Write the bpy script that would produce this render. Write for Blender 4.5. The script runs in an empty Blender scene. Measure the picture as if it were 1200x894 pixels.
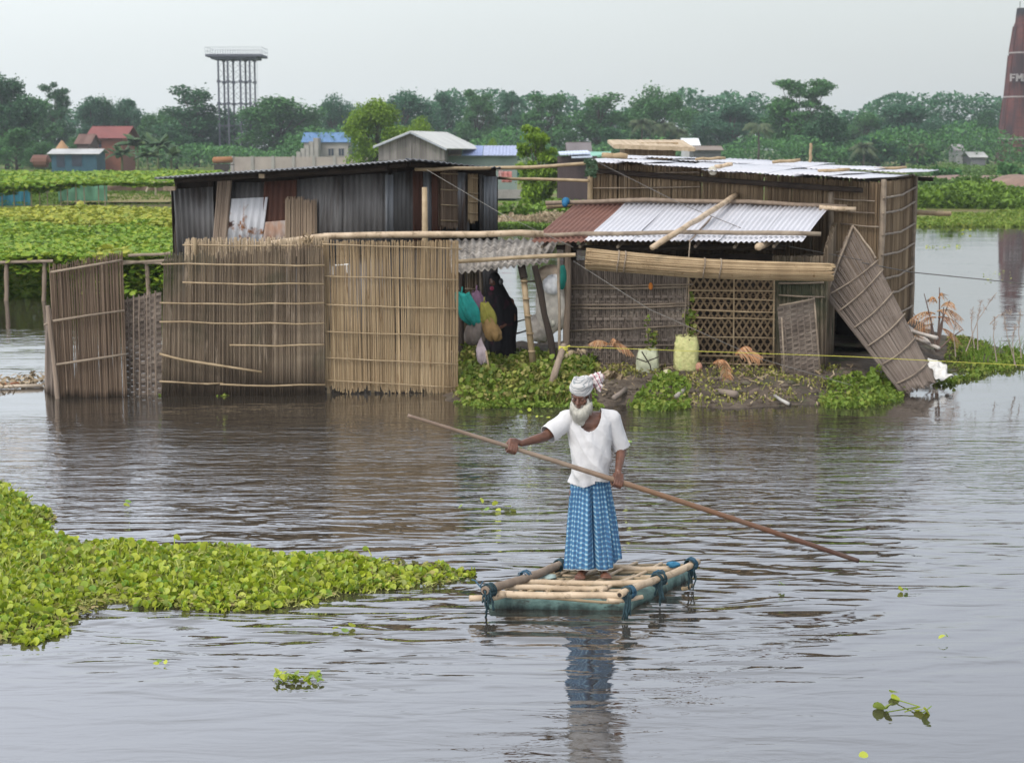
import bpy, bmesh, math, random
import numpy as np
from mathutils import Vector, Matrix
R = math.radians
random.seed(11)
rng = np.random.default_rng(11)
scene = bpy.context.scene
col = scene.collection

# ------------------------------------------------------------------ camera
FPX = 2000.0                       # focal length in photo pixels (photo is 1200 x 894)
CAM_H = 3.6
PITCH = math.atan(272.0 / FPX)
cam_d = bpy.data.cameras.new('camera')
cam = bpy.data.objects.new('camera', cam_d); col.objects.link(cam)
cam_d.sensor_fit = 'HORIZONTAL'; cam_d.sensor_width = 36.0
cam_d.lens = 36.0 * FPX / 1200.0
cam_d.clip_start = 0.1; cam_d.clip_end = 9000
cam.location = (0, 0, CAM_H)
cam.rotation_euler = (math.pi / 2 - PITCH, 0, 0)
cam_d.dof.use_dof = True; cam_d.dof.focus_distance = 14.2; cam_d.dof.aperture_fstop = 4.5
scene.camera = cam

# ------------------------------------------------------------------ sky, sun, exposure
SUN_EL, SUN_AZ = R(52), R(215)      # behind the camera, to its left
world = bpy.data.worlds.new('World'); scene.world = world; world.use_nodes = True
nt = world.node_tree; nt.nodes.clear()
wo = nt.nodes.new('ShaderNodeOutputWorld')
sky = nt.nodes.new('ShaderNodeTexSky'); sky.sky_type = 'NISHITA'; sky.sun_disc = False
sky.sun_elevation = SUN_EL; sky.sun_rotation = SUN_AZ; sky.air_density = 1.5; sky.dust_density = 4
b1 = nt.nodes.new('ShaderNodeBackground'); b1.inputs[1].default_value = 0.05
nt.links.new(sky.outputs[0], b1.inputs[0])
# overcast cloud deck: brightest in an added low band, duller to the right
tc = nt.nodes.new('ShaderNodeTexCoord')
sp = nt.nodes.new('ShaderNodeSeparateXYZ'); nt.links.new(tc.outputs['Generated'], sp.inputs[0])
def wmath(op, a, b=None, c=None):
    n = nt.nodes.new('ShaderNodeMath'); n.operation = op
    for i, v in enumerate((a, b, c)):
        if v is None: continue
        if isinstance(v, (int, float)): n.inputs[i].default_value = v
        else: nt.links.new(v, n.inputs[i])
    return n.outputs[0]
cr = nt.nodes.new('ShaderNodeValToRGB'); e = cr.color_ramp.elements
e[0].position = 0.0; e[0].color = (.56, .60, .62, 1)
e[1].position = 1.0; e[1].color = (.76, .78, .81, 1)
for p, c in ((.05, (.53, .57, .59, 1)), (.09, (.54, .575, .60, 1)), (.18, (.94, .98, 1.05, 1)), (.32, (1.14, 1.19, 1.31, 1)), (.46, (.95, .98, 1.04, 1)), (.6, (.78, .80, .83, 1))):  # bright band added above the view to lift the water's reflections
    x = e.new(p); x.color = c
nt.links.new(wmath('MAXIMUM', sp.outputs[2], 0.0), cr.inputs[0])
nz = nt.nodes.new('ShaderNodeTexNoise'); nz.inputs['Scale'].default_value = 2.2; nz.inputs['Detail'].default_value = 3
mp = nt.nodes.new('ShaderNodeMapping'); mp.inputs['Scale'].default_value = (1, 1, 3.5)
nt.links.new(tc.outputs['Generated'], mp.inputs[0]); nt.links.new(mp.outputs[0], nz.inputs[0])
side = wmath('MULTIPLY_ADD', sp.outputs[0], -0.62, 1.0)
cl = wmath('MULTIPLY_ADD', nz.outputs[0], 0.16, 0.92)
k = wmath('MULTIPLY', side, cl)
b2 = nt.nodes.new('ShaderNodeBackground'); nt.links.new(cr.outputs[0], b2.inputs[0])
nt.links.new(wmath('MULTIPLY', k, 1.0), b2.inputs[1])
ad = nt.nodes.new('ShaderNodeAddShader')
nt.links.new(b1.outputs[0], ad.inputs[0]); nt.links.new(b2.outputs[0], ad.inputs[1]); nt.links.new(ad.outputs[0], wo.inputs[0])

sun_d = bpy.data.lights.new('sun', 'SUN'); sun_d.energy = 1.3; sun_d.angle = R(14); sun_d.color = (1, .96, .9)
sun = bpy.data.objects.new('sun', sun_d); col.objects.link(sun)
sdir = Vector((math.sin(SUN_AZ) * math.cos(SUN_EL), math.cos(SUN_AZ) * math.cos(SUN_EL), math.sin(SUN_EL)))
sun.rotation_euler = sdir.to_track_quat('Z', 'Y').to_euler()
scene.view_settings.view_transform = 'Standard'; scene.view_settings.look = 'None'
scene.view_settings.gamma = 1; scene.view_settings.exposure = 0.28
scene.cycles.max_bounces = 8; scene.cycles.volume_bounces = 0
scene.cycles.use_denoising = True

# ------------------------------------------------------------------ helpers
CP, SP = math.cos(PITCH), math.sin(PITCH)
def ray(u, v):
    a = (u - 600.0) / FPX; b = (447.0 - v) / FPX
    return Vector((a, CP + b * SP, -SP + b * CP))
def at(u, v, Y):
    d = ray(u, v); return Vector((0, 0, CAM_H)) + d * (Y / d.y)
def gp(u, v, z=0.0):
    d = ray(u, v); return Vector((0, 0, CAM_H)) + d * ((z - CAM_H) / d.z)
def lerp(a, b, t): return a + (b - a) * t

WL = {}
def register(o, w): WL[o.name] = Vector(w)
def tag(o, label=None, cat=None, group=None, kind=None):
    if label: o['label'] = label
    if cat: o['category'] = cat
    if group: o['group'] = group
    if kind: o['kind'] = kind
    return o
def thing(name, loc, label, cat, group=None):
    o = bpy.data.objects.new(name, None); col.objects.link(o); o.location = loc; o.empty_display_size = .2
    register(o, loc); return tag(o, label, cat, group)

class MB:
    """collects pieces, builds ONE mesh object"""
    def __init__(s): s.V = []; s.F = []; s.n = 0; s.UV = None
    def add(s, V, F):
        V = np.asarray(V, float).reshape(-1, 3); s.V.append(V)
        b = s.n
        if isinstance(F, np.ndarray): s.F.extend((F + b).tolist())
        else: s.F.extend([[i + b for i in f] for f in F])
        s.n += len(V); return s
    def box(s, c, size, M=None):
        x, y, z = [q / 2 for q in size]
        V = np.array([[-x,-y,-z],[x,-y,-z],[x,y,-z],[-x,y,-z],[-x,-y,z],[x,-y,z],[x,y,z],[-x,y,z]])
        if M is not None: V = V @ np.array(M.to_3x3()).T
        V = V + np.array(c)
        return s.add(V, [[0,3,2,1],[4,5,6,7],[0,1,5,4],[1,2,6,5],[2,3,7,6],[3,0,4,7]])
    def bar(s, a, b, w, d=None, up=(0, 0, 1)):
        """box-section bar from a to b"""
        a, b = Vector(a), Vector(b); d = d or w
        z = (b - a); L = z.length; z.normalize()
        x = z.cross(Vector(up))
        if x.length < 1e-3: x = z.cross(Vector((0, 1, 0)))
        x.normalize(); y = z.cross(x)
        M = Matrix((x, y, z)).transposed()
        return s.box((a + b) / 2, (w, d, L), M)
    def tube(s, pts, radii, n=8, caps=True, squash=None):
        pts = [Vector(p) for p in pts]; m = len(pts)
        if isinstance(radii, (int, float)): radii = [radii] * m
        V = []; prev = None
        for i, p in enumerate(pts):
            t = (pts[min(i + 1, m - 1)] - pts[max(i - 1, 0)])
            if t.length < 1e-9: t = Vector((0, 0, 1))
            t.normalize()
            if prev is None:
                r = Vector((0, 0, 1)) if abs(t.z) < .9 else Vector((1, 0, 0))
                x = t.cross(r).normalized()
            else:
                x = (prev - t * prev.dot(t)).normalized()
            prev = x; y = t.cross(x)
            for j in range(n):
                a = 2 * math.pi * j / n
                V.append(p + (x * math.cos(a) + y * math.sin(a)) * radii[i])
        F = []
        for i in range(m - 1):
            for j in range(n):
                k = (j + 1) % n
                F.append([i * n + j, i * n + k, (i + 1) * n + k, (i + 1) * n + j])
        if caps:
            F.append(list(range(n))[::-1]); F.append([(m - 1) * n + j for j in range(n)])
        return s.add([tuple(v) for v in V], F)
    def ell(s, c, r, M=None, nu=14, nv=9):
        V = [(0, 0, -1)]; F = []
        for i in range(1, nv):
            ph = -math.pi / 2 + math.pi * i / nv
            for j in range(nu):
                a = 2 * math.pi * j / nu
                V.append((math.cos(ph) * math.cos(a), math.cos(ph) * math.sin(a), math.sin(ph)))
        V.append((0, 0, 1)); V = np.array(V) * np.array(r)
        if M is not None: V = V @ np.array(M.to_3x3()).T
        V = V + np.array(c)
        for j in range(nu): F.append([0, 1 + (j + 1) % nu, 1 + j])
        for i in range(nv - 2):
            for j in range(nu):
                k = (j + 1) % nu; a = 1 + i * nu
                F.append([a + j, a + k, a + nu + k, a + nu + j])
        T = len(V) - 1; a = 1 + (nv - 2) * nu
        for j in range(nu): F.append([a + j, a + (j + 1) % nu, T])
        return s.add(V, F)
    def sheet(s, P00, P10, P11, P01, nu, nv, fn=None, thick=0.0):
        """bilinear quad grid; fn(u,v)->offset along normal"""
        P = [np.array(p, float) for p in (P00, P10, P11, P01)]
        u = np.linspace(0, 1, nu + 1)[None, :, None]; v = np.linspace(0, 1, nv + 1)[:, None, None]
        G = P[0] * (1 - u) * (1 - v) + P[1] * u * (1 - v) + P[2] * u * v + P[3] * (1 - u) * v
        nrm = np.cross(P[1] - P[0], P[3] - P[0]); nrm /= np.linalg.norm(nrm)
        if fn is not None:
            G = G + fn(u[..., 0] + 0 * v[..., 0], v[..., 0] + 0 * u[..., 0])[..., None] * nrm
        G = G.reshape(-1, 3); w = nu + 1
        idx = np.array([[j * w + i, j * w + i + 1, (j + 1) * w + i + 1, (j + 1) * w + i] for j in range(nv) for i in range(nu)])
        if thick <= 0: return s.add(G, idx)
        n = len(G); V = np.vstack([G, G - nrm * thick])
        F = idx.tolist() + (idx[:, ::-1] + n).tolist()
        top = list(range(w)); rt = [j * w + nu for j in range(nv + 1)]
        bt = [nv * w + i for i in range(w)][::-1]; lf = [j * w for j in range(nv + 1)][::-1]
        for E in (top, rt, bt, lf):
            for a, b in zip(E[:-1], E[1:]): F.append([b, a, a + n, b + n])
        return s.add(V, F)
    def scatter(s, TV, TF, pos, Rm, sc):
        """template copied at pos with 3x3 rotations Rm and scale sc (N or Nx3)"""
        TV = np.asarray(TV, float); N = len(pos)
        sc = np.asarray(sc, float)
        if sc.ndim == 1: sc = sc[:, None].repeat(3, 1)
        V = TV[None] * sc[:, None, :]
        V = np.einsum('nij,nkj->nki', Rm, V) + np.asarray(pos)[:, None, :]
        k = len(TV); TF = [list(f) for f in TF]
        for f in TF:
            pass
        base = np.arange(N) * k
        for f in TF:
            A = base[:, None] + np.array(f)[None]
            s.F.extend((A + s.n).tolist())
        s.V.append(V.reshape(-1, 3)); s.n += N * k
        return s
    def build(s, name, mat, parent=None, loc=None, smooth=False, uv=None):
        V = np.vstack(s.V) if s.V else np.zeros((0, 3))
        base = WL[parent.name] if parent is not None else Vector(loc if loc is not None else (0, 0, 0))
        V = V - np.array(base)
        me = bpy.data.meshes.new(name); me.from_pydata(V.tolist(), [], s.F)
        if mat: me.materials.append(mat)
        if smooth: me.polygons.foreach_set('use_smooth', [True] * len(me.polygons))
        if uv is not None:
            l = me.uv_layers.new(name='UVMap'); vi = np.zeros(len(me.loops), int); me.loops.foreach_get('vertex_index', vi)
            l.data.foreach_set('uv', np.asarray(uv)[vi].ravel())
        me.update()
        o = bpy.data.objects.new(name, me); col.objects.link(o)
        if parent is not None: o.parent = parent
        else: o.location = base
        register(o, base); return o

def rotz_tilt(N, tilt_lo, tilt_hi, rg=rng):
    """N random rotations: leaf z axis tilted away from up by tilt, random azimuth + spin"""
    az = rg.uniform(0, 2 * np.pi, N); ti = rg.uniform(tilt_lo, tilt_hi, N); spn = rg.uniform(0, 2 * np.pi, N)
    def rz(a):
        c, s_ = np.cos(a), np.sin(a); o = np.zeros_like(a); l = np.ones_like(a)
        return np.stack([np.stack([c, -s_, o], -1), np.stack([s_, c, o], -1), np.stack([o, o, l], -1)], -2)
    c, s_ = np.cos(ti), np.sin(ti); o = np.zeros_like(c); l = np.ones_like(c)
    rx = np.stack([np.stack([l, o, o], -1), np.stack([o, c, -s_], -1), np.stack([o, s_, c], -1)], -2)
    return rz(az) @ rx @ rz(spn)

def inpoly(P, poly):
    x, y = P[:, 0], P[:, 1]; c = np.zeros(len(P), bool); n = len(poly)
    for i in range(n):
        x1, y1 = poly[i]; x2, y2 = poly[(i + 1) % n]
        m = ((y1 > y) != (y2 > y)) & (x < (x2 - x1) * (y - y1) / (y2 - y1 + 1e-12) + x1)
        c ^= m
    return c
def polydist(P, poly):
    d = np.full(len(P), 1e9); n = len(poly)
    for i in range(n):
        a = np.array(poly[i]); b = np.array(poly[(i + 1) % n]); ab = b - a
        t = np.clip(((P - a) @ ab) / (ab @ ab), 0, 1)
        d = np.minimum(d, np.linalg.norm(P - (a + t[:, None] * ab), axis=1))
    return np.where(inpoly(P, poly), d, -d)
def vnoise(x, y, seed=0):
    """cheap smooth value noise"""
    r = np.random.default_rng(seed); T = r.random((64, 64))
    xi = np.floor(x).astype(int); yi = np.floor(y).astype(int); fx = x - xi; fy = y - yi
    fx = fx * fx * (3 - 2 * fx); fy = fy * fy * (3 - 2 * fy)
    g = lambda i, j: T[i % 64, j % 64]
    return (g(xi, yi) * (1 - fx) + g(xi + 1, yi) * fx) * (1 - fy) + (g(xi, yi + 1) * (1 - fx) + g(xi + 1, yi + 1) * fx) * fy
def fbm(x, y, seed=0, o=4):
    s = 0; a = .5
    for i in range(o): s = s + a * vnoise(x * 2 ** i, y * 2 ** i, seed + i); a *= .5
    return s

# ------------------------------------------------------------------ materials
def _nodes(name):
    m = bpy.data.materials.new(name); m.use_nodes = True
    t = m.node_tree; b = t.nodes['Principled BSDF']; return m, t, b
def ramp(t, cols, pos=None):
    r = t.nodes.new('ShaderNodeValToRGB'); el = r.color_ramp.elements; n = len(cols)
    pos = pos or [i / max(1, n - 1) for i in range(n)]
    el[0].position = pos[0]; el[0].color = (*cols[0], 1); el[1].position = pos[-1]; el[1].color = (*cols[-1], 1)
    for p, c in list(zip(pos, cols))[1:-1]:
        x = el.new(p); x.color = (*c, 1)
    return r
def mth(t, op, a, b=None, c=None, clamp=False):
    n = t.nodes.new('ShaderNodeMath'); n.operation = op; n.use_clamp = clamp
    for i, v in enumerate((a, b, c)):
        if v is None: continue
        if isinstance(v, (int, float)): n.inputs[i].default_value = v
        else: t.links.new(v, n.inputs[i])
    return n.outputs[0]
def mrange(t, v, a, b, c=0., d=1., smooth=False):
    n = t.nodes.new('ShaderNodeMapRange'); n.inputs[1].default_value = a; n.inputs[2].default_value = b
    n.inputs[3].default_value = c; n.inputs[4].default_value = d; t.links.new(v, n.inputs[0])
    if smooth: n.interpolation_type = 'SMOOTHSTEP'
    return n.outputs[0]
def noise(t, vec, scale, detail=3, rough=.55, dist=0, sc=None):
    if sc is not None:
        mpn = t.nodes.new('ShaderNodeMapping'); mpn.inputs['Scale'].default_value = sc; t.links.new(vec, mpn.inputs[0]); vec = mpn.outputs[0]
    n = t.nodes.new('ShaderNodeTexNoise'); n.inputs['Scale'].default_value = scale; n.inputs['Detail'].default_value = detail
    n.inputs['Roughness'].default_value = rough; n.inputs['Distortion'].default_value = dist; t.links.new(vec, n.inputs[0])
    return n.outputs[0]
def mixc(t, f, a, b):
    n = t.nodes.new('ShaderNodeMix'); n.data_type = 'RGBA'
    for i, v in ((0, f), (6, a), (7, b)):
        if isinstance(v, (int, float)): n.inputs[i].default_value = v
        elif isinstance(v, tuple): n.inputs[i].default_value = (*v, 1)
        else: t.links.new(v, n.inputs[i])
    return n.outputs[2]

def mat(name, cols, rough=.85, sc=(3, 3, 3), detail=4, island=.5, bump=0., bsc=None, metal=0., spec=.3,
        stains=(), wet=None, transl=0., coord='Object'):
    """fac = island random + noise -> ramp; stains: (colour, scale vec, threshold, width); wet: (colour, z0, z1)"""
    m, t, b = _nodes(name)
    tcn = t.nodes.new('ShaderNodeTexCoord'); vec = tcn.outputs[coord]
    n1 = mrange(t, noise(t, vec, 1.0, detail, sc=sc), .28, .72)
    geo = t.nodes.new('ShaderNodeNewGeometry')
    f = mth(t, 'ADD', mth(t, 'MULTIPLY', n1, 1 - island), mth(t, 'MULTIPLY', geo.outputs['Random Per Island'], island))
    c = ramp(t, cols); t.links.new(f, c.inputs[0]); c = c.outputs[0]
    for i, (sc_col, ssc, th, wd) in enumerate(stains):
        s = noise(t, vec, 1.0, 5, .6, .4, sc=ssc)
        c = mixc(t, mrange(t, s, th - wd, th + wd), c, sc_col)
    if wet:
        pz = t.nodes.new('ShaderNodeSeparateXYZ'); t.links.new(geo.outputs['Position'], pz.inputs[0])
        zz = mth(t, 'ADD', pz.outputs[2], mth(t, 'MULTIPLY', noise(t, vec, 1.0, 4, sc=(6, 6, 1.2)), .35))
        c = mixc(t, mrange(t, zz, wet[1] + .17, wet[2] + .17, 1, 0), c, wet[0])
    t.links.new(c, b.inputs['Base Color'])
    b.inputs['Roughness'].default_value = rough; b.inputs['Metallic'].default_value = metal
    b.inputs['Specular IOR Level'].default_value = spec
    if bump:
        bn = t.nodes.new('ShaderNodeBump'); bn.inputs['Strength'].default_value = 1; bn.inputs['Distance'].default_value = bump
        t.links.new(noise(t, vec, 1.0, 4, sc=bsc or sc), bn.inputs['Height']); t.links.new(bn.outputs[0], b.inputs['Normal'])
    if transl:
        tr = t.nodes.new('ShaderNodeBsdfTranslucent'); t.links.new(c, tr.inputs[0])
        mx = t.nodes.new('ShaderNodeMixShader'); mx.inputs[0].default_value = transl
        out = t.nodes['Material Output']
        t.links.new(b.outputs[0], mx.inputs[1]); t.links.new(tr.outputs[0], mx.inputs[2]); t.links.new(mx.outputs[0], out.inputs[0])
    return m

WET = (.028, .02, .013)
MT = {}
MT['reed_dark'] = mat('reed_dark', [(.055, .04, .027), (.17, .128, .088), (.30, .24, .17)], sc=(2, 2, .7), island=.55,
                      stains=[((.055, .06, .035), (.8, .8, .8), .6, .08), ((.34, .27, .2), (7, 7, 1.1), .66, .05)], wet=(WET, .05, .55), bump=.004, bsc=(60, 60, 6))
MT['reed_brown'] = mat('reed_brown', [(.07, .048, .033), (.17, .12, .083), (.28, .21, .15)], sc=(2, 2, .7), island=.55, wet=(WET, .0, .12), bump=.004, bsc=(60, 60, 6))
MT['reed_tan'] = mat('reed_tan', [(.16, .108, .058), (.33, .24, .14), (.48, .37, .23)], sc=(3, 3, .8), island=.55,
                     stains=[((.16, .09, .04), (14, 14, 2.2), .66, .05)], bump=.004, bsc=(60, 60, 6))
MT['reed_straw'] = mat('reed_straw', [(.33, .25, .16), (.55, .44, .31)], sc=(3, 3, .8), island=.6)
MT['reed_hut'] = mat('reed_hut', [(.085, .056, .034), (.21, .15, .092), (.34, .255, .16)], sc=(1.5, 1.5, .6), island=.5, wet=(WET, .1, .45),
                     stains=[((.3, .23, .15), (1.2, 1.2, 1.5), .68, .05)])
MT['reed_grey'] = mat('reed_grey', [(.10, .077, .062), (.185, .15, .125), (.26, .215, .18)], sc=(3, 3, 1), island=.55, wet=(WET, .0, .15))
MT['plait'] = mat('plait', [(.07, .054, .044), (.165, .132, .108), (.28, .235, .19)], sc=(4, 4, 2), island=.5)
MT['lattice'] = mat('lattice', [(.13, .09, .052), (.24, .17, .10)], sc=(4, 4, 4), island=.6)
MT['bamboo'] = mat('bamboo', [(.2, .145, .08), (.31, .23, .135), (.42, .32, .2)], rough=.55, sc=(5, 5, 5), island=.2, spec=.4,
                   stains=[((.2, .14, .08), (9, 9, 9), .68, .05)])
MT['bamboo_old'] = mat('bamboo_old', [(.13, .10, .075), (.24, .19, .14), (.33, .27, .2)], rough=.7, sc=(6, 6, 6), island=.2)
MT['bamboo_pale'] = mat('bamboo_pale', [(.24, .17, .105), (.46, .35, .235), (.6, .48, .35)], rough=.5, sc=(6, 6, 6), island=.35, spec=.4,
                        stains=[((.2, .14, .085), (14, 14, 14), .62, .08)])
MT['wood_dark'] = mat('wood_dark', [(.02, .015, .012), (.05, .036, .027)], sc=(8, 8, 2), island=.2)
MT['wood_grey'] = mat('wood_grey', [(.16, .12, .09), (.30, .235, .18)], sc=(10, 10, 1.5), island=.2, bump=.01)
MT['tin_dark'] = mat('tin_dark', [(.055, .053, .052), (.125, .12, .118), (.19, .185, .18)], rough=.55, metal=.35, sc=(1.5, 1.5, .5), island=.0,
                     stains=[((.045, .033, .026), (2, 2, .6), .6, .08)])
MT['tin_grey'] = mat('tin_grey', [(.13, .135, .145), (.24, .25, .265)], rough=.5, metal=.35, sc=(2, 2, .6), island=.0, stains=[((.12, .085, .065), (2, 2, .5), .62, .06)])
MT['tin_rust'] = mat('tin_rust', [(.055, .024, .017), (.10, .045, .03)], rough=.85, sc=(4, 4, 1), island=0, stains=[((.16, .07, .035), (6, 6, 2), .66, .05)])
MT['tin_patch'] = mat('tin_patch', [(.42, .43, .45), (.6, .6, .62)], rough=.6, metal=.1, sc=(3, 3, 1), island=0,
                      stains=[((.22, .10, .045), (2.2, 2.2, 2.2), .57, .03), ((.05, .022, .016), (3, 3, 3), .64, .02)])
MT['tin_white'] = mat('tin_white', [(.46, .46, .49), (.60, .60, .635)], rough=.5, metal=.0, sc=(1.2, 1.2, 1.2), island=.35, spec=.5,
                      stains=[((.3, .27, .25), (2, 2, 7), .70, .06)])
MT['tin_redbrown'] = mat('tin_redbrown', [(.14, .065, .048), (.20, .095, .07)], rough=.75, sc=(2, 2, 2), island=0, stains=[((.08, .04, .03), (3, 3, 3), .68, .05)])
MT['asbestos'] = mat('asbestos', [(.13, .115, .1), (.27, .245, .215), (.4, .37, .33)], rough=.95, sc=(5, 5, 5), island=0, stains=[((.06, .055, .05), (7, 7, 2), .6, .08)])
MT['mud'] = mat('mud', [(.045, .034, .025), (.09, .07, .052), (.15, .12, .09)], rough=.8, sc=(3, 3, 3), detail=8, island=0, bump=.06, bsc=(9, 9, 9), coord='Object',
                stains=[((.06, .075, .03), (1.2, 1.2, 1.2), .62, .06)])
LF = lambda name, cols, tr=.25, isl=.8, rough=.6, sc=(1.2, 1.2, 1.2), spec=.3: mat(name, cols, rough=rough, sc=sc, island=isl, transl=tr, spec=spec)
MT['leaf_hyacinth'] = LF('leaf_hyacinth', [(.06, .11, .01), (.24, .31, .018), (.36, .45, .03), (.50, .54, .07), (.18, .33, .04), (.36, .26, .09)], .35, rough=.45, isl=.85, sc=(1.5, 1.5, 1.5), spec=.45)
MT['leaf_low'] = LF('leaf_low', [(.06, .06, .015), (.17, .18, .03), (.28, .28, .06), (.30, .21, .11)], .1, isl=.85)
MT['leaf_bank'] = LF('leaf_bank', [(.045, .075, .014), (.11, .17, .022), (.18, .25, .03), (.28, .26, .08), (.09, .17, .03)], .25, isl=.75)
MT['leaf_fresh'] = LF('leaf_fresh', [(.085, .14, .018), (.14, .22, .028), (.2, .28, .04), (.26, .27, .06)], .3)
MT['vine_green'] = LF('vine_green', [(.06, .12, .012), (.12, .22, .02), (.19, .32, .03), (.33, .40, .045), (.12, .27, .035)], .25, isl=.6, sc=(.7, .7, .7))
MT['vine_yellow'] = LF('vine_yellow', [(.12, .19, .025), (.26, .31, .04), (.42, .42, .06), (.16, .26, .03)], .25, isl=.6, sc=(.4, .4, .4))
MT['tree_a'] = LF('tree_a', [(.022, .072, .034), (.045, .135, .05), (.09, .22, .06)], .25, isl=.5, sc=(.25, .25, .25))
MT['tree_b'] = LF('tree_b', [(.035, .11, .04), (.07, .19, .052), (.125, .29, .06)], .25, isl=.5, sc=(.25, .25, .25))
MT['tree_c'] = LF('tree_c', [(.032, .10, .06), (.058, .165, .08), (.095, .23, .09)], .25, isl=.5, sc=(.25, .25, .25))
MT['tree_bright'] = LF('tree_bright', [(.09, .17, .018), (.18, .29, .025), (.27, .40, .035)], .25, isl=.6, sc=(.6, .6, .6))
MT['palm_leaf'] = LF('palm_leaf', [(.04, .07, .03), (.07, .11, .045), (.12, .13, .06)], .1, isl=.8)
MT['banana_leaf'] = LF('banana_leaf', [(.03, .07, .025), (.05, .105, .035), (.11, .17, .055)], .25, isl=.8)
MT['bush_green'] = LF('bush_green', [(.06, .11, .015), (.12, .21, .022), (.19, .30, .03)], .2, isl=.6, sc=(.3, .3, .3))
MT['crop_green'] = LF('crop_green', [(.06, .11, .025), (.09, .17, .035), (.13, .22, .045)], .2, isl=.7, sc=(.1, .1, .1))
MT['dry_leaf'] = LF('dry_leaf', [(.22, .09, .035), (.42, .2, .09), (.5, .32, .18), (.33, .24, .16)], .15, isl=.7)
MT['dry_grass'] = LF('dry_grass', [(.2, .14, .08), (.36, .28, .18), (.45, .37, .25)], .1)
MT['bark'] = mat('bark', [(.05, .04, .03), (.12, .1, .08)], sc=(3, 3, .6), island=0)
def plain(name, c, rough=.7, metal=0, spec=.3, var=.18, sc=(5, 5, 5), transl=0, bump=0, bsc=None):
    return mat(name, [tuple(q * (1 - var) for q in c), tuple(min(1, q * (1 + var)) for q in c)], rough=rough, metal=metal, spec=spec, island=.15, sc=sc, transl=transl, bump=bump, bsc=bsc)
# ------------------------------------------------------------------ water
def water_material():
    m, t, b = _nodes('flood_water'); t.nodes.remove(b); out = t.nodes['Material Output']
    geo = t.nodes.new('ShaderNodeNewGeometry'); P = geo.outputs['Position']
    s = t.nodes.new('ShaderNodeSeparateXYZ'); t.links.new(P, s.inputs[0]); X, Y = s.outputs[0], s.outputs[1]
    # long low ripples running across, then chop where wind and wake disturb the surface
    n1 = noise(t, P, 1.0, 2, .5, 1.1, sc=(1.0, 2.6, 1))
    n1b = noise(t, P, 1.0, 1, .4, 1.1, sc=(.55, 4.4, 1))
    n2 = noise(t, P, 1.0, 3, .6, .8, sc=(2.6, 7.5, 1))
    n3 = noise(t, P, 1.0, 2, .5, .3, sc=(.35, 1.0, 1))
    calm = mrange(t, Y, 9.6, 14.5, .16, 1.0, True)
    far = mrange(t, Y, 26, 60, 1.0, .5, True)
    patch = mrange(t, noise(t, P, 1.0, 2, sc=(.16, .3, 1)), .36, .6, .4, 1.15)
    right = mrange(t, mth(t, 'DIVIDE', X, Y), .17, .25, 1.0, .55, True)
    left = mrange(t, mth(t, 'ADD', X, mth(t, 'MULTIPLY', Y, .0)), -5.5, -3.5, .75, 1.0, True)
    chop = mth(t, 'MULTIPLY', mrange(t, Y, 15.5, 19.0, .12, 1.0, True), mrange(t, Y, 21.2, 23.6, 1.0, .06, True))
    # rings spreading from the raft
    dx = mth(t, 'MULTIPLY', mth(t, 'SUBTRACT', X, .7), .45); dy = mth(t, 'SUBTRACT', Y, 13.7)
    rr = mth(t, 'SQRT', mth(t, 'ADD', mth(t, 'MULTIPLY', dx, dx), mth(t, 'MULTIPLY', dy, dy)))
    ph = mth(t, 'ADD', mth(t, 'MULTIPLY', rr, 21.0), mth(t, 'MULTIPLY', noise(t, P, 1.0, 2, sc=(.8, .9, 1)), 9.0))
    ring = mth(t, 'MULTIPLY', mth(t, 'SINE', ph), mth(t, 'MULTIPLY', mrange(t, rr, .3, 4.6, .0034, 0.0, True), mrange(t, Y, 10.0, 12.6, .12, 1.0, True)))
    calm = mth(t, 'MULTIPLY', calm, mrange(t, Y, 20.0, 23.8, 1.0, .14, True))
    h = mth(t, 'MULTIPLY', mth(t, 'ADD', mth(t, 'MULTIPLY', n1, .048), mth(t, 'MULTIPLY', n1b, .020)), mth(t, 'MULTIPLY', calm, patch))
    h = mth(t, 'ADD', h, mth(t, 'MULTIPLY', mth(t, 'MULTIPLY', n2, .030), mth(t, 'MULTIPLY', chop, patch)))
    h = mth(t, 'ADD', h, mth(t, 'MULTIPLY', n3, .010))
    h = mth(t, 'MULTIPLY', h, mth(t, 'MULTIPLY', far, right))
    h = mth(t, 'ADD', h, ring)
    bn = t.nodes.new('ShaderNodeBump'); bn.inputs['Strength'].default_value = 1; bn.inputs['Distance'].default_value = 1
    t.links.new(h, bn.inputs['Height'])
    d = t.nodes.new('ShaderNodeBsdfDiffuse')
    t.links.new(mixc(t, noise(t, P, 1.0, 3, sc=(.3, .3, 1)), (.030, .025, .019), (.046, .038, .029)), d.inputs[0])
    g = t.nodes.new('ShaderNodeBsdfGlossy'); g.inputs['Roughness'].default_value = .02; g.inputs[0].default_value = (.97, .98, 1, 1)
    t.links.new(bn.outputs[0], g.inputs['Normal'])
    fr = t.nodes.new('ShaderNodeFresnel'); fr.inputs['IOR'].default_value = 1.42; t.links.new(bn.outputs[0], fr.inputs['Normal'])
    mx = t.nodes.new('ShaderNodeMixShader')
    t.links.new(mrange(t, fr.outputs[0], .0, 1., .13, 1.0), mx.inputs[0])
    t.links.new(d.outputs[0], mx.inputs[1]); t.links.new(g.outputs[0], mx.inputs[2]); t.links.new(mx.outputs[0], out.inputs[0])
    return m
w = MB(); w.sheet((-260, -30, 0), (260, -30, 0), (260, 150, 0), (-260, 150, 0), 1, 1)
tag(w.build('water', water_material()), kind='structure')

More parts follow.
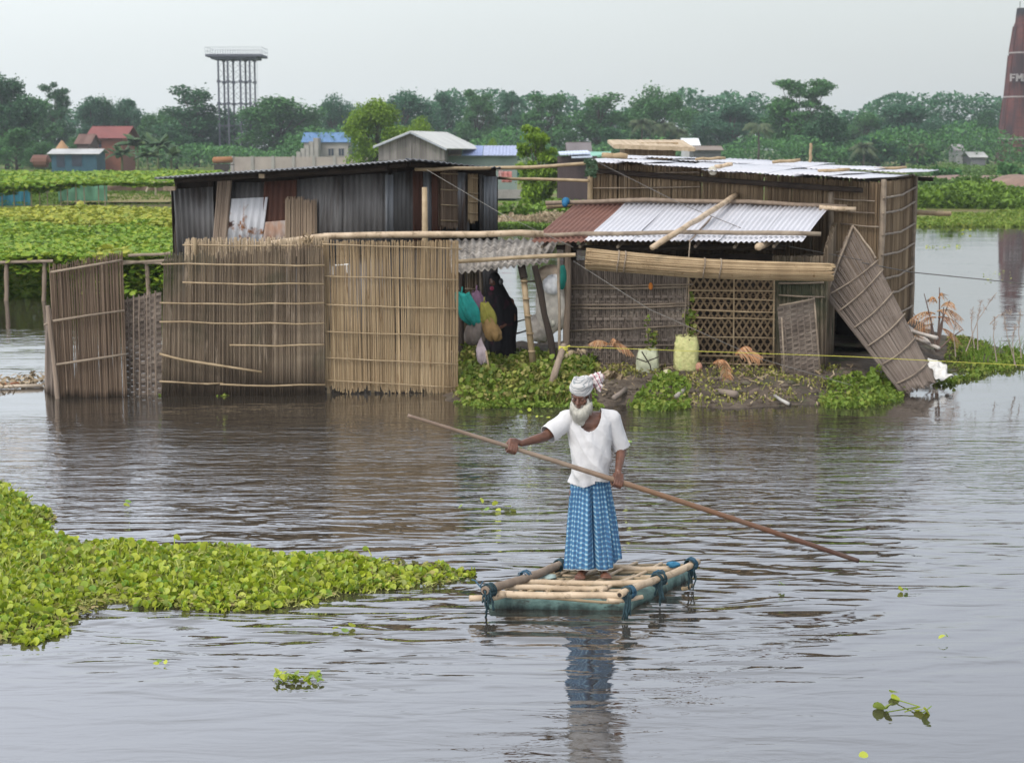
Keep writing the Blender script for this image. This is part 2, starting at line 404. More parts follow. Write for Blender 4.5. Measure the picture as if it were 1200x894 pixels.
# ------------------------------------------------------------------ ground, one sheet to the horizon
def shore(x):            # distance of the far shore
    return 84 + 3.0 * np.sin(x * .05 + 1) + 3.0 * (fbm(x * .08 + 40, x * 0 + 3.3, 5) - .5) + np.where(x < 6, -5.0, 0)
def ground_mesh():
    xs = np.unique(np.concatenate([np.linspace(-3000, -320, 12), np.linspace(-300, 300, 241), np.linspace(320, 3000, 12)]))
    ys = np.unique(np.concatenate([np.linspace(-60, 60, 16), np.linspace(62, 170, 109), np.linspace(175, 600, 60), np.geomspace(620, 7000, 14)]))
    X, Y = np.meshgrid(xs, ys); S = shore(X)
    t = np.clip((Y - S + 3) / 7, 0, 1); t = t * t * (3 - 2 * t)
    Z = -1.1 + t * (1.30 + .25 * (fbm(X * .09 + 9, Y * .09, 3) - .5) * 2)
    V = np.stack([X, Y, Z], -1).reshape(-1, 3); w_ = len(xs)
    I = np.array([[j * w_ + i, j * w_ + i + 1, (j + 1) * w_ + i + 1, (j + 1) * w_ + i] for j in range(len(ys) - 1) for i in range(w_ - 1)])
    b = MB(); b.add(V, I); return b
def ground_material():
    m, t, b = _nodes('field_ground'); geo = t.nodes.new('ShaderNodeNewGeometry'); P = geo.outputs['Position']
    n = noise(t, P, 1.0, 5, sc=(.035, .06, 1)); n2 = noise(t, P, 1.0, 4, sc=(.8, .8, 1))
    c = ramp(t, [(.055, .10, .02), (.10, .17, .03), (.15, .2, .045), (.17, .12, .07), (.09, .15, .03)], [.3, .43, .52, .58, .66]); t.links.new(n, c.inputs[0])
    cc = mixc(t, mrange(t, n2, .35, .65, 0, .45), c.outputs[0], (.06, .09, .025))
    t.links.new(cc, b.inputs['Base Color']); b.inputs['Roughness'].default_value = .95; b.inputs['Specular IOR Level'].default_value = .1
    return m
tag(ground_mesh().build('ground', ground_material(), smooth=True), kind='structure')
GZ = .2

# ------------------------------------------------------------------ haze
hz = MB(); hz.box((0, 350, 27), (1500, 1000, 58))
m = bpy.data.materials.new('haze'); m.use_nodes = True; t = m.node_tree; t.nodes.clear()
o_ = t.nodes.new('ShaderNodeOutputMaterial'); v_ = t.nodes.new('ShaderNodeVolumePrincipled')
v_.inputs['Density'].default_value = .00028; v_.inputs['Color'].default_value = (.84, .92, 1, 1); v_.inputs['Anisotropy'].default_value = 0
t.links.new(v_.outputs[0], o_.inputs['Volume'])
tag(hz.build('haze', m), kind='stuff')

# ------------------------------------------------------------------ mud bank the huts stand on
BANK = [tuple(gp(u, v).xy) for u, v in ((525, 470), (600, 473), (640, 474), (700, 476), (760, 474), (830, 478), (900, 477), (965, 474), (1040, 462), (1095, 448), (1130, 432), (1190, 424), (1196, 416), (1150, 406), (1110, 396))]
BANK += [(8.6, 35.5), (6, 40), (1.6, 38), (.9, 31), (-2.0, 31.5), (-3, 36), (-6.5, 36), (-6.3, 28.2), (-3.2, 26.6), (-1.0, 26.4)]
def bank_z(x, y):
    P = np.stack([np.ravel(x), np.ravel(y)], -1); d = polydist(P, BANK).reshape(np.shape(x))
    n = fbm(np.asarray(x) * 1.3 + 20, np.asarray(y) * 1.3 + 20, 8) - .5; n2 = fbm(np.asarray(x) * 5 + 9, np.asarray(y) * 5, 12) - .5
    t = np.clip((d + .25 + n * .6) / 1.1, -1, 1)
    return -.05 + .27 * t + .14 * n * np.clip(d + .3, 0, 1) + .10 * n2 * np.clip(d + .5, 0, 1)
xs = np.arange(-8.5, 10.2, .07); ys = np.arange(23.2, 42, .085)
X, Y = np.meshgrid(xs, ys); Z = bank_z(X, Y); Z = np.where(Z < -.2, -.6, Z)
b = MB(); w_ = len(xs); J, I = np.meshgrid(np.arange(len(ys) - 1), np.arange(w_ - 1), indexing='ij')
A = (J * w_ + I).ravel(); Fq = np.stack([A, A + 1, A + 1 + w_, A + w_], -1)
Zr = Z.ravel(); Fq = Fq[(Zr[Fq].max(1) > -.25)]
b.add(np.stack([X, Y, Z], -1).reshape(-1, 3), Fq)
tag(b.build('mud_bank', MT['mud'], smooth=True), kind='structure')
def bz(x, y): return float(bank_z(np.array([x]), np.array([y]))[0])

# ------------------------------------------------------------------ trees
LEAF_T = [(-.5, 0, 0), (-.1, .32, .06), (.45, .2, .1), (.6, 0, 0), (.4, -.25, .08), (-.15, -.3, .05)]
LEAF_F = [[0, 1, 2, 3], [0, 3, 4, 5]]
def crown_clumps(kind, r):
    C = []
    if kind == 'round':
        for i in range(38):
            a = r.uniform(0, 6.28); q = r.uniform(0, 1) ** .5; h = r.uniform(-1, 1)
            rr = math.sqrt(max(0, 1 - h * h)) * q
            C.append((.40 * rr * math.cos(a), .40 * rr * math.sin(a), .54 + .36 * h, r.uniform(.085, .17), .8))
    elif kind == 'tall':
        for i in range(36):
            t_ = r.uniform(0, 1); w = .27 * (1 - abs(t_ - .3) * 1.05) + .05; a = r.uniform(0, 6.28); q = r.uniform(.2, 1)
            C.append((w * q * math.cos(a), w * q * math.sin(a), .16 + .77 * t_, r.uniform(.07, .13), .8))
    elif kind == 'layer':
        for i in range(34):
            a = r.uniform(0, 6.28); t_ = r.uniform(0, 1); w = .48 * (1 - .5 * t_); q = r.uniform(.35, 1)
            C.append((w * q * math.cos(a), w * q * math.sin(a), .45 + .5 * t_ + .05 * r.uniform(-1, 1), r.uniform(.08, .13), .38))
        for i in range(16):
            a = r.uniform(0, 6.28); q = r.uniform(.1, .34); C.append((q * math.cos(a), q * math.sin(a), r.uniform(.15, .5), .14, .8))
    else:  # bushy: foliage to the ground
        for i in range(24):
            a = r.uniform(0, 6.28); t_ = r.uniform(0, 1); w = .42 * math.sqrt(1 - t_ * .85)
            q = r.uniform(.3, 1); C.append((w * q * math.cos(a), w * q * math.sin(a), .12 + .78 * t_, r.uniform(.1, .17), .85))
    return C
def tree_meshes(kind, seed, nleaf=260, lsize=.034):
    r = random.Random(seed); g = np.random.default_rng(seed); C = crown_clumps(kind, r)
    tr = MB(); lean = (r.uniform(-.04, .04), r.uniform(-.04, .04))
    top = .55 if kind != 'tall' else .8
    trunk = [(lean[0] * s, lean[1] * s, top * s) for s in (0, .3, .6, 1)]
    tr.tube(trunk, [.028, .02, .016, .008], 7)
    for (x, y, z, rad, fl) in C:
        s = min(1, max(.15, (z - .18) / top)) * .8; st = (lean[0] * s, lean[1] * s, top * s)
        mid = (lerp(st[0], x, .5), lerp(st[1], y, .5), lerp(st[2], z, .4))
        tr.tube([st, mid, (x, y, z)], [.009, .006, .002], 5)
    cr_ = MB(); pos = []; 
    for (x, y, z, rad, fl) in C:
        n = int(nleaf * (rad / .12) ** 2)
        d = g.normal(size=(n, 3)); d /= np.linalg.norm(d, axis=1)[:, None]
        q = rad * (g.uniform(.15, 1, n) ** .5)[:, None]
        # lumpy shell
        lump = 1 + .35 * np.sin(d[:, 0] * 5 + seed) * np.sin(d[:, 1] * 6) * np.sin(d[:, 2] * 5 + 1)
        out_ = np.where(g.random(n) < .16, g.uniform(1.1, 1.55, n), 1)[:, None]; pos.append(np.array((x, y, z)) + d * q * out_ * lump[:, None] * np.array((1, 1, fl)))
    pos = np.vstack(pos); N = len(pos)
    cr_.scatter(LEAF_T, LEAF_F, pos, rotz_tilt(N, 0, 1.35, g), g.uniform(.6, 1.35, N) * lsize)
    return tr, cr_
PROTO = {}
def tree(key, kind, seed, matl, x, y, h, wscale, rz, label, cat='tree', group=None, lsize=.029, nleaf=340, name='tree', z=GZ - .1):
    k = (key, kind, seed, matl.name)
    if k not in PROTO:
        a, c = tree_meshes(kind, seed, nleaf, lsize)
        root = thing(name, (0, 0, 0), label, cat, group)
        a.build('trunk', MT['bark'], root, smooth=True); c.build('crown', matl, root)
        PROTO[k] = root
    else:
        src = PROTO[k]; root = src.copy(); col.objects.link(root); tag(root, label, cat, group)
        for ch in list(src.children):
            c2 = ch.copy(); col.objects.link(c2); c2.parent = root
    root.location = (x, y, z); root.rotation_euler = (0, 0, rz); root.scale = (h * wscale, h * wscale, h)
    return root
def ptree(u, vtop, hw, Y, kind, seed, mk, label, **kw):
    """tree with its crown top at pixel row vtop; hw = half width in pixels"""
    p = at(u, vtop, Y); h = p.z - GZ; w = hw / FPX * Y
    half = {'round': .46, 'tall': .32, 'layer': .56, 'bushy': .5}[kind]
    return tree('far', kind, seed, MT[mk], p.x, Y, h, w / (half * h), random.uniform(0, 6.28), label, **kw)
G = 'trees of the far tree line'
T = [
 (4, 84, 34, 300, 'round', 1, 'tree_a', 'tall dark tree at the left edge of the far tree line'),
 (34, 112, 28, 330, 'tall', 2, 'tree_b', 'mid green tree between the tall edge tree and the dark bamboo like crown'),
 (62, 99, 20, 350, 'layer', 3, 'tree_a', 'small layered dark crown poking up left of the red roofed house'),
 (106, 112, 16, 360, 'tall', 5, 'tree_c', 'thin greyish tree just behind the left end of the red roof'),
 (124, 112, 17, 365, 'round', 1, 'tree_a', 'dark round tree straight above the red roof'),
 (151, 115, 20, 365, 'round', 4, 'tree_c', 'round tree right of the red roof with sky gap beside it'),
 (190, 128, 22, 350, 'round', 6, 'tree_b', 'rounded green tree behind the banana plants'),
 (228, 97, 34, 330, 'tall', 7, 'tree_a', 'tall dark tree standing just left of the steel tower'),
 (262, 140, 26, 400, 'bushy', 8, 'tree_c', 'low hazy tree seen between the legs of the steel tower'),
 (325, 113, 46, 330, 'round', 4, 'tree_b', 'broad rounded tree right of the steel tower'),
 (368, 136, 22, 350, 'bushy', 8, 'tree_b', 'low full tree behind the blue roofed house'),
 (392, 110, 20, 370, 'round', 6, 'tree_c', 'small round crown rising above the blue roofed house'),
 (470, 105, 34, 340, 'round', 1, 'tree_c', 'wide domed tree behind the bright yellow green tree'),
 (523, 106, 18, 370, 'tall', 5, 'tree_c', 'narrow hazy tree above the white roofed grey shed'),
 (560, 107, 26, 350, 'layer', 3, 'tree_b', 'flat layered tree right of the white roofed grey shed'),
 (597, 103, 20, 360, 'layer', 9, 'tree_c', 'spindly layered tree above the small lakeside tree'),
 (641, 106, 30, 340, 'layer', 10, 'tree_b', 'spreading feathery tree behind the dark planked shed'),
 (702, 106, 34, 330, 'tall', 7, 'tree_b', 'thick dark green tree left of the palm clump'),
 (768, 101, 30, 340, 'round', 6, 'tree_b', 'tall rounded tree rising over the palm clump'),
 (815, 128, 28, 370, 'bushy', 11, 'tree_b', 'low mid green tree right of the palm clump'),
 (858, 121, 34, 350, 'round', 4, 'tree_c', 'domed tree behind the lone coconut palm'),
 (940, 88, 44, 320, 'layer', 10, 'tree_b', 'tallest flat topped layered tree over the reed hut roof'),
 (968, 128, 34, 300, 'bushy', 8, 'tree_a', 'dark bushy tree beneath the right side of the tallest tree'),
 (1012, 130, 24, 350, 'round', 1, 'tree_b', 'round tree just right of the tallest layered tree'),
 (1060, 121, 28, 340, 'tall', 2, 'tree_c', 'pointed hazy tree midway between tallest tree and chimney'),
 (1096, 136, 18, 360, 'round', 6, 'tree_c', 'small rounded tree two crowns left of the chimney'),
 (1126, 139, 20, 370, 'layer', 9, 'tree_c', 'thin open crowned tree one crown left of the chimney'),
 (1160, 129, 18, 380, 'round', 4, 'tree_a', 'dark crown touching the left side of the chimney'),
 (1215, 150, 26, 380, 'bushy', 11, 'tree_b', 'low tree right behind the brick chimney'),
 (18, 150, 30, 270, 'bushy', 11, 'tree_b', 'low bushy tree at the left edge above the brown bin'),
 (50, 165, 22, 260, 'bushy', 8, 'tree_b', 'small bushy tree beside the thatched haystack'),
 (88, 158, 22, 285, 'bushy', 8, 'tree_b', 'small bushy tree behind the blue walled shed'),
 (206, 152, 26, 300, 'bushy', 11, 'tree_a', 'low dark tree right beside the banana plants'),
 (720, 150, 26, 300, 'bushy', 11, 'tree_a', 'low dark tree left of the palm clump'),
 (1030, 160, 30, 290, 'bushy', 11, 'tree_c', 'low bluish tree above the right end of the reed hut roof'),
 (1085, 165, 26, 300, 'bushy', 8, 'tree_a', 'low dark bush tree above the right field'),
]
for (u, v, hw, Y, kd, sd, mk, lab) in T:
    ptree(u, v, hw * 1.38, Y, kd, sd, mk, lab, group=G)

# the far wood that closes the gaps below the individual crowns
def leaf_mass(name, mk, pts, size, tilt=(0, 1.3), g=None, kind='stuff', **kw):
    g = g or np.random.default_rng(len(pts)); N = len(pts); b = MB()
    b.scatter(LEAF_T, LEAF_F, pts, rotz_tilt(N, *tilt, g), g.uniform(.6, 1.4, N) * size)
    o = b.build(name, MT[mk]); tag(o, kw.get('label'), kw.get('cat'), None, kind); return o
g = np.random.default_rng(5)
def wood(x0, x1, Y0, Y1, h0, h1, n, seed):
    x = g.uniform(x0, x1, n); y = g.uniform(Y0, Y1, n); top = h0 + (h1 - h0) * np.clip(fbm(x * .09, y * .02, seed) * 1.6 - .3, 0, 1)
    z = GZ + top * g.uniform(0, 1, n) ** .6
    return np.stack([x, y, z], -1)
leaf_mass('far_wood', 'tree_c', wood(-230, 160, 385, 402, 9.0, 19.0, 82000, 4), .8, label='hazy far wood closing the gaps below the single trees', cat='wood')
leaf_mass('undergrowth', 'tree_b', wood(-115, 110, 285, 305, 1.5, 9.0, 36000, 9), .5, label='low dark undergrowth at the foot of the far trees', cat='undergrowth')

# nearer bright trees
def near_tree(u, vtop, hw, Y, kind, seed, mk, label, zbase=GZ, **kw):
    p = at(u, vtop, Y); h = p.z - zbase; w = hw / FPX * Y
    half = {'round': .46, 'tall': .32, 'layer': .56, 'bushy': .5}[kind]
    return tree('near', kind, seed, MT[mk], p.x, Y, h, w / (half * h), .4 + seed, label, lsize=kw.pop('lsize', .03), nleaf=kw.pop('nleaf', 380), z=zbase - .1, **kw)
near_tree(440, 116, 40, 170, 'round', 21, 'tree_bright', 'bright yellow green tree left of the white roofed grey shed')
near_tree(487, 134, 32, 178, 'bushy', 22, 'tree_bright', 'lower bright green tree behind the white roofed grey shed')
near_tree(575, 160, 14, 180, 'bushy', 22, 'tree_bright', 'small bright bush between grey shed and lakeside tree')
near_tree(629, 147, 34, 96, 'layer', 23, 'tree_bright', 'small light green tree on the far shore between the huts', lsize=.05, nleaf=240)

# palms and banana plants -----------------------------------------------------
def frond(mb, base, d, L, droop, w, nl, g):
    """arched rib with leaflets both sides"""
    d = Vector(d).normalized(); side = d.cross(Vector((0, 0, 1))).normalized(); pts = []
    for i in range(9):
        t_ = i / 8; pts.append(Vector(base) + d * (L * t_) - Vector((0, 0, droop * L * t_ * t_)))
    mb.tube(pts, [w * .06 * (1 - .8 * i / 8) for i in range(9)], 4)
    for k in range(nl):
        t_ = .12 + .86 * k / nl; i = min(7, int(t_ * 8)); p = pts[i].lerp(pts[i + 1], t_ * 8 - i); tg = (pts[i + 1] - pts[i]).normalized()
        ll = w * math.sin(math.pi * min(1, t_ * .9 + .12)) * g.uniform(.8, 1.15)
        for s in (-1, 1):
            q = p + (side * s * .8 + tg * .55 - Vector((0, 0, .55 + g.uniform(0, .4)))) * ll
            h_ = tg * (L * .022)
            mb.add([tuple(p - h_), tuple(p + h_), tuple(q + h_ * .3), tuple(q - h_ * .3)], [[0, 1, 2, 3]])
def palm(u, vtop, Y, hw, label, mk='palm_leaf', nf=22, group=None, name='coconut_palm', cat='palm'):
    g_ = random.Random(int(u)); p = at(u, vtop, Y); base = Vector((p.x, Y, GZ - .1)); rt = thing(name, base, label, cat, group)
    L = hw / FPX * Y; top = Vector((p.x, Y, p.z - .35 * L))
    tb = MB(); tb.tube([base, base.lerp(top, .5) + Vector((.15, 0, 0)), top], [.22, .17, .13], 8); tb.build('trunk', MT['bark'], rt, smooth=True)
    cb = MB()
    for k in range(nf):
        a = k * 2.4 + g_.uniform(-.2, .2); el = g_.uniform(-.25, 1.0)
        frond(cb, top, (math.cos(a), math.sin(a), el), L * g_.uniform(.85, 1.1), .75 - .2 * el, L * .3, 20, g_)
    cb.build('crown', MT[mk], rt); return rt
for u, v, hw, lab in ((752, 136, 20, 'leftmost coconut palm of the clump above the thatched hut'), (778, 140, 20, 'middle coconut palm of the clump above the thatched hut'),
                      (795, 148, 15, 'shorter coconut palm at the right of the clump')):
    palm(u, v, 300, hw, lab, group='coconut palms')
palm(889, 140, 285, 22, 'lone coconut palm with drooping brown fronds above the reed hut roof', group='coconut palms')
palm(1012, 164, 285, 20, 'low pale palm just right of the tallest tree', group='coconut palms')
palm(1075, 166, 290, 16, 'small low palm near the right field', group='coconut palms')
def banana(u, vtop, Y, hw, label, seed):
    g_ = random.Random(seed); p = at(u, vtop, Y); base = Vector((p.x, Y, GZ - .1)); H = p.z - GZ; L = hw / FPX * Y
    rt = thing('banana_plant', base, label, 'banana plant', 'banana plants'); top = base + Vector((0, 0, H * .5))
    tb = MB(); tb.tube([base, top], [.2, .12], 8); tb.build('trunk', plain_b, rt, smooth=True)
    cb = MB()
    for k in range(19):
        a = k * 2.4 + g_.uniform(-.3, .3); el = g_.uniform(.5, 2.2); d = Vector((math.cos(a), math.sin(a), el)).normalized()
        LL = max(L, H * .52) * g_.uniform(.8, 1.05); side = d.cross(Vector((0, 0, 1))).normalized(); dr = g_.uniform(.2, .8); prev = None; V = []
        for i in range(9):
            t_ = i / 8; c = top + d * (LL * t_) - Vector((0, 0, dr * LL * t_ * t_)); w = LL * .2 * math.sin(math.pi * min(1, t_ * .85 + .08))
            V += [tuple(c - side * w - Vector((0, 0, w * .5))), tuple(c), tuple(c + side * w - Vector((0, 0, w * .5)))]
        F = []
        for i in range(8):
            F += [[i * 3, i * 3 + 1, i * 3 + 4, i * 3 + 3], [i * 3 + 1, i * 3 + 2, i * 3 + 5, i * 3 + 4]]
        cb.add(V, F)
    cb.build('leaves', MT['banana_leaf'], rt)
plain_b = plain('banana_stem', (.12, .14, .06))
for i, (u, v, hw, lab) in enumerate(((142, 158, 22, 'leftmost banana plant in front of the red roofed house'), (160, 136, 28, 'tallest banana plant with upright pale leaves'),
        (184, 142, 26, 'banana plant with a yellow upright leaf right of the tallest one'), (200, 160, 20, 'rightmost short banana plant'), (172, 160, 24, 'front banana plant drooping over the field edge'))):
    banana(u, v, 235 - 4 * i, hw, lab, 40 + i)

# ------------------------------------------------------------------ steel tower
def beam_tower():
    Y = 330; s = Y / FPX; b0 = at(279, 190, Y); base = Vector((b0.x, Y, GZ)); rt = thing('steel_tower', base, 'tall grey steel trestle tower with a railed platform on top', 'tower')
    st = plain('tower_steel', (.09, .095, .12), rough=.7); ztop = at(279, 68, Y).z
    xs_ = [at(u, 100, Y).x for u in (259.5, 270.5, 285, 296)]; ys_ = [Y - 3.2, Y + 3.2]; n = 5
    zs = [GZ + (ztop - GZ) * i / n for i in range(n + 1)]
    for yy in ys_:
        for x in xs_:
            m_ = MB(); m_.bar((x, yy, GZ - .2), (x, yy, ztop), .32)
            for z in zs[1:]: m_.box((x, yy, z - .4), (.62, .4, .5))
            m_.build('leg', st, rt)
    br = MB()
    for yy in ys_:
        for a, c in zip(xs_[:-1], xs_[1:]):
            for z0, z1 in zip(zs[:-1], zs[1:]):
                zm = (z0 + z1) / 2; br.bar((a, yy, z1 - .4), (c, yy, z1 - .4), .12)
                for q0, q1 in ((z0, zm), (zm, z1)):
                    br.bar((a, yy, q0), (c, yy + .05, q1), .045); br.bar((a, yy + .05, q1), (c, yy, q0), .045)
    for x in xs_:
        for z1 in zs[1:]:
            br.bar((x, ys_[0], z1 - .5), (x, ys_[1], z1 - .5), .12)
    br.build('bracing', st, rt)
    xa, xb = at(245, 68, Y).x, at(310, 68, Y).x
    pf = MB(); pf.box(((xa + xb) / 2, Y, ztop + .25), (xb - xa, 8.5, .45)); pf.box(((xs_[0] + xs_[1]) / 2, Y, ztop - .15), (xs_[1] - xs_[0] + 2.6, 7.4, .5)); pf.box(((xs_[2] + xs_[3]) / 2, Y, ztop - .15), (xs_[3] - xs_[2] + 2.6, 7.4, .5))
    pf.build('platform', st, rt)
    rl = MB(); zr = at(279, 57, Y).z; k = 22
    for yy in (Y - 4.1, Y + 4.1):
        for z in (zr, (zr + ztop) / 2 + .2): rl.bar((xa, yy, z), (xb, yy, z), .07)
        for i in range(k + 1):
            x = lerp(xa, xb, i / k); rl.bar((x, yy, ztop + .4), (x, yy, zr), .07)
    for x in (xa, xb):
        for z in (zr, (zr + ztop) / 2 + .2): rl.bar((x, Y - 4.1, z), (x, Y + 4.1, z), .07)
    rl.build('railing', plain('tower_rail', (.5, .52, .55)), rt)
    ld = MB(); xl = at(303, 80, Y).x
    for dx in (-.22, .22): ld.bar((xl + dx, Y - 3, GZ), (xl + dx, Y - 3, ztop), .05)
    for i in range(40):
        z = lerp(GZ, ztop, i / 40); ld.bar((xl - .22, Y - 3, z), (xl + .22, Y - 3, z), .04)
    ld.build('ladder', plain('tower_ladder', (.4, .42, .45)), rt)
beam_tower()

# ------------------------------------------------------------------ brick chimney
def brick_mat():
    m, t, b = _nodes('kiln_brick'); tcn = t.nodes.new('ShaderNodeTexCoord')
    br = t.nodes.new('ShaderNodeTexBrick'); br.inputs['Scale'].default_value = 1; br.inputs['Brick Width'].default_value = 1.0; br.inputs['Row Height'].default_value = .4
    br.inputs['Mortar Size'].default_value = .03; br.inputs[1].default_value = (.13, .034, .026, 1); br.inputs[2].default_value = (.085, .024, .022, 1); br.inputs[3].default_value = (.09, .05, .045, 1)
    mpn = t.nodes.new('ShaderNodeMapping'); mpn.inputs['Rotation'].default_value = (R(90), 0, 0); t.links.new(tcn.outputs['Object'], mpn.inputs[0]); t.links.new(mpn.outputs[0], br.inputs[0])
    c = mixc(t, mrange(t, noise(t, tcn.outputs['Object'], 1, 5, sc=(.5, .5, .1)), .42, .62), br.outputs[0], (.035, .017, .019))
    z = t.nodes.new('ShaderNodeSeparateXYZ'); t.links.new(tcn.outputs['Object'], z.inputs[0])
    c = mixc(t, mrange(t, z.outputs[2], 29.5, 30.5), c, (.022, .018, .022))
    t.links.new(c, b.inputs['Base Color']); b.inputs['Roughness'].default_value = .9; return m
def chimney():
    Y = 350; cx = at(1191, 190, Y).x; base = Vector((cx, Y, GZ - .2)); rt = thing('brick_chimney', base, 'tall stepped red brick kiln chimney with white letters', 'chimney')
    m_ = brick_mat(); b = MB(); q = Y / FPX
    def zz(v): return at(1191, v, Y).z
    secs = [(196, 24, 162, 20.5), (162, 21.5, 113, 17.0), (113, 16, 62, 13.0), (62, 12.2, 28, 8.4), (28, 7.6, 10, 6.2)]
    for (v0, r0, v1, r1) in secs:
        z0, z1 = zz(v0), zz(v1); R0, R1 = r0 * q, r1 * q; V = []
        n = 16
        for z, r_ in ((z0, R0), (z1, R1)):
            for k_ in range(n):
                a = 2 * math.pi * (k_ + .5) / n; V.append((cx + r_ * math.cos(a), Y + r_ * math.sin(a), z))
        F = [[i, (i + 1) % n, n + (i + 1) % n, n + i] for i in range(n)] + [list(range(n))[::-1], [n + i for i in range(n)]]
        b.add(V, F)
        if r1 > 8:
            for k_ in range(8):
                a = 2 * math.pi * k_ / 8 + .39
                for_ = Vector((math.cos(a), math.sin(a), 0))
                b.bar(Vector((cx, Y, z0)) + for_ * R0 * .98, Vector((cx, Y, z1 - .6)) + for_ * R1 * .98, .9, .5, up=for_)
    b.build('shaft', m_, rt)
    lb = MB()
    for v, r_ in ((163, 21.6), (114, 16.6), (62.5, 13)):
        z = zz(v); n = 16
        for k_ in range(n):
            a0 = 2 * math.pi * (k_ + .5) / n; a1 = 2 * math.pi * (k_ + 1.5) / n
            lb.bar((cx + r_ * q * 1.03 * math.cos(a0), Y + r_ * q * 1.03 * math.sin(a0), z), (cx + r_ * q * 1.03 * math.cos(a1), Y + r_ * q * 1.03 * math.sin(a1), z), .25, .3)
    lb.build('ledge', plain('chimney_ledge', (.3, .26, .25)), rt)
    rod = MB(); rod.tube([(cx - .5, Y, zz(10)), (cx - .5, Y, zz(2))], .07, 5); rod.build('lightning_rod', MT['wood_dark'], rt)
    # painted letters: F M B
    lt = MB(); zc = zz(92); yf = Y - 15.6 * q * 1.03; h = 1.5; wd = .85; th = .26
    def seg(x0, z0, x1, z1):
        dx = abs((x0 + x1) / 2 - cx + .2); lt.bar((x0, yf - .25, z0), (x1, yf - .25, z1), th, .5, up=(0, 1, 0))
    x = at(1179.5, 92, Y).x
    z0, z1 = zc - h / 2, zc + h / 2; zm = zc
    seg(x, z0, x, z1); seg(x, z1 - .16, x + wd, z1 - .16); seg(x, zm, x + wd * .8, zm)
    x += 1.2; seg(x, z0, x, z1); seg(x + 1.0, z0, x + 1.0, z1); seg(x, z1, x + .5, zm - .2); seg(x + .5, zm - .2, x + 1.0, z1)
    x += 1.5; seg(x, z0, x, z1)
    for zq in (z0 + .16, zm, z1 - .16): seg(x, zq, x + .65, zq)
    seg(x + .72, z0 + .2, x + .72, zm - .1); seg(x + .68, zm + .1, x + .68, z1 - .2)
    lt.build('letters', plain('white_paint', (.36, .33, .33)), rt)
chimney()

# ------------------------------------------------------------------ far buildings
def gable_house(u0, u1, v_eave, v_ridge, Y, depth, wall_m, roof_m, name, label, cat='house', over=.4, doors=(), windows=(), zb=GZ, axis='x'):
    x0, x1 = at(u0, v_eave, Y).x, at(u1, v_eave, Y).x; ze, zr = at(u0, v_eave, Y).z, at(u0, v_ridge, Y).z
    rt = thing(name, ((x0 + x1) / 2, Y + depth / 2, zb), label, cat); yc = Y + depth / 2; cx = (x0 + x1) / 2
    wb = MB(); wb.box((cx, yc, (zb + ze) / 2 - .1), (x1 - x0, depth, ze - zb + .2))
    if axis == 'y':
        wb.add([(x0, Y, ze), (x1, Y, ze), (cx, Y, zr), (x0, Y + depth, ze), (x1, Y + depth, ze), (cx, Y + depth, zr)], [[0, 1, 2], [5, 4, 3], [0, 2, 5, 3], [1, 4, 5, 2]])
    else:
        wb.add([(x0, Y, ze), (x0, Y + depth, ze), (x0, yc, zr), (x1, Y, ze), (x1, Y + depth, ze), (x1, yc, zr)], [[0, 2, 1], [3, 4, 5], [0, 3, 5, 2], [1, 2, 5, 4]])
    wb.build('wall', wall_m, rt)
    rb = MB(); o = over
    if axis == 'y':
        for sx, xe in ((-1, x0), (1, x1)):
            k = (zr - ze) / (abs(cx - xe)); rb.sheet((xe + sx * o, Y - o, ze - k * o + .06), (cx, Y - o, zr + .06), (cx, Y + depth + o, zr + .06), (xe + sx * o, Y + depth + o, ze - k * o + .06), 24, 1, lambda U, V_: .02 * np.sin(V_ * 0 + U * 0), .07)
    else:
        for sy, ye in ((-1, Y), (1, Y + depth)):
            k = (zr - ze) / (depth / 2); rb.sheet((x0 - o, ye + sy * o, ze - k * o + .06), (x1 + o, ye + sy * o, ze - k * o + .06), (x1 + o, yc, zr + .06), (x0 - o, yc, zr + .06), 40, 1, lambda U, V_: .025 * np.sin(U * 130), .07)
    rb.build('roof', roof_m, rt)
    dm = plain(name + '_opening', (.03, .04, .06), rough=.4)
    for (a, c, v0, v1) in windows:
        m_ = MB(); p0, p1 = at(a, v0, Y), at(c, v1, Y); m_.box(((p0.x + p1.x) / 2, Y - .02, (p0.z + p1.z) / 2), (p1.x - p0.x, .12, abs(p0.z - p1.z))); w_o = m_.build('window', dm, rt)
        f_ = MB()
        for zz_ in (p0.z, p1.z): f_.box(((p0.x + p1.x) / 2, Y - .09, zz_), (p1.x - p0.x + .2, .08, .12))
        f_.box(((p0.x + p1.x) / 2, Y - .1, (p0.z + p1.z) / 2), (.08, .06, abs(p0.z - p1.z))); f_.build('frame', wall_m, w_o)
    for (a, c, v0, v1) in doors:
        m_ = MB(); p0, p1 = at(a, v0, Y), at(c, v1, Y); m_.box(((p0.x + p1.x) / 2, Y - .03, (p0.z + p1.z) / 2), (p1.x - p0.x, .1, abs(p0.z - p1.z))); m_.build('door', dm, rt)
    return rt
concrete = plain('old_concrete', (.3, .28, .26), sc=(.6, .6, .6)); whitew = plain('whitewash', (.42, .42, .42), sc=(.5, .5, .5))
brickr = plain('far_brick', (.2, .075, .045)); redroof = plain('red_tin_roof', (.19, .05, .04), rough=.6, sc=(.4, .4, .4)); blueroof = plain('blue_tin_roof', (.10, .2, .38), rough=.5)
greyroof = plain('weathered_tin_roof', (.42, .42, .41), rough=.6, sc=(.4, .4, .4)); darkplank = plain('dark_planks', (.07, .05, .05), sc=(3, 3, .4)); bluetin = plain('blue_tin_wall', (.03, .085, .12), sc=(1, 1, 1))
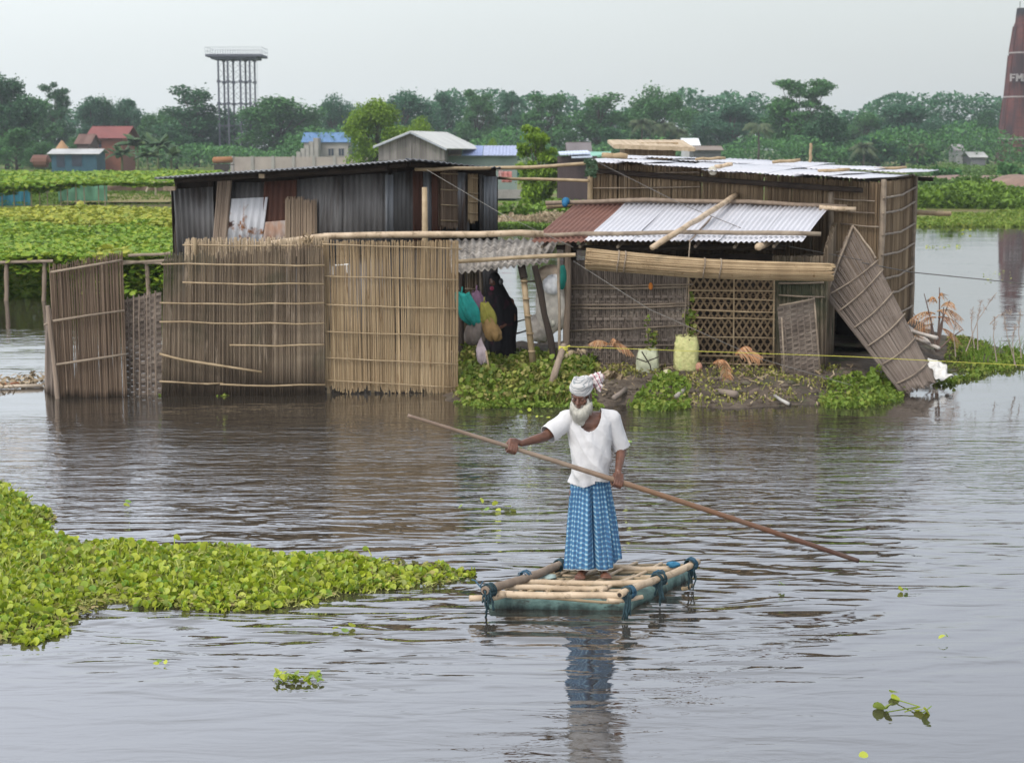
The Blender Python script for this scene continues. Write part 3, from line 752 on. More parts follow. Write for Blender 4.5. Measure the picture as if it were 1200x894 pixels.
gable_house(106, 143, 160.5, 148.5, 270, 9, brickr, redroof, 'brick_house', 'brick house with a red tin roof among the far left trees', over=.8, windows=((112, 119, 165, 174),))
gable_house(90, 104, 168, 158, 262, 6, plain('brown_wall', (.1, .07, .06)), plain('rust_roof', (.16, .09, .07)), 'brown_shed', 'small dark brown shed beside the red roofed brick house', 'shed')
gable_house(60, 113, 180, 175.5, 235, 5, bluetin, greyroof, 'blue_shed', 'long blue walled shed with a pale tin roof at the far left', 'shed', over=.5, doors=((66, 76, 181, 196), (84, 96, 181, 195)))
gable_house(356, 408, 166, 156, 285, 7, concrete, blueroof, 'blue_roofed_house', 'grey house with a small blue roof behind the boundary wall', windows=((385, 391, 174, 183), (397, 403, 174, 183)))
gable_house(813, 845, 176, 172, 250, 6, plain('dark_wall', (.08, .08, .08)), plain('brown_roof', (.2, .16, .13)), 'low_house', 'low dark house with a brown roof right of the palm clump')
gable_house(803, 818, 170, 163, 262, 6, whitew, plain('white_roof', (.7, .72, .74)), 'white_house', 'white house with a bright roof right of the palm clump')
gable_house(1138, 1155, 184, 179, 285, 5, plain('grey_wall', (.13, .13, .14)), greyroof, 'grey_hut', 'tiny dark hut with pale roof left of the chimney', 'hut')
gable_house(1121, 1129, 176, 170, 290, 5, whitew, plain('pinkish_roof', (.4, .36, .38)), 'white_hut', 'tiny white hut with pitched roof in the trees left of the chimney', 'hut')
gable_house(668, 690, 178, 168, 190, 6, plain('grey_wood', (.09, .08, .08)), plain('dull_roof', (.16, .14, .14)), 'gabled_shed', 'dull gabled shed just above the dark planked shed', 'shed')
# stepped stairs wall beside blue roofed house
b = MB(); 
for i in range(5):
    p = at(352 + i * 5, 190, 283); zt = at(0, 178 - i * 4, 283).z; b.box((p.x, 283, (GZ + zt) / 2), (.8, 4, zt - GZ))
o = b.build('concrete_ruin', concrete, loc=(at(360, 190, 283).x, 283, GZ)); tag(o, 'stepped grey concrete wall left of the blue roofed house', 'wall')
# boundary wall with pilasters
rt = thing('boundary_wall', (at(350, 195, 262).x, 262, GZ), 'long pale concrete boundary wall with pilasters beyond the tin hut', 'wall')
b = MB(); xa, xb = at(272, 190, 262).x, at(440, 190, 262).x; zt = at(300, 184, 262).z; b.box(((xa + xb) / 2, 262, (zt + GZ) / 2 - .1), (xb - xa, .25, zt - GZ + .2)); b.build('wall_panel', plain('wall_plaster', (.33, .28, .25), sc=(.5, .5, .5)), rt)
for k in range(8):
    x = lerp(xa, xb, k / 7); b = MB(); b.box((x, 261.85, (zt + GZ) / 2), (.45, .3, zt - GZ + .25)); b.build('pilaster', concrete, rt)
# orange tanker cart on wheels
rt = thing('water_tanker', at(261, 192, 255), 'small orange tanker trailer in front of the far boundary wall', 'tanker trailer')
orange = plain('orange_paint', (.28, .12, .045)); b = MB(); c = at(261, 188, 255)
b.tube([c + Vector((-1.5, 0, 0)), c + Vector((-1.35, 0, 0)), c + Vector((1.35, 0, .1)), c + Vector((1.5, 0, .1))], [.25, .48, .48, .25], 14); b.build('tank', orange, rt, smooth=True)
for dx in (-.6, .5):
    b = MB(); b.tube([c + Vector((dx, -.75, -1.1)), c + Vector((dx, -.5, -1.1))], .62, 14); b.build('wheel', MT['wood_dark'], rt)
b = MB(); b.box(c + Vector((0, 0, -.65)), (3.2, 1.1, .14)); b.build('chassis', MT['wood_dark'], rt)
# haystack + brown bin
b = MB(); p = at(73, 176, 240); p.z = GZ; zt = at(73, 165, 240).z
b.tube([p, p + Vector((0, 0, (zt - GZ) * .45)), p + Vector((0, 0, (zt - GZ) * .75)), p + Vector((0, 0, zt - GZ))], [1.3, 1.25, .95, .1], 14)
o = b.build('haystack', plain('straw', (.34, .2, .1)), loc=p); tag(o, 'brown conical haystack behind the blue walled shed', 'haystack')
b = MB(); p = at(48, 192, 228); b.tube([p + Vector((-1, 0, .1)), p + Vector((-.9, 0, .3)), p + Vector((.9, 0, .3)), p + Vector((1, 0, .1))], [.5, .85, .85, .5], 12)
o = b.build('rusty_tank', plain('rusty_tank', (.14, .065, .045)), loc=p); tag(o, 'rusty brown tank lying at the far left field edge', 'tank')

# grey gabled shed behind the tin hut
def grey_shed():
    Y = 112; rt = thing('grey_shed', (at(505, 200, Y).x, Y + 4, GZ), 'grey plank shed with a pale tin gable roof behind the tin hut', 'shed')
    P = lambda u, v, y=Y: at(u, v, y)
    x0, x1 = P(444, 172).x, P(521, 174).x; ze = P(444, 171).z; xr = P(481, 155).x; zr = P(481, 155).z; ze1 = P(522, 174).z; D = 9.5; sh = 2.0
    pl = mat('plank_grey', [(.10, .09, .085), (.2, .185, .175), (.28, .26, .245)], sc=(5, 5, .4), island=.6)
    wb = MB(); n = 26
    for i in range(n):
        a, c = lerp(x0, x1, i / n), lerp(x0, x1, (i + .94) / n); m_ = (a + c) / 2
        zt = lerp(ze, zr, (m_ - x0) / (xr - x0)) if m_ < xr else lerp(zr, ze1, (m_ - xr) / (x1 - xr))
        wb.box((m_, Y, (GZ + zt) / 2), (c - a, .05, zt - GZ))
    wb.box((x1, Y + D / 2, (GZ + ze1) / 2), (.06, D, ze1 - GZ)); wb.box((x0, Y + D / 2, (GZ + ze) / 2), (.06, D, ze - GZ)); wb.build('wall', pl, rt)
    bt = MB(); bt.bar((x0, Y - .06, ze - .9), (x1, Y - .06, ze - .9), .08); bt.bar((xr, Y - .06, GZ), (xr, Y - .06, zr), .12); bt.build('batten', pl, rt)
    rf = MB(); o = .35
    ridge0 = (xr, Y - o, zr + .08); ridge1 = (xr + sh, Y + D, zr + .08)
    rf.sheet((x0 - .35, Y - o, ze - .02), ridge0, ridge1, (x0 - .35 + sh, Y + D, ze - .02), 1, 1, None, .06)
    p1 = P(522, 175); rf.sheet(ridge0, (x1 + .15, Y - o, ze1), (x1 + 2.3, Y + D, ze1 - .05), ridge1, 30, 1, lambda U, V_: .015 * np.sin(V_ * 90), .06)
    rf.build('roof', plain('pale_tin', (.5, .5, .47), rough=.6, sc=(.8, .8, .8)), rt)
    ed = MB(); ed.bar((x0 - .35, Y - o - .04, ze - .12), (xr, Y - o - .04, zr - .03), .1); ed.bar((xr, Y - o - .04, zr - .03), (x1 + .15, Y - o - .04, ze1 - .1), .1); ed.build('barge_board', plain('barge', (.33, .36, .4)), rt)
grey_shed()
# long low house right of it
rt = thing('long_house', (at(565, 200, 118).x, 121, GZ), 'long low pale green house with a patchy blue tin roof', 'house')
b = MB(); Y = 118; x0, x1 = at(523, 185, Y).x, at(606, 185, Y).x; ze = at(0, 183, Y).z; b.box(((x0 + x1) / 2, Y + 3, (ze + GZ) / 2), (x1 - x0, 6, ze - GZ)); b.build('wall', plain('pale_green_wall', (.22, .27, .25), sc=(.6, .6, .6)), rt)
b = MB(); b.box(((x0 + x1) / 2 + 1, Y - .03, GZ + .35), (x1 - x0 - 1, .1, .6)); b.build('plinth', plain('pale_plinth', (.3, .28, .27)), rt)
for i, (a, c, mm) in enumerate(((522, 541, plain('rusty_sheet', (.28, .19, .14))), (541, 566, plain('blue_sheet', (.2, .25, .42), var=.3, sc=(1, 1, 1))), (566, 607, plain('pale_blue_sheet', (.3, .34, .48), var=.3)))):
    b = MB(); q0, q1 = at(a, 184, Y - .5), at(c, 184, Y - .5); zt = at(0, 175, Y + 3).z + .1
    b.sheet((q0.x, Y - .5, ze + .06), (q1.x - .03, Y - .5, ze + .06), (q1.x - .03, Y + 3.2, zt + .15), (q0.x, Y + 3.2, zt + .15), 20, 1, lambda U, V_: .02 * np.sin(U * 60), .05); b.build('roof_sheet', mm, rt)
# dark planked shed behind the reed hut
rt = thing('dark_shed', (at(672, 210, 92).x, 94, GZ), 'dark planked shed with pale blue roof edge left of the reed hut', 'shed')
b = MB(); Y = 92; x0, x1 = at(654, 185, Y).x, at(700, 185, Y).x; ze = at(0, 183, Y).z
for i in range(14):
    a, c = lerp(x0, x1, i / 14), lerp(x0, x1, (i + .92) / 14); b.box(((a + c) / 2, Y, (ze + GZ) / 2), (c - a, .06, ze - GZ))
b.box(((x0 + x1) / 2, Y + 2, (ze + GZ) / 2), (x1 - x0 - .1, 3.9, ze - GZ - .05)); b.build('wall', darkplank, rt)
for (a, c, v0, v1, yy) in ((656, 692, 180.5, 179, Y - .4), (670, 694, 184, 183, Y - .8)):
    p0, p1 = at(a, v0, yy), at(c, v1, yy); b = MB(); b.sheet(p0, p1, p1 + Vector((0, 3.5, .12)), p0 + Vector((0, 3.5, .12)), 20, 1, lambda U, V_: .02 * np.sin(U * 60), .08); b.build('roof_sheet', plain('pale_blue_roof', (.5, .56, .66)), rt)
b = MB(); p = at(702, 182, 100); b.sheet(at(688, 184, 100), at(716, 180, 100), at(716, 178, 104), at(690, 178, 104), 6, 1, None, .08); tag(b.build('green_tarpaulin', plain('green_tarp', (.2, .42, .32)), loc=p), 'pale green tarpaulin stretched above the left end of the reed hut', 'tarpaulin')
# thatched small hut beyond the reed hut roof
rt = thing('thatched_hut', (at(765, 190, 60).x, 62, .1), 'small reed walled hut with a flat thatched roof behind the reed hut', 'hut')
b = MB(); Y = 60; x0, x1 = at(733, 178, Y).x, at(792, 178, Y).x; zt = at(0, 173.5, Y).z
n = 90
for i in range(n):
    a = lerp(x0, x1, i / n); b.box((a, Y + random.uniform(0, .03), (.05 + zt) / 2), ((x1 - x0) / n * .95, .03, zt))
b.box(((x0 + x1) / 2, Y + 2, zt / 2), (x1 - x0 - .1, 3.8, zt - .1)); b.build('wall', MT['reed_hut'], rt)
b = MB(); 
for i in range(160):
    a = x0 - .4 + (x1 - x0 + 1.0) * i / 160; b.bar((a, Y - .45, zt + .02 + random.uniform(0, .06) - .10 * i / 160), (a + .05, Y + 4.2, zt + .22 + random.uniform(0, .04)), .1)
b.build('thatch', MT['reed_straw'], rt)
b = MB()
for i, (u, l) in enumerate(((765, 2.6), (760, 3.0))): p = at(u, 169 + i, 61.5); b.bar(p + Vector((-.9, 0, .0)), p + Vector((.9, 0, .02)), .12, .08)
b.build('ridge_bundle', MT['reed_tan'], rt)
# ------------------------------------------------------------------ crops, bushes and shore plants (uncountable: one object each)
def band(u0, u1, Ya, Yb, h, n, seed, hmin=.0, base=GZ):
    g = np.random.default_rng(seed); y = g.uniform(Ya, Yb, n); u = g.uniform(u0, u1, n); x = (u - 600) / FPX * y / 1.0
    env = np.clip(fbm(x * .35 + seed, y * .25 + seed, seed) * 2.2 - .5, .15, 1)
    z = base + hmin + h * env * g.uniform(0, 1, n) ** .7
    return np.stack([x, y, z], -1)
leaf_mass('shore_water_plants', 'leaf_fresh', np.vstack([band(1040, 1260, 80, 99, .22, 16000, 3, base=.02)]), .16, label='bright green floating plants along the far right shore', cat='water plants')
leaf_mass('shore_bushes', 'bush_green', np.vstack([band(1050, 1260, 99, 118, 1.5, 15000, 6, base=.1), band(560, 700, 84, 92, .9, 5000, 8, base=.1)]), .26, label='rounded green bushes on the far shore', cat='bushes')
leaf_mass('shore_dry_grass', 'dry_grass', np.vstack([band(565, 660, 80, 83, .8, 1800, 18, base=.1)]), .13, (.9, 1.5), label='dry straw coloured grass in front of the shore bushes', cat='grass')
leaf_mass('crop_field', 'crop_green', np.vstack([band(1050, 1186, 128, 140, 1.3, 9000, 12), band(1060, 1170, 190, 240, 1.3, 9000, 13), band(1100, 1260, 250, 270, 1.5, 6000, 14), band(1180, 1260, 118, 128, .9, 3000, 24)]), .36, label='rows of dark green crops in the right fields', cat='crops')
leaf_mass('mound_shrubs', 'tree_b', np.vstack([band(1088, 1122, 172, 180, 2.0, 2200, 15), band(1165, 1194, 172, 180, 2.2, 2200, 17)]), .4, label='dark shrubs below the brick chimney', cat='shrubs')
leaf_mass('shore_grass', 'bush_green', np.vstack([band(560, 705, 78, 84, .25, 6000, 19, base=.05), band(640, 705, 92, 112, .3, 4000, 20, base=.2), band(-60, 240, 105, 135, .3, 9000, 21, base=.2)]), .14, label='short green grass on the far shore between the huts', cat='grass')
# earth mounds right
for i, (u, v, Y, rx, ry, rz, lab) in enumerate(((1098, 206, 150, 3.4, 3, 1.25, 'bare brown earth mound beside the right end of the hut roof'), (1135, 202, 168, 8.5, 5, 1.1, 'long brown earth bank below the brick chimney'), (1192, 210, 130, 2.6, 5, 1.7, 'brown earth heap at the right edge below the chimney'))):
    b = MB(); p = at(u, v, Y); b.ell((p.x, Y, GZ - .2), (rx, ry, rz), nu=28, nv=14); V = b.V[0]; V[:, 2] += .3 * (fbm(V[:, 0] * .8, V[:, 1] * .8, 4) - .5)
    tag(b.build('earth_mound', plain('brown_earth' + str(i), (.2, .13, .095), var=.3, sc=(1, 1, 1)), loc=(p.x, Y, GZ), smooth=True), lab, 'earth mound')

# ------------------------------------------------------------------ creeper trellises on the left
def vine_cover(poly_px, z, n, seed, size, mk, droop=0.):
    P2 = np.array([tuple(gp(u, v, z).xy) for u, v in poly_px]); g = np.random.default_rng(seed); lo, hi = P2.min(0), P2.max(0)
    Q = g.uniform(lo, hi, (int(n * 3.5), 2)); Q = Q[inpoly(Q, [tuple(p) for p in P2])][:n]
    zz = z + .42 * (fbm(Q[:, 0] * .55, Q[:, 1] * .35, seed) - .5) + g.uniform(-.09, .09, len(Q))
    return np.column_stack([Q, zz])
VL = [(-.5, 0, 0), (-.36, .36, .05), (0, .52, .0), (.38, .34, .06), (.55, 0, 0), (.36, -.38, .05), (0, -.5, 0), (-.38, -.34, .06)]
VF = [[0, 1, 2, 3, 4], [0, 4, 5, 6, 7]]
def vine_obj(name, mk, pts, size, label, tilt=(0, .8), seed=0):
    g = np.random.default_rng(seed); N = len(pts); b = MB(); b.scatter(VL, VF, pts, rotz_tilt(N, *tilt, g), g.uniform(.6, 1.35, N) * size)
    return tag(b.build(name, MT[mk]), label, 'creepers', None, 'stuff')
zT = 1.0
front = vine_cover([(-200, 305), (240, 303), (240, 262), (-200, 258)], zT, 50000, 31, .2, None)
g = np.random.default_rng(77); n = 16000
uu = g.uniform(-200, 240, n); yb = gp(0, 303, zT).y
xx = (uu - 600) / FPX * yb; dr = np.clip(fbm(xx * 1.2 + 5, xx * 0, 6) * 1.9 - .35, .1, 1)
hang = np.column_stack([xx, yb + g.uniform(-.25, 1.2, n), zT + .1 - (.95 * dr) * g.uniform(0, 1, n) ** 1.3])
n2 = 2600; u2 = g.uniform(-60, 240, n2); back = np.column_stack([(u2 - 600) / FPX * (yb + 2), yb + 1.5 + g.uniform(0, 2, n2), g.uniform(.02, .95, n2)])
vine_obj('gourd_creepers', 'vine_green', np.vstack([front, hang, back]), .118, 'dense green gourd creepers covering the near trellis over the water', seed=1)
vine_obj('yellow_creepers', 'vine_yellow', np.vstack([vine_cover([(-60, 259), (60, 262), (240, 266), (240, 246), (-60, 245)], zT + .05, 15000, 32, .26, None), vine_cover([(110, 300), (150, 300), (150, 290), (110, 290)], zT + .1, 110, 34, .2, None)]), .18, 'yellowing creepers on the far strip of the near trellis', seed=2)
far_pts = vine_cover([(-60, 218), (215, 213), (260, 201), (-60, 202)], 1.75, 9000, 33, .3, None)
yb2 = 93; n = 5500; uu = g.uniform(-60, 210, n); xx = (uu - 600) / FPX * yb2; dr = np.clip(fbm(xx * .45 + 15, xx * 0 + 2, 9) * 2.2 - .5, .12, 1) * np.where(uu < 85, 1, .3)
hang2 = np.column_stack([xx, yb2 + g.uniform(-.3, 1.5, n), 1.8 - 1.4 * dr * g.uniform(0, 1, n) ** 1.4])
vine_obj('far_creepers', 'vine_green', np.vstack([far_pts, hang2]), .26, 'far green creeper trellis in front of the blue walled shed', seed=3)
# trellis frames
def pole(mb, a, b_, r, sag=.0, n=5, w=.01):
    pts = [Vector(a).lerp(Vector(b_), i / (n - 1)) + Vector((random.uniform(-w, w), random.uniform(-w, w), random.uniform(-w, w) - sag * math.sin(math.pi * i / (n - 1)))) for i in range(n)]
    mb.tube(pts, [r * (1 + .08 * ((i % 2) * 2 - 1)) for i in range(n)], 8); return mb
rt = thing('creeper_trellis', (at(60, 345, yb).x, yb, 0), 'bamboo trellis frame standing in the water under the near creepers', 'trellis')
for (a, c) in (((-60, 309), (62, 306)), ((140, 306), (190, 309)), ((150, 300), (200, 297)), ((0, 262), (110, 266)), ((100, 266), (215, 270)), ((40, 293), (80, 292)), ((142, 309), (205, 305))):
    b = MB(); za = zT + .12
    Ya = yb - .3 if a[1] > 300 or a[1] == 300 else (gp(0, a[1], zT).y)
    pole(b, at(*a, Ya), at(*c, Ya), .035 if Ya < 45 else .05, n=6); b.build('crosspole', MT['bamboo_old'], rt)
for (u0, v0, u1, v1) in ((52, 307, 50, 345), (172, 306, 174, 345), (120, 308, 119, 345), (8, 307, 6, 345), (-30, 307, -30, 345)):
    b = MB(); p1 = at(u1, v1, yb - .2); p1.z = -.5; pole(b, at(u0, v0, yb - .2), p1, .055); b.build('post', MT['wood_grey'], rt)
rt = thing('far_trellis', (at(60, 240, yb2).x, yb2, 0), 'far trellis frame with thin posts above the blue tarpaulin', 'trellis')
for i in range(14):
    u = -20 + i * 11 + random.uniform(-4, 4); b = MB(); pole(b, (at(u, 200, yb2).x, yb2, .0), (at(u, 200, yb2).x, yb2, 1.75), .03); b.build('post', MT['bamboo_old'], rt)
b = MB(); pole(b, at(-60, 216, yb2), at(215, 214, yb2), .05); b.build('crosspole', MT['bamboo_old'], rt)
# tarps / nets / wall behind
def panel(name, u0, u1, v0, v1, Y, m_, label, cat, wav=.06, thick=.03):
    b = MB(); a, c = at(u0, v0, Y), at(u1, v1, Y)
    b.sheet((a.x, Y, c.z), (c.x, Y, c.z), (c.x, Y, a.z), (a.x, Y, a.z), 30, 6, lambda U, V_: wav * np.sin(U * 17 + V_ * 3) * np.sin(U * 41 + 1), thick)
    return tag(b.build(name, m_, loc=(a.x, Y, c.z), smooth=True), label, cat)
panel('blue_tarpaulin', -10, 36, 219, 243, 107, plain('blue_tarp', (.03, .16, .23), var=.35, sc=(.6, .6, .6)), 'dark blue tarpaulin hung under the far left trellis', 'tarpaulin')
panel('green_net', 68, 126, 217, 238, 109, plain('green_netting', (.11, .25, .17), var=.3, sc=(.6, .6, .6)), 'pale green netting hung under the far trellis', 'net')
panel('brown_screen', 126, 215, 218, 227, 140, plain('brown_screen', (.18, .12, .09), var=.25, sc=(.5, .5, .5)), 'low brown reed screen behind the white cow', 'screen')
MT['dry_field'] = plain('dry_field', (.3, .24, .09), var=.25, sc=(.4, .4, .4))
b = MB(); b.add([tuple(gp(u, v, GZ + .14)) for u, v in ((70, 237), (215, 237), (215, 227), (120, 227))], [[0, 1, 2, 3]]); tag(b.build('stubble_field', MT['dry_field']), kind='structure')
# farm worker behind the trellis, bending: yellow shirt
def rigid_person(): pass
# ------------------------------------------------------------------ reed screens
def reeds(mb, BL, BR, TR, TL, pitch, w, rag=.05, ragb=.0, layers=3, off=.012, tfn=None, bfn=None, tilt=.01, nseg=1, bow=None):
    """row of individual reeds between bottom edge BL-BR and top edge TL-TR"""
    BL, BR, TR, TL = [np.array(p, float) for p in (BL, BR, TR, TL)]
    L = np.linalg.norm(BR - BL); n = max(3, int(L / pitch)); nr = np.cross(BR - BL, TL - BL); nr /= np.linalg.norm(nr); ax = (BR - BL) / L
    for ly in range(layers):
        for i in range(n):
            t_ = (i + .37 * ly + random.uniform(-.3, .3)) / n; t_ = min(1, max(0, t_)); t2 = min(1, max(0, t_ + random.uniform(-tilt, tilt)))
            b = BL + (BR - BL) * t_; tp = TL + (TR - TL) * t2; d = tp - b; ln = np.linalg.norm(d); d /= ln
            e1 = random.uniform(-rag, rag * .4) + (tfn(t_) if tfn else 0); e0 = random.uniform(-ragb, ragb) + (bfn(t_) if bfn else 0)
            tp = tp + d * e1; b = b - d * e0; ww = w * random.uniform(.55, 1.15) / 2; o = nr * (random.uniform(-off, off) - ly * off * 1.6)
            sx = ax * ww; sn = nr * ww * .7
            m_ = nseg; V = []
            for k in range(m_ + 1):
                q = b + (tp - b) * (k / m_) + o + (nr * bow(k / m_) if bow is not None else 0) + (ax * random.uniform(-.004, .004) if 0 < k < m_ else 0)
                s_ = 1 - .35 * (k / m_)
                V += [q - sx * s_, q + sn * s_, q + sx * s_, q - sn * s_]
            F = []
            for k in range(m_):
                a = 4 * k
                for j in range(4): F.append([a + j, a + (j + 1) % 4, a + 4 + (j + 1) % 4, a + 4 + j])
            F += [[3, 2, 1, 0], [4 * m_, 4 * m_ + 1, 4 * m_ + 2, 4 * m_ + 3]]
            mb.add(np.array(V), F)
    return mb
def batten(parent, pts, r=.013, m_='bamboo_old', name='batten', wob=.006):
    b = MB(); P = []
    for a, c in zip(pts[:-1], pts[1:]):
        k = max(2, int((Vector(c) - Vector(a)).length / .35))
        for i in range(k): P.append(Vector(a).lerp(Vector(c), i / k) + Vector((0, 0, random.uniform(-wob, wob))))
    P.append(Vector(pts[-1])); b.tube(P, [r * random.uniform(.88, 1.1) for _ in P], 7); return b.build(name, MT[m_], parent, smooth=True)
FR = Vector((0, -.04, 0))

# fence A : far left leaning screen, with a narrow return on its left
YA = 24.75
rt = thing('reed_fence', at(100, 468, YA), 'short leaning brown reed fence at the far left end of the compound', 'fence')
b = MB(); reeds(b, at(66, 470, YA - .1), at(149, 467, YA + .1), at(143, 297, YA + .1), at(58, 312, YA - .1), .016, .019, .09, .0, nseg=3, tilt=.02, bfn=lambda t_: .15); b.build('reed_screen', MT['reed_brown'], rt)
b = MB(); reeds(b, at(53, 470, YA + .7), at(66, 470, YA - .05), at(66, 380, YA - .05), at(55, 360, YA + .7), .016, .02, .07, bfn=lambda t_: .15); b.build('side_screen', MT['reed_grey'], rt)
b = MB(); pole(b, at(56, 358, YA - .12), at(68, 480, YA - .12), .035); b.build('post', MT['wood_grey'], rt)
for (a, c) in (((59, 319), (143, 305)), ((62, 376), (146, 364)), ((66, 427), (148, 415)), ((52, 381), (66, 374))):
    batten(rt, [at(*a, YA - .16), at(*c, YA + .04)], .018, 'bamboo_old')
# fence B : low dark plaited panel between
def plaited(name, TLp, TRp, BRp, BLp, Yl, Yr, rows, cols, m_, rt, amp=.012, over=.98):
    b = MB(); P = lambda s, t_: Vector(at(lerp(TLp[0], TRp[0], s), lerp(TLp[1], TRp[1], s), lerp(Yl, Yr, s))).lerp(Vector(at(lerp(BLp[0], BRp[0], s), lerp(BLp[1], BRp[1], s), lerp(Yl, Yr, s))), t_)
    for j in range(rows):          # horizontal strips weaving in and out
        z0, z1 = j / rows, (j + over) / rows; V = []; k = cols * 3
        for i in range(k + 1):
            s = i / k; o = Vector((0, -amp * math.sin(s * cols * math.pi * 1.0 + (j % 2) * math.pi), 0)) + Vector((0, random.uniform(-.002, .002), 0))
            V += [tuple(P(s, z0) + o), tuple(P(s, z1) + o)]
        b.add(V, [[2 * i, 2 * i + 2, 2 * i + 3, 2 * i + 1] for i in range(k)])
    o1 = b.build(name, m_, rt)
    b = MB()
    for i in range(1, cols):
        s = i / cols; b.tube([P(s, -.02), P(s, 1.02)], .011, 5)
    b.build('stake', m_, rt); return o1
YB = 25.0
rt = thing('plaited_fence', at(168, 466, YB), 'low dark plaited fence panel between the two left reed fences', 'fence')
plaited('plaited_screen', (143, 352), (189, 342), (190, 470), (147, 470), YB + .1, YB, 34, 7, MT['plait'], rt)
for u, v0 in ((156, 345), (163, 347), (172, 343), (181, 341)):
    b = MB(); pole(b, at(u, v0, YB - .06), at(u + 1, 475, YB - .06), .008); b.build('post', MT['wood_grey'], rt)
# fence C : long dark screen
YC = 24.9
rt = thing('reed_fence', at(285, 462, YC), 'long dark weathered reed fence standing in the water left of the tan fence', 'fence')
b = MB(); reeds(b, at(190, 463, YC), at(381, 458, YC + .1), at(380, 293, YC + .1), at(192, 300, YC), .0155, .02, .09, .04, nseg=3, tilt=.006, layers=2,
    tfn=lambda t_: (.02 if t_ < .13 else (.02 * math.sin(t_ * 30) + (.07 if .55 < t_ < .98 else .02))), bfn=lambda t_: .2); b.build('reed_screen', MT['reed_dark'], rt)
for (a, c) in (((189, 309), (380, 311)), ((214, 331), (380, 333)), ((187, 355), (380, 355)), ((187, 377), (380, 379)), ((269, 404), (380, 404)), ((187, 447), (262, 449)), ((258, 451), (381, 451))):
    batten(rt, [at(*a, YC - .05), at((a[0] + c[0]) / 2, (a[1] + c[1]) / 2 + 1.2, YC - .04), at(*c, YC + .03)], .013, 'bamboo', wob=.011)
batten(rt, [at(187, 415, YC - .07), at(215, 422, YC - .06), at(307, 436, YC - .05)], .019, 'bamboo')
# pale short reed row behind C
rt = thing('reed_fence', at(295, 290, YC + .35), 'pale straw coloured reed screen peeking above the long dark fence', 'fence')
b = MB(); reeds(b, at(217, 440, YC + .3), at(384, 440, YC + .3), at(384, 279, YC + .3), at(217, 280, YC + .3), .022, .026, .06, nseg=1); b.build('reed_screen', MT['reed_straw'], rt)
batten(rt, [at(214, 287, YC + .24), at(384, 289, YC + .24)], .012, 'bamboo'); b = MB(); pole(b, at(228, 279, YC + .22), at(226, 460, YC + .22), .03); b.build('post', MT['bamboo'], rt)
# fence D : tan screen
YD = 25.2
rt = thing('reed_fence', at(458, 460, YD), 'light tan reed fence raised just above the water beside the open shed', 'fence')
b = MB(); reeds(b, at(381, 452, YD - .1), at(537, 458, YD), at(538, 282, YD), at(376, 282, YD - .1), .0135, .0175, .035, .05, nseg=3, tilt=.02, layers=2, bfn=lambda t_: .06 * math.sin(t_ * 9) ** 2); b.build('reed_screen', MT['reed_tan'], rt)
for (a, c) in (((378, 286), (541, 292)), ((378, 324), (537, 328)), ((378, 357), (537, 362)), ((378, 389), (537, 394)), ((377, 419), (537, 427)), ((377, 445), (537, 454))):
    batten(rt, [at(*a, YD - .14), at(*c, YD - .04)], .010, 'bamboo')
for u, w_ in ((386, .22), (437, .05), (503, .045)):
    b = MB(); b.bar(at(u, 435, YD + .08), at(u, 482, YD + .08), w_, .05); b.build('post', MT['bamboo'], rt)
o = MB(); o.tube([at(391, 311, YD - .07), at(408, 310, YD - .07)], .012, 6); o.tube([at(389, 312, YD - .07), at(389.5, 322, YD - .07)], .02, 6); o.tube([at(406, 309, YD - .07), at(407, 320, YD - .07)], .008, 6); o.build('torn_strip', plain('white_strip', (.7, .68, .64)), rt)

# ------------------------------------------------------------------ tin hut
def corrug(mb, TL, TR, BR, BL, pitch=.11, amp=.018, thick=.004, along='u', per=6):
    """corrugations run from the top edge to the bottom edge"""
    L = (Vector(TR) - Vector(TL)).length; k = L / pitch; n = int(k * per)
    mb.sheet(BL, BR, TR, TL, n, 2, lambda U, V_: amp * np.sin(U * k * 2 * np.pi) + .006 * np.sin(U * 7 + V_ * 5), thick); return mb
YH = 28.6
def hp(u, v):       # point on the tin hut's front wall line
    if u <= 455: Y = lerp(29.6, 28.2, (u - 203) / (455 - 203))
    else: Y = lerp(28.2, 31.0, (u - 455) / (582 - 455))
    return at(u, v, Y)
rt = thing('tin_hut', at(390, 430, 30), 'large dark patched corrugated tin hut on the left', 'hut')
sheets = [((203, 222), (250, 219), (252, 297), (208, 300), 'tin_dark', 0), ((262, 214), (318, 214), (314, 300), (258, 300), 'tin_dark', .05), ((310, 213), (348, 211), (346, 300), (306, 300), 'tin_rust', -.06),
          ((346, 211), (400, 206), (400, 300), (344, 300), 'tin_dark', 0), ((396, 206), (455, 203), (455, 300), (396, 300), 'tin_dark', .03)]
for (a, b2_, c, d, mk, dy) in sheets:
    b = MB(); f = Vector((0, dy, 0)); corrug(b, hp(*a) + f, hp(*b2_) + f, hp(*c) + f, hp(*d) + f); b.build('wall_sheet', MT[mk], rt, smooth=True)
for (u0, u1, vt0, vt1, vb, mk, dy) in ((452, 461, 205, 205, 290, 'tin_grey', -.05), (459, 487, 203, 200, 290, 'tin_dark', 0), (484, 497, 199, 200, 290, 'tin_rust', -.03), (496, 509, 200, 201, 290, 'tin_grey', 0), (506, 519, 200, 201, 290, 'tin_rust', -.04),
                                       (534, 551, 202, 203, 275, 'tin_grey', 0), (562, 570, 205, 206, 275, 'tin_dark', 0), (567, 582, 207, 207, 275, 'tin_grey', -.04)):
    b = MB(); f = Vector((0, dy, 0)); corrug(b, hp(u0, vt0) + f, hp(u1, vt1) + f, hp(u1, vb) + f, hp(u0, vb) + f, pitch=.12); b.build('wall_sheet', MT[mk], rt, smooth=True)
f = Vector((0, -.09, 0))
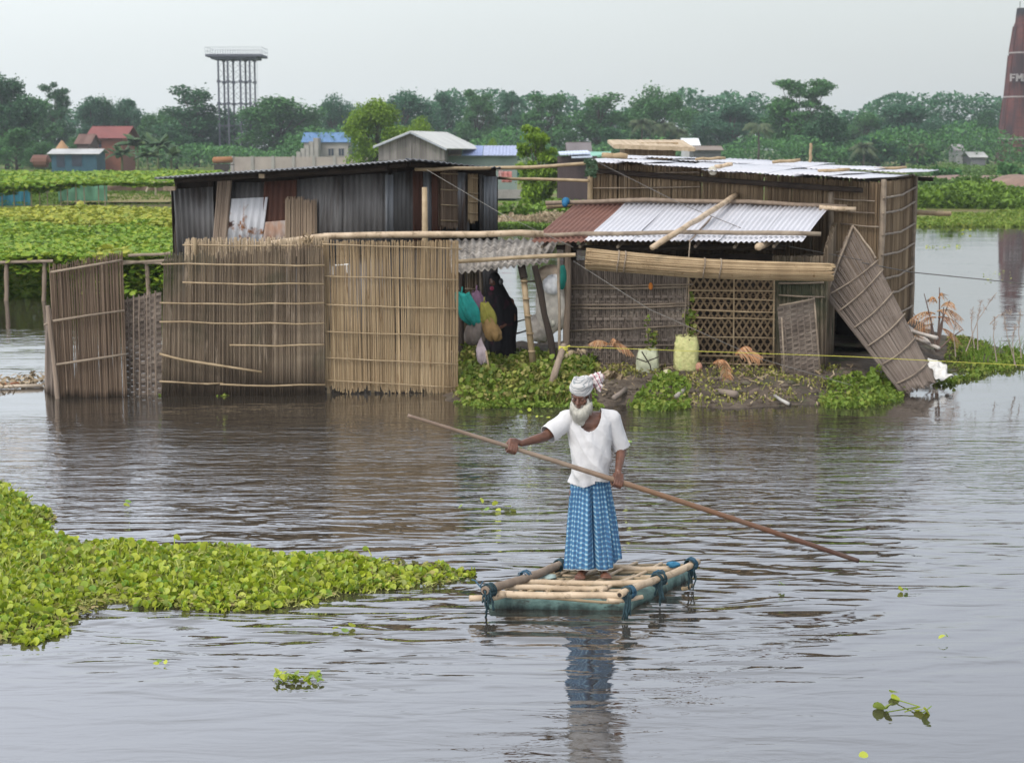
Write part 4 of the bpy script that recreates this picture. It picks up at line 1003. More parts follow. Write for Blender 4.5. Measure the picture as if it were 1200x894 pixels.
b = MB(); corrug(b, hp(272, 233) + f, hp(315, 231) + f, hp(308, 290) + f, hp(264, 290) + f, pitch=.13); b.build('pale_sheet', MT['tin_patch'], rt, smooth=True)
b = MB(); corrug(b, hp(312, 260) + f * 1.3, hp(335, 258) + f * 1.3, hp(337, 290) + f * 1.3, hp(308, 290) + f * 1.3, pitch=.13); b.build('rusty_patch', mat('rusty_patch', [(.25, .12, .06), (.4, .38, .36)], sc=(5, 5, 3), island=0), rt, smooth=True)
# leaning plank bundle, reed mats
b = MB(); reeds(b, hp(251, 300) + f * 1.6, hp(265, 300) + f * 1.6, hp(273, 209) + f * 1.6, hp(258, 209) + f * 1.6, .03, .05, .01, layers=2); b.build('leaning_planks', MT['wood_grey'], rt)
for (u0, u1, v) in ((336, 356, 231), (357, 371, 234)):
    b = MB(); reeds(b, hp(u0, 300) + f * 1.4, hp(u1, 300) + f * 1.4, hp(u1, v) + f * 1.4, hp(u0, v) + f * 1.4, .018, .024, .05, nseg=2); b.build('reed_patch', mat('reed_patch%d' % u0, [(.17, .12, .085), (.36, .28, .2)], sc=(3, 3, 1), island=.6), rt)
mt_ = None
for (u0, u1, v0, v1, mk, bs) in ((517, 537, 200, 266, 'reed_brown', (203, 222, 240, 258)), (549.5, 560, 204, 259, 'reed_tan', (208, 226, 236, 249))):
    b = MB(); reeds(b, hp(u0, v1) + f * 1.5, hp(u1, v1) + f * 1.5, hp(u1, v0) + f * 1.5, hp(u0, v0) + f * 1.5, .02, .026, .02, .05); hm = b.build('hanging_mat', MT[mk], rt)
    for v in bs: batten(hm, [hp(u0, v) + f * 2, hp(u1, v + 1) + f * 2], .012, 'bamboo')
# dark inner walls
b = MB(); B0 = at(203, 300, 29.9); B0.z = .2; C1 = hp(582, 280); C1.z = .2
bl = Vector((B0.x + .35, 35.6, .2)); br_ = Vector((C1.x - .2, 36.2, .2))
for a, c, h0, h1 in ((B0, bl, 2.9, 3.0), (bl, br_, 3.0, 3.16), (br_, Vector((C1.x, C1.y + .05, .2)), 3.16, 3.1)):
    corrug(b, Vector((a.x, a.y, h0)), Vector((c.x, c.y, h1)), Vector((c.x, c.y, .05)), Vector((a.x, a.y, .05)), pitch=.2)
b.build('back_wall', MT['tin_dark'], rt, smooth=True)
# lower front wall (hidden behind the fences, seen from the side)
b = MB()
for a, c in ((203, 455), (455, 582)):
    p0, p1 = hp(a, 290) + Vector((0, .12, 0)), hp(c, 290) + Vector((0, .12, 0)); corrug(b, p0, p1, Vector((p1.x, p1.y, .05)), Vector((p0.x, p0.y, .05)), pitch=.12)
b.build('lower_wall', MT['tin_dark'], rt, smooth=True)
b = MB()
for (u0, v0, u1, v1) in ((204, 209.5, 330, 202.5), (330, 202.5, 455, 192.5), (455, 192.5, 580, 198.5)):
    p0, p1 = hp(u0, v0) + Vector((0, .2, .02)), hp(u1, v1) + Vector((0, .2, .02)); b.sheet(p0, p1, p1 - Vector((0, 0, .45)), p0 - Vector((0, 0, .45)), 1, 1, None, .02)
b.build('eave_shade', MT['wood_dark'], rt)  # dark sheet added as the shade in the gap under the roof
# roof: two overlapping slopes meeting over the front corner
L0, L1, L2 = at(181, 208.5, 29.0), at(478, 187.5, 27.4), at(587, 196.5, 30.6)
R2, R0 = Vector((C1.x - .12, 37, 3.16)), Vector((B0.x - .3, 36.6, 3.0))
RM = Vector((L1.x - .2, 36.8, 3.33))
b = MB(); corrug(b, R0, RM, L1, L0, pitch=.09, amp=.012, thick=.02); b.build('roof', MT['tin_grey'], rt, smooth=True)
b = MB(); corrug(b, RM, R2, L2, L1 + Vector((-.05, .02, .02)), pitch=.09, amp=.012, thick=.02); b.build('roof', MT['tin_grey'], rt, smooth=True)
for a, c, r in ((at(205, 212, 29.4), at(476, 193, 28.0), .05), (at(310, 206, 28.9), at(455, 196, 28.0), .06), (at(478, 193, 28.1), at(575, 199, 30.8), .045)):
    b = MB(); pole(b, a, c, r); b.build('beam', MT['wood_dark'], rt)
b = MB(); pole(b, at(487, 198.5, 28.3), at(574, 197.5, 29.6), .03); b.build('eave_pole', MT['bamboo'], rt)
for u, vt in ((207, 213), (246, 212), (347, 208), (462, 198)):
    b = MB(); pole(b, hp(u, vt) + Vector((0, .1, 0)), hp(u, 300) + Vector((0, .1, 0)), .05); b.build('post', MT['wood_dark'], rt)
b = MB(); b.box(at(199, 221, 29.3), (.2, .1, .07)); b.box(at(307, 206.5, 28.6), (.09, .1, .07)); b.build('beam_end', MT['bamboo_pale'], rt)
# tall post in front and long horizontal pole over the tan fence
b = MB(); pole(b, at(497, 220, 26.6), at(500, 470, 26.6), .045); tag(b.build('bamboo_post', MT['bamboo'], loc=at(500, 470, 26.6), smooth=True), 'upright bamboo post rising behind the tan fence in front of the tin hut', 'post')
b = MB(); pts = [at(u, v, 25.9) for u, v in ((300, 288), (335, 283), (380, 277), (440, 275.5), (497, 275), (560, 275), (610, 273), (637, 274))]; b.tube(pts, [.04, .045, .05, .05, .052, .05, .048, .045], 9); tag(b.build('bamboo_pole', MT['bamboo_pale'], loc=pts[0], smooth=True), 'long pale bamboo pole lying along the top of the tan fence', 'pole')
b = MB(); 
for i in range(60):
    p = at(358 + random.uniform(-4, 6), 283 + random.uniform(-6, 8), 25.1); b.bar(p, p + Vector((random.uniform(-.06, .06), 0, random.uniform(.03, .12))), .008)
tag(b.build('straw_tuft', MT['reed_tan'], loc=at(358, 283, 25.1)), 'loose straw tuft where the dark and tan fences meet', 'straw')

# ------------------------------------------------------------------ open shed
SY = 26.4
rt = thing('open_shed', at(600, 430, 27.2), 'open shed under a wavy grey cement sheet roof between the two huts', 'shed')
b = MB(); TLs, TRs, BRs, BLs = at(526, 281, 28.4), at(655, 280, 28.4), at(642, 307, 26.2), at(528, 321, 26.0)
b.sheet(BLs, BRs, TRs, TLs, 96, 3, lambda U, V_: .022 * np.sin(U * 2 * np.pi * 15), .012); b.build('roof', MT['asbestos'], rt, smooth=True)
b = MB(); pole(b, at(530, 306.5, 26.25), at(674, 299, 25.8), .032); b.build('tie_pole', MT['bamboo'], rt)
b = MB(); b.tube([at(612.5, 312, 26.3), at(618, 370, 26.2), at(625, 428, 26.1)], [.05, .048, .055], 10)
for q in (.15, .33, .5, .68, .86): p = at(612.5 + 12.5 * q, 312 + 116 * q, 26.25 - .15 * q); b.tube([p + Vector((0, 0, -.012)), p + Vector((0, 0, .012))], .06, 10)
b.build('post', MT['bamboo'], rt, smooth=True)
b = MB(); b.tube([at(611, 312, 26.28), at(614, 326, 26.22)], .062, 10); b.build('wrapping', MT['wood_dark'], rt)
b = MB(); pole(b, at(627, 312, 26.2), at(650, 424, 26.0), .05); b.build('dark_post', MT['wood_dark'], rt)
for (a, c, r, Y, mk) in (((655, 300), (655, 428), .022, 26.1, 'bamboo_old'), ((666, 284), (664, 425), .05, 26.6, 'wood_grey'), ((541, 318), (541, 428), .045, 27.6, 'wood_dark'), ((564, 318), (563, 420), .03, 28.0, 'bamboo_old')):
    b = MB(); pole(b, at(*a, Y), at(*c, Y), r); b.build('post', MT[mk], rt)
b = MB(); reeds(b, at(520, 430, 28.6), at(561, 428, 28.6), at(561, 315, 28.6), at(520, 315, 28.6), .03, .036, .02); b.build('inner_wall', MT['reed_dark'], rt)
for v in (338, 412): batten(rt, [at(522, v, 28.5), at(561, v + 1, 28.5)], .014, 'bamboo_old')
for (a, c, r) in (((600, 378), (625, 372), .012), ((598, 393), (628, 383), .014), ((618, 330), (660, 325), .014)):
    b = MB(); pole(b, at(*a, 29.5), at(*c, 29.5), r); b.build('rail', MT['wood_dark'], rt)

# ------------------------------------------------------------------ reed hut (right)
HA, HB, HC = at(692, 300, 30.4).xy, at(1029, 300, 28.4).xy, at(1067, 300, 35.0).xy
HD = (HA[0] + HC[0] - HB[0] + .4, HA[1] + HC[1] - HB[1])
def wallp(P0, P1, s, z, off=0):
    d = Vector((P1[0] - P0[0], P1[1] - P0[1], 0)); n = Vector((d.y, -d.x, 0)).normalized()
    return Vector((lerp(P0[0], P1[0], s), lerp(P0[1], P1[1], s), z)) + n * off
rt = thing('reed_hut', (HA[0] + 2.4, 31, .2), 'large reed walled hut with a patchy white tin roof on the right', 'hut')
zA, zB, zC = at(692, 188, 30.4).z, at(1029, 211, 28.4).z, at(1067, 206, 35).z
def s_of(u):  # parameter on the front wall of a photo column
    lo, hi = -.3, 1.3
    for _ in range(40):
        m_ = (lo + hi) / 2; p = wallp(HA, HB, m_, 2); uu_ = 600 + (p.x) / p.y * FPX
        # column depends slightly on height through pitch; adequate here
        if uu_ < u: lo = m_
        else: hi = m_
    return lo
secs = [(0.0, .49, -.0, 0.0), (.485, .86, .04, -.02), (.85, 1.0, 0, -.03)]
for (s0, s1, off, dz) in secs:
    b = MB(); zb = .1 if s0 < .8 else 1.05
    reeds(b, wallp(HA, HB, s0, zb, off), wallp(HA, HB, s1, zb, off), wallp(HA, HB, s1, lerp(zA, zB, s1) - .02 + dz, off), wallp(HA, HB, s0, lerp(zA, zB, s0) - .02 + dz, off), .024, .032, .03, .02, nseg=2)
    b.build('front_wall', MT['reed_hut'], rt)
b = MB(); reeds(b, wallp(HB, HC, 0, .1), wallp(HB, HC, 1, .1), wallp(HB, HC, 1, zC - .05), wallp(HB, HC, 0, zB - .05), .03, .042, .03, .02, nseg=2); b.build('side_wall', MT['reed_hut'], rt)
b = MB()
for P0, P1, h0, h1 in ((HC, HD, zC + .06, 3.44), (HD, HA, 3.44, zA + .04)):
    reeds(b, wallp(P0, P1, 0, .1), wallp(P0, P1, 1, .1), wallp(P0, P1, 1, h1 - .05), wallp(P0, P1, 0, h0 - .05), .05, .065, .02, layers=2)
b.build('back_wall', MT['reed_hut'], rt)
def fbat(u0, v0, u1, v1, r=.013, mk='bamboo_old', off=.06):
    s0, s1 = s_of(u0), s_of(u1); p0, p1 = wallp(HA, HB, s0, 0, off), wallp(HA, HB, s1, 0, off)
    return batten(rt, [at(u0, v0, p0.y), at((u0 + u1) / 2, (v0 + v1) / 2 + .7, (p0.y + p1.y) / 2), at(u1, v1, p1.y)], r, mk)
for q in ((695, 203, 820, 202), (695, 221, 820, 219), (820, 213, 900, 213), (900, 214, 1003, 220), (975, 233, 1025, 236), (975, 246, 1025, 250), (985, 262, 1030, 266)): fbat(*q)
fbat(930, 300, 985, 295); fbat(930, 327, 985, 328)
def sbat(v0, v1, sag=6):
    """split-bamboo ribs on the right side wall; v0 at the front corner, v1 at the back corner"""
    a = at(1031, v0, HB[1]); c = at(1067, v1, HC[1]); a = wallp(HB, HC, -.01, a.z, .07); c = wallp(HB, HC, 1.0, c.z, .07); m_ = (a + c) / 2; m_.z -= sag * .01
    batten(rt, [a, m_, c], .02, 'bamboo_old')
for v0, v1 in ((232, 219), (250, 236), (275, 262), (299, 285), (327, 312), (345, 331), (372, 358)): sbat(v0, v1)
for (P0, P1, s, z1_) in ((HA, HB, 0, zA), (HA, HB, .845, 2.9), (HB, HC, 0, zB), (HB, HC, 1, zC)):
    b = MB(); p = wallp(P0, P1, s, 0, .05); pole(b, (p.x, p.y, .0 if s != .845 else 1.05), (p.x, p.y, z1_), .05); b.build('corner_post', MT['bamboo'] if s == 0 and P0 is HA else MT['bamboo_old'], rt)
# roof sheets: overlapping tin with uneven front edges
RFa, RFb = at(688, 189, 30.0), at(1006, 211.5, 27.9)
RBa, RBb = at(742, 183.5, 37.3), at(1096, 200.5, 35.6)
for i in range(9):
    t0, t1 = i / 9 - .006, (i + 1) / 9 + .012
    for j, (q0, q1) in enumerate(((0, .55), (.5, 1.0))):
        o = Vector((0, 0, .02 * (i % 2) + .025 * j + random.uniform(0, .015))); ex = random.uniform(-.10, .16) if j == 0 else 0
        f0, f1 = RFa.lerp(RFb, t0), RFa.lerp(RFb, t1); k0, k1 = RBa.lerp(RBb, t0), RBa.lerp(RBb, t1)
        a, c = f0.lerp(k0, q0 - (.02 * ex * 5 if j == 0 else 0)), f1.lerp(k1, q0 - (.02 * ex * 5 if j == 0 else 0)); d, e_ = f1.lerp(k1, q1), f0.lerp(k0, q1)
        b = MB(); b.sheet(a + o, c + o, d + o, e_ + o, 40, 3, lambda U, V_: .008 * np.sin(U * 2 * np.pi * 7.5) + .02 * np.sin(V_ * 4 + i), .006); b.build('roof_sheet', MT['tin_white'], rt, smooth=True)
for i in range(9):
    t_ = (i + .4) / 9; f0, k0 = RFa.lerp(RFb, t_), RBa.lerp(RBb, t_); b = MB(); pole(b, f0.lerp(k0, .09) - Vector((0, 0, .10)), k0 - Vector((0, 0, .10)), .03); b.build('rafter', MT['bamboo_old'], rt)
for q in (.05, .97):
    b = MB(); pole(b, RFa.lerp(RBa, q) - Vector((0, 0, .17)), RFb.lerp(RBb, q) - Vector((0, 0, .17)), .045); b.build('purlin', MT['wood_dark'], rt)
b = MB(); pole(b, at(1066, 249, 35.2), at(1114, 250.5, 35.2), .05); b.build('side_pole', MT['bamboo'], rt)
# things lying on the roof
for i, (u0, v0, u1, v1, Y, mk, r, lab) in enumerate(((705, 182, 735, 183, 31.5, 'reed_tan', .07, 'short straw bundle lying at the left end of the white roof'), (815, 187, 850, 185.5, 33, 'bamboo', .04, 'bamboo piece lying left of centre on the white roof'),
       (838, 196, 858, 192, 29.6, 'bamboo_pale', .05, 'pale bamboo stub tied at the front edge of the white roof'), (905, 190, 938, 188, 33, 'bamboo', .045, 'bamboo piece lying right of centre on the white roof'),
       (958, 201, 996, 199, 29.5, 'bamboo', .04, 'bamboo piece near the front right corner of the white roof'), (1010, 199, 1062, 196, 33.5, 'bamboo', .04, 'bamboo piece at the far right end of the white roof'))):
    b = MB(); pole(b, at(u0, v0, Y), at(u1, v1, Y), r * .7); tag(b.build('bamboo_piece', MT[mk], loc=at(u0, v0, Y), smooth=True), lab, 'bamboo piece', 'pieces weighing down the white roof')
b = MB(); pole(b, at(949.5, 190, 34), at(950, 168, 34), .03); tag(b.build('bamboo_stick', MT['bamboo'], loc=at(950, 190, 34)), 'thin upright stick poking above the white roof', 'stick')
b = MB(); b.ell(at(835, 200, 29.2), (.08, .06, .07)); b.ell(at(835.5, 203, 29.15), (.06, .05, .04)); tag(b.build('cloth_knot', plain('knot', (.45, .42, .34)), loc=at(835, 203, 29.2), smooth=True), 'pale cloth knot hanging at the front edge of the white roof', 'knot')
b = MB()
for i in range(160):
    p = at(693 + random.uniform(-6, 6), 196 + random.uniform(-9, 10), 29.7); b.add([tuple(p + Vector((random.uniform(-.05, .05), random.uniform(-.03, .03), random.uniform(-.05, .05)))) for _ in range(4)], [[0, 1, 2, 3]])
tag(b.build('creeper_tuft', plain('creeper_tuft', (.05, .09, .05)), loc=at(693, 196, 29.7)), 'small dark creeper tuft on the left corner post of the reed hut', 'plant')

# lean-to in front of the reed hut
lt_ = rt
YE0, YE1 = 26.3, 25.7
def eave(u): return lerp(YE0, YE1, (u - 625) / (945 - 625))
ET0, ET1 = at(676, 236.5, 30.1), at(974, 241.5, 28.55)
EB0, EB1 = at(622, 283.5, YE0), at(941, 282.5, YE1)
def leanroof(t0, t1, mk, i):
    b = MB(); o = Vector((0, 0, .012 * (i % 2)))
    a, c = EB0.lerp(EB1, t0), EB0.lerp(EB1, t1); d, e_ = ET0.lerp(ET1, t1), ET0.lerp(ET1, t0); n = max(6, int((t1 - t0) * 52 * 6))
    k = (t1 - t0) * 52
    b.sheet(a + o, c + o, d + o, e_ + o, n, 4, lambda U, V_: .013 * np.sin(U * 2 * np.pi * k) + .012 * np.sin(V_ * 5 + i), .005); b.build('lean_roof_sheet', MT[mk], rt, smooth=True)
leanroof(0, .205, 'tin_redbrown', 0)
for i, (a, c) in enumerate(((.2, .38), (.375, .545), (.54, .70), (.695, .85), (.845, 1.0))): leanroof(a, c, 'tin_white', i + 1)
# lean-to rafters
for i in range(7):
    t_ = (i + .3) / 7; b = MB(); pole(b, EB0.lerp(EB1, t_) - Vector((0, 0, .09)) + Vector((0, .15, 0)), ET0.lerp(ET1, t_) - Vector((0, 0, .09)), .028); b.build('rafter', MT['bamboo_old'], rt)
b = MB(); pole(b, EB0.lerp(EB1, .1) + Vector((0, .5, -.12)), EB1 + Vector((-.2, .5, -.12)), .04); b.build('purlin', MT['wood_dark'], rt)
# walls of the lean-to
YW0, YW1 = 26.95, 26.3
def wl(u, v): return at(u, v, lerp(YW0, YW1, (u - 663) / (965 - 663)))
# plaited left wall: vertical slats, some weaving over the battens
b = MB(); n = 62
for i in range(n):
    u = lerp(664, 806, i / n); uu_ = u + 1.9; ph = i % 3
    P0, P1, Q0, Q1 = wl(u, 436), wl(uu_, 436), wl(u, 305), wl(uu_, 305); V = []
    m_ = 26
    for k_ in range(m_ + 1):
        t_ = k_ / m_; o = Vector((random.uniform(-.003, .003), -.016 * math.sin(t_ * math.pi * 9 + ph * 2.1), 0)); V += [tuple(P0.lerp(Q0, t_) + o), tuple(P1.lerp(Q1, t_) + o)]
    b.add(V, [[2 * k_, 2 * k_ + 1, 2 * k_ + 3, 2 * k_ + 2] for k_ in range(m_)])
for v in np.arange(345, 432, 4.2):          # crossing strips, flush between slats
    for i in range(int(n / 1)):
        if (i + int(v / 4.2)) % 3 == 0 and random.random() < .8:
            u = lerp(664, 804, i / n); p0, p1 = wl(u - .5, v), wl(u + 3.4, v); f_ = Vector((0, -.022, 0)); hz_ = Vector((0, 0, .011)); b.add([tuple(p0 + f_ - hz_), tuple(p1 + f_ - hz_), tuple(p1 + f_ + hz_), tuple(p0 + f_ + hz_)], [[0, 1, 2, 3]])
b.build('plaited_wall', MT['plait'], rt)
b = MB()
for v in (347.5, 373.5, 398):
    for i in range(n):
        if i % 4 == 0:
            u = lerp(668, 800, i / n); p = wl(u, v); b.box(p + Vector((0, -.035, 0)), (.09, .008, .036))
b.build('pale_weave', MT['reed_grey'], rt)
for (a, c) in (((663, 334), (812, 333)), ((663, 338), (806, 336)), ((663, 357), (806, 355)), ((663, 361), (805, 358)), ((663, 387), (806, 381)), ((663, 405), (812, 404)), ((663, 427), (812, 426))):
    batten(rt, [wl(*a) + FR * 1.2, wl((a[0] + c[0]) / 2, (a[1] + c[1]) / 2 + 1) + FR * 1.2, wl(*c) + FR * 1.2], .014, 'bamboo_old')
# backing so the lean-to reads dark inside
b = MB(); b.sheet(wl(664, 436) + Vector((0, .05, 0)), wl(806, 436) + Vector((0, .05, 0)), wl(806, 305) + Vector((0, .05, 0)), wl(664, 305) + Vector((0, .05, 0)), 1, 1, None, .01); b.build('shade_backing', MT['wood_dark'], rt)
# open lattice panel
lp = MB(); 
def lat(sgn):
    W0, W1, V0, V1 = 808, 908, 312, 434; H_ = V1 - V0; step = 8.3; sl = .62
    for k_ in range(-14, 30):
        u0 = W0 + k_ * step; segs = []
        for j in range(0, 41):
            t_ = j / 40; u = u0 + sgn * t_ * H_ * sl + (0 if sgn > 0 else H_ * sl * .0); v = V1 - t_ * H_
            segs.append((u, v))
        run = [(u, v) for (u, v) in segs if W0 <= u <= W1]
        if len(run) < 2: continue
        (ua, va), (ub, vb) = run[0], run[-1]; m_ = max(2, len(run)); V = []
        for i in range(m_):
            t_ = i / (m_ - 1); p = wl(lerp(ua, ub, t_), lerp(va, vb, t_)) + Vector((0, -.006 * sgn + .003 * math.sin(i), 0)); V += [tuple(p + Vector((-.017, 0, 0))), tuple(p + Vector((.017, 0, 0)))]
        lp.add(V, [[2 * i, 2 * i + 1, 2 * i + 3, 2 * i + 2] for i in range(m_ - 1)])
lat(1)
W = 40
for k_ in range(0, 30):
    u0 = 808 + k_ * 8.3; H_ = 122; V = []; run = []
    for j in range(41):
        t_ = j / 40; u = u0 - t_ * H_ * .62; v = 434 - t_ * H_
        if 808 <= u <= 908: run.append((u, v))
    if len(run) < 2: continue
    for i, (u, v) in enumerate(run):
        p = wl(u, v) + Vector((0, .006, 0)); V += [tuple(p + Vector((-.017, 0, 0))), tuple(p + Vector((.017, 0, 0)))]
    lp.add(V, [[2 * i, 2 * i + 1, 2 * i + 3, 2 * i + 2] for i in range(len(run) - 1)])
for v in np.arange(315, 434, 8.0):
    b0, b1_ = wl(808, v), wl(908, v); lp.bar(b0 + Vector((0, .012, 0)), b1_ + Vector((0, .012, 0)), .028, .004)
lat_o = lp.build('lattice_panel', MT['lattice'], rt)
for (a, c) in (((806, 340), (908, 341)), ((806, 349), (908, 352)), ((806, 363), (908, 366)), ((806, 372), (908, 374)), ((806, 394), (908, 396)), ((806, 416), (908, 418)), ((806, 425), (908, 427)), ((860, 312), (859, 434)), ((907, 310), (906, 436)), ((807, 312), (806, 434))):
    batten(lat_o, [wl(*a) + FR, wl(*c) + FR], .012, 'bamboo')
b = MB(); b.sheet(wl(806, 436) + Vector((0, .5, 0)), wl(912, 436) + Vector((0, .5, 0)), wl(912, 300) + Vector((0, .5, 0)), wl(806, 300) + Vector((0, .5, 0)), 1, 1, None, .01); b.build('interior_shade', MT['wood_dark'], rt)  # dark sheet added for the shade behind the open lattice
# dark reed wall right of the lattice and a left side wall
b = MB(); reeds(b, wl(906, 436), wl(966, 438), wl(966, 300), wl(906, 300), .03, .04, .02); b.build('lean_wall', MT['reed_dark'], rt)
b = MB(); p0 = wl(664, 434); b0 = Vector((p0.x + .25, 30.2, .1)); reeds(b, p0, b0, Vector((b0.x, b0.y, 2.5)), Vector((p0.x, p0.y, 2.1)), .04, .055, .03); b.build('lean_side_wall', MT['reed_dark'], rt)
for (a, c) in (((912, 332), (965, 331)), ((912, 346), (966, 348))): batten(rt, [wl(*a) + FR, wl(*c) + FR], .014, 'bamboo_old')
b = MB(); q0, q1 = wl(966, 438), Vector((at(975, 438, 28.5).x, 28.5, .1)); reeds(b, q0, q1, Vector((q1.x, q1.y, 2.4)), Vector((q0.x, q0.y, 2.1)), .04, .055, .02); b.build('lean_side_wall', MT['reed_dark'], rt)
# dark sheet standing in for the shade inside the doorway
b = MB(); q = wallp(HA, HB, .80, .1, -1.6), wallp(HA, HB, .94, .1, -1.6); b.sheet(q[0], q[1], q[1] + Vector((0, 0, 2.8)), q[0] + Vector((0, 0, 2.8)), 1, 1, None, .02); b.build('interior_shade', MT['wood_dark'], rt)
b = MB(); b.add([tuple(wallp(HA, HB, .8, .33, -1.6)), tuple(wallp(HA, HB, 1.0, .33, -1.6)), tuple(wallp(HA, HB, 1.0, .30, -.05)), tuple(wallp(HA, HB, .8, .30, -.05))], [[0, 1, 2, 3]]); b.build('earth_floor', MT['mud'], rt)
# poles and bits on the lean-to roof
def lone(name, pts, r, mk, lab, cat, w=.008, group=None):
    b = MB(); P = [Vector(p) for p in pts]; Q = []
    for a, c in zip(P[:-1], P[1:]):
        k_ = max(2, int((c - a).length / .4)); Q += [a.lerp(c, i / k_) + Vector((random.uniform(-w, w), 0, random.uniform(-w, w))) for i in range(k_)]
    Q.append(P[-1]); b.tube(Q, [r * random.uniform(.93, 1.06) for _ in Q], 9); return tag(b.build(name, MT[mk] if isinstance(mk, str) else mk, loc=P[0], smooth=True), lab, cat, group)
lone('bamboo_pole', [at(615, 276.5, YE0 + .25), at(760, 272.5, YE0 + .1), at(900, 273, YE1 + .3), at(962, 274.5, YE1 + .2)], .035, 'bamboo_old', 'long bamboo pole tied across the lower edge of the white lean-to roof', 'pole')
lone('bamboo_pole', [at(640, 238.5, 29.9), at(760, 234.5, 29.5), at(880, 237, 28.9), at(992, 243, 28.3)], .04, 'wood_grey', 'grey pole lying along the upper edge of the lean-to roof', 'pole')
lone('bamboo_pole', [at(640, 243, 30.0), at(674, 240, 30.0)], .04, 'bamboo', 'short bamboo pole end poking out left of the rust roof sheet', 'pole')
lone('bamboo_pole', [at(960, 243.5, 28.2), at(1003, 245.5, 28.15)], .04, 'bamboo_pale', 'short pale bamboo pole end at the upper right of the lean-to roof', 'pole')
lone('bamboo_pole', [at(764, 291, 25.5), at(800, 268, 25.9), at(835, 247, 27.6), at(864, 228, 29.3)], .045, 'bamboo_pale', 'pale bamboo pole slanting up across the white lean-to roof', 'pole')
lone('bamboo_pole', [at(888, 289, 25.7), at(903, 283, 26.4)], .06, 'bamboo_pale', 'short cut bamboo end sticking out under the right part of the lean-to eave', 'pole')
lone('stick', [at(808, 283, 25.6), at(842, 245, 28.9)], .012, 'wood_grey', 'thin grey stick leaning over the white lean-to roof beside the slanting pole', 'stick')
for (a, c, lab) in (((655, 221), (560, 226), 'upper'),): pass
lone('bamboo_pole', [at(553, 197.5, 31.5), at(620, 196.5, 31), at(690, 191.5, 29.9)], .032, 'bamboo', 'upper bamboo rail bridging the gap between the two hut roofs', 'pole')
lone('bamboo_pole', [at(585, 209, 31.5), at(690, 212, 29.9)], .028, 'bamboo', 'lower bamboo rail bridging the gap between the two huts', 'pole')
# rope wrapping, blue tie
b = MB(); b.ell(at(663, 236, 29.75), (.07, .05, .07)); b.ell(at(662, 239, 29.7), (.05, .04, .06)); tag(b.build('blue_tie', plain('blue_rope', (.02, .13, .26)), loc=at(663, 236, 29.75), smooth=True), 'small blue rope knot at the upper left corner of the rust roof sheet', 'knot')

# rolled reed bundle under the eave
rt = thing('reed_bundle', at(830, 310, 25.9), 'long rolled reed bundle hanging under the lean-to eave', 'reed bundle')
a, c = at(686, 303, 25.85), at(978, 319, 25.5); b = MB(); ax = (c - a).normalized(); sd = ax.cross(Vector((0, 0, 1))).normalized(); up_ = sd.cross(ax)
for i in range(420):
    an = random.uniform(0, 6.28); t0 = random.uniform(0, .015) if random.random() < .7 else random.uniform(0, .5); t1 = 1 - (random.uniform(0, .05) if random.random() < .6 else random.uniform(0, .45))
    q = (.85 + .15 * random.random()) if i > 120 else math.sqrt(random.random())
    P = []
    for k_ in range(5):
        t_ = lerp(t0, t1, k_ / 4); rr = (.155 - .03 * t_) * (1 + .04 * math.sin(t_ * 20)); w_ = an + .25 * t_
        P.append(a.lerp(c, t_) + sd * math.cos(w_) * rr * q + up_ * math.sin(w_) * rr * q - Vector((0, 0, .05 * math.sin(math.pi * t_))))
    b.tube(P, .010, 4)
b.build('reeds', MT['reed_tan'], rt)
for u in (725, 733, 826, 845):
    t_ = (u - 686) / 292; p = a.lerp(c, t_) - Vector((0, 0, .05 * math.sin(math.pi * t_))); P = []
    for k_ in range(15):
        w_ = 2 * math.pi * k_ / 14; rr = .172 - .03 * t_; P.append(p + sd * math.cos(w_) * rr + up_ * math.sin(w_) * rr + ax * .01 * math.sin(w_ * 2))
    b = MB(); b.tube(P, .011, 5); b.build('binding', MT['bamboo_old'], rt)

# big leaning reed screen
rt = thing('leaning_screen', at(1075, 455, 25.3), 'big reed screen leaning diagonally against the right corner of the reed hut', 'screen')
LT, LL_, LB, LR = at(1024, 298, 27.5), at(966, 343, 26.9), at(1058, 461, 24.9), at(1097, 446, 25.4)
b = MB(); reeds(b, LB, LR, LT, LL_, .0155, .02, .03, .05, nseg=3, tilt=.004, tfn=lambda t_: .80 * (t_ / .88 if t_ < .88 else (1 - t_) / .12)); b.build('reed_screen', MT['reed_grey'], rt)
bow = [(.96, .94), (.80, .86), (.62, .68), (.44, .50), (.26, .32), (.08, .13)]
for q0, q1 in bow:
    p0, p1 = LB.lerp(LL_, q0), LR.lerp(LT, q1); m_ = (p0 + p1) / 2; n_ = (LR - LB).cross(LT - LB).normalized(); n_ = n_ if n_.y < 0 else -n_
    b = MB(); pts = []
    for i in range(9):
        t_ = i / 8; pts.append(p0.lerp(p1, t_) + n_ * .035 - (LT - LR).normalized() * .045 * math.sin(math.pi * t_))
    b.tube(pts, .012, 7); b.build('batten', MT['bamboo_old'], rt, smooth=True)
LAP = LL_.lerp(LT, .88) + (LT - LR).normalized() * .80
for a, c in ((LAP, LL_.lerp(LB, .02)), (LAP, LR.lerp(LT, .97))):
    b = MB(); pole(b, a + Vector((0, -.06, 0)), c + Vector((0, -.06, 0)), .018); b.build('edge_stick', MT['bamboo_old'], rt)
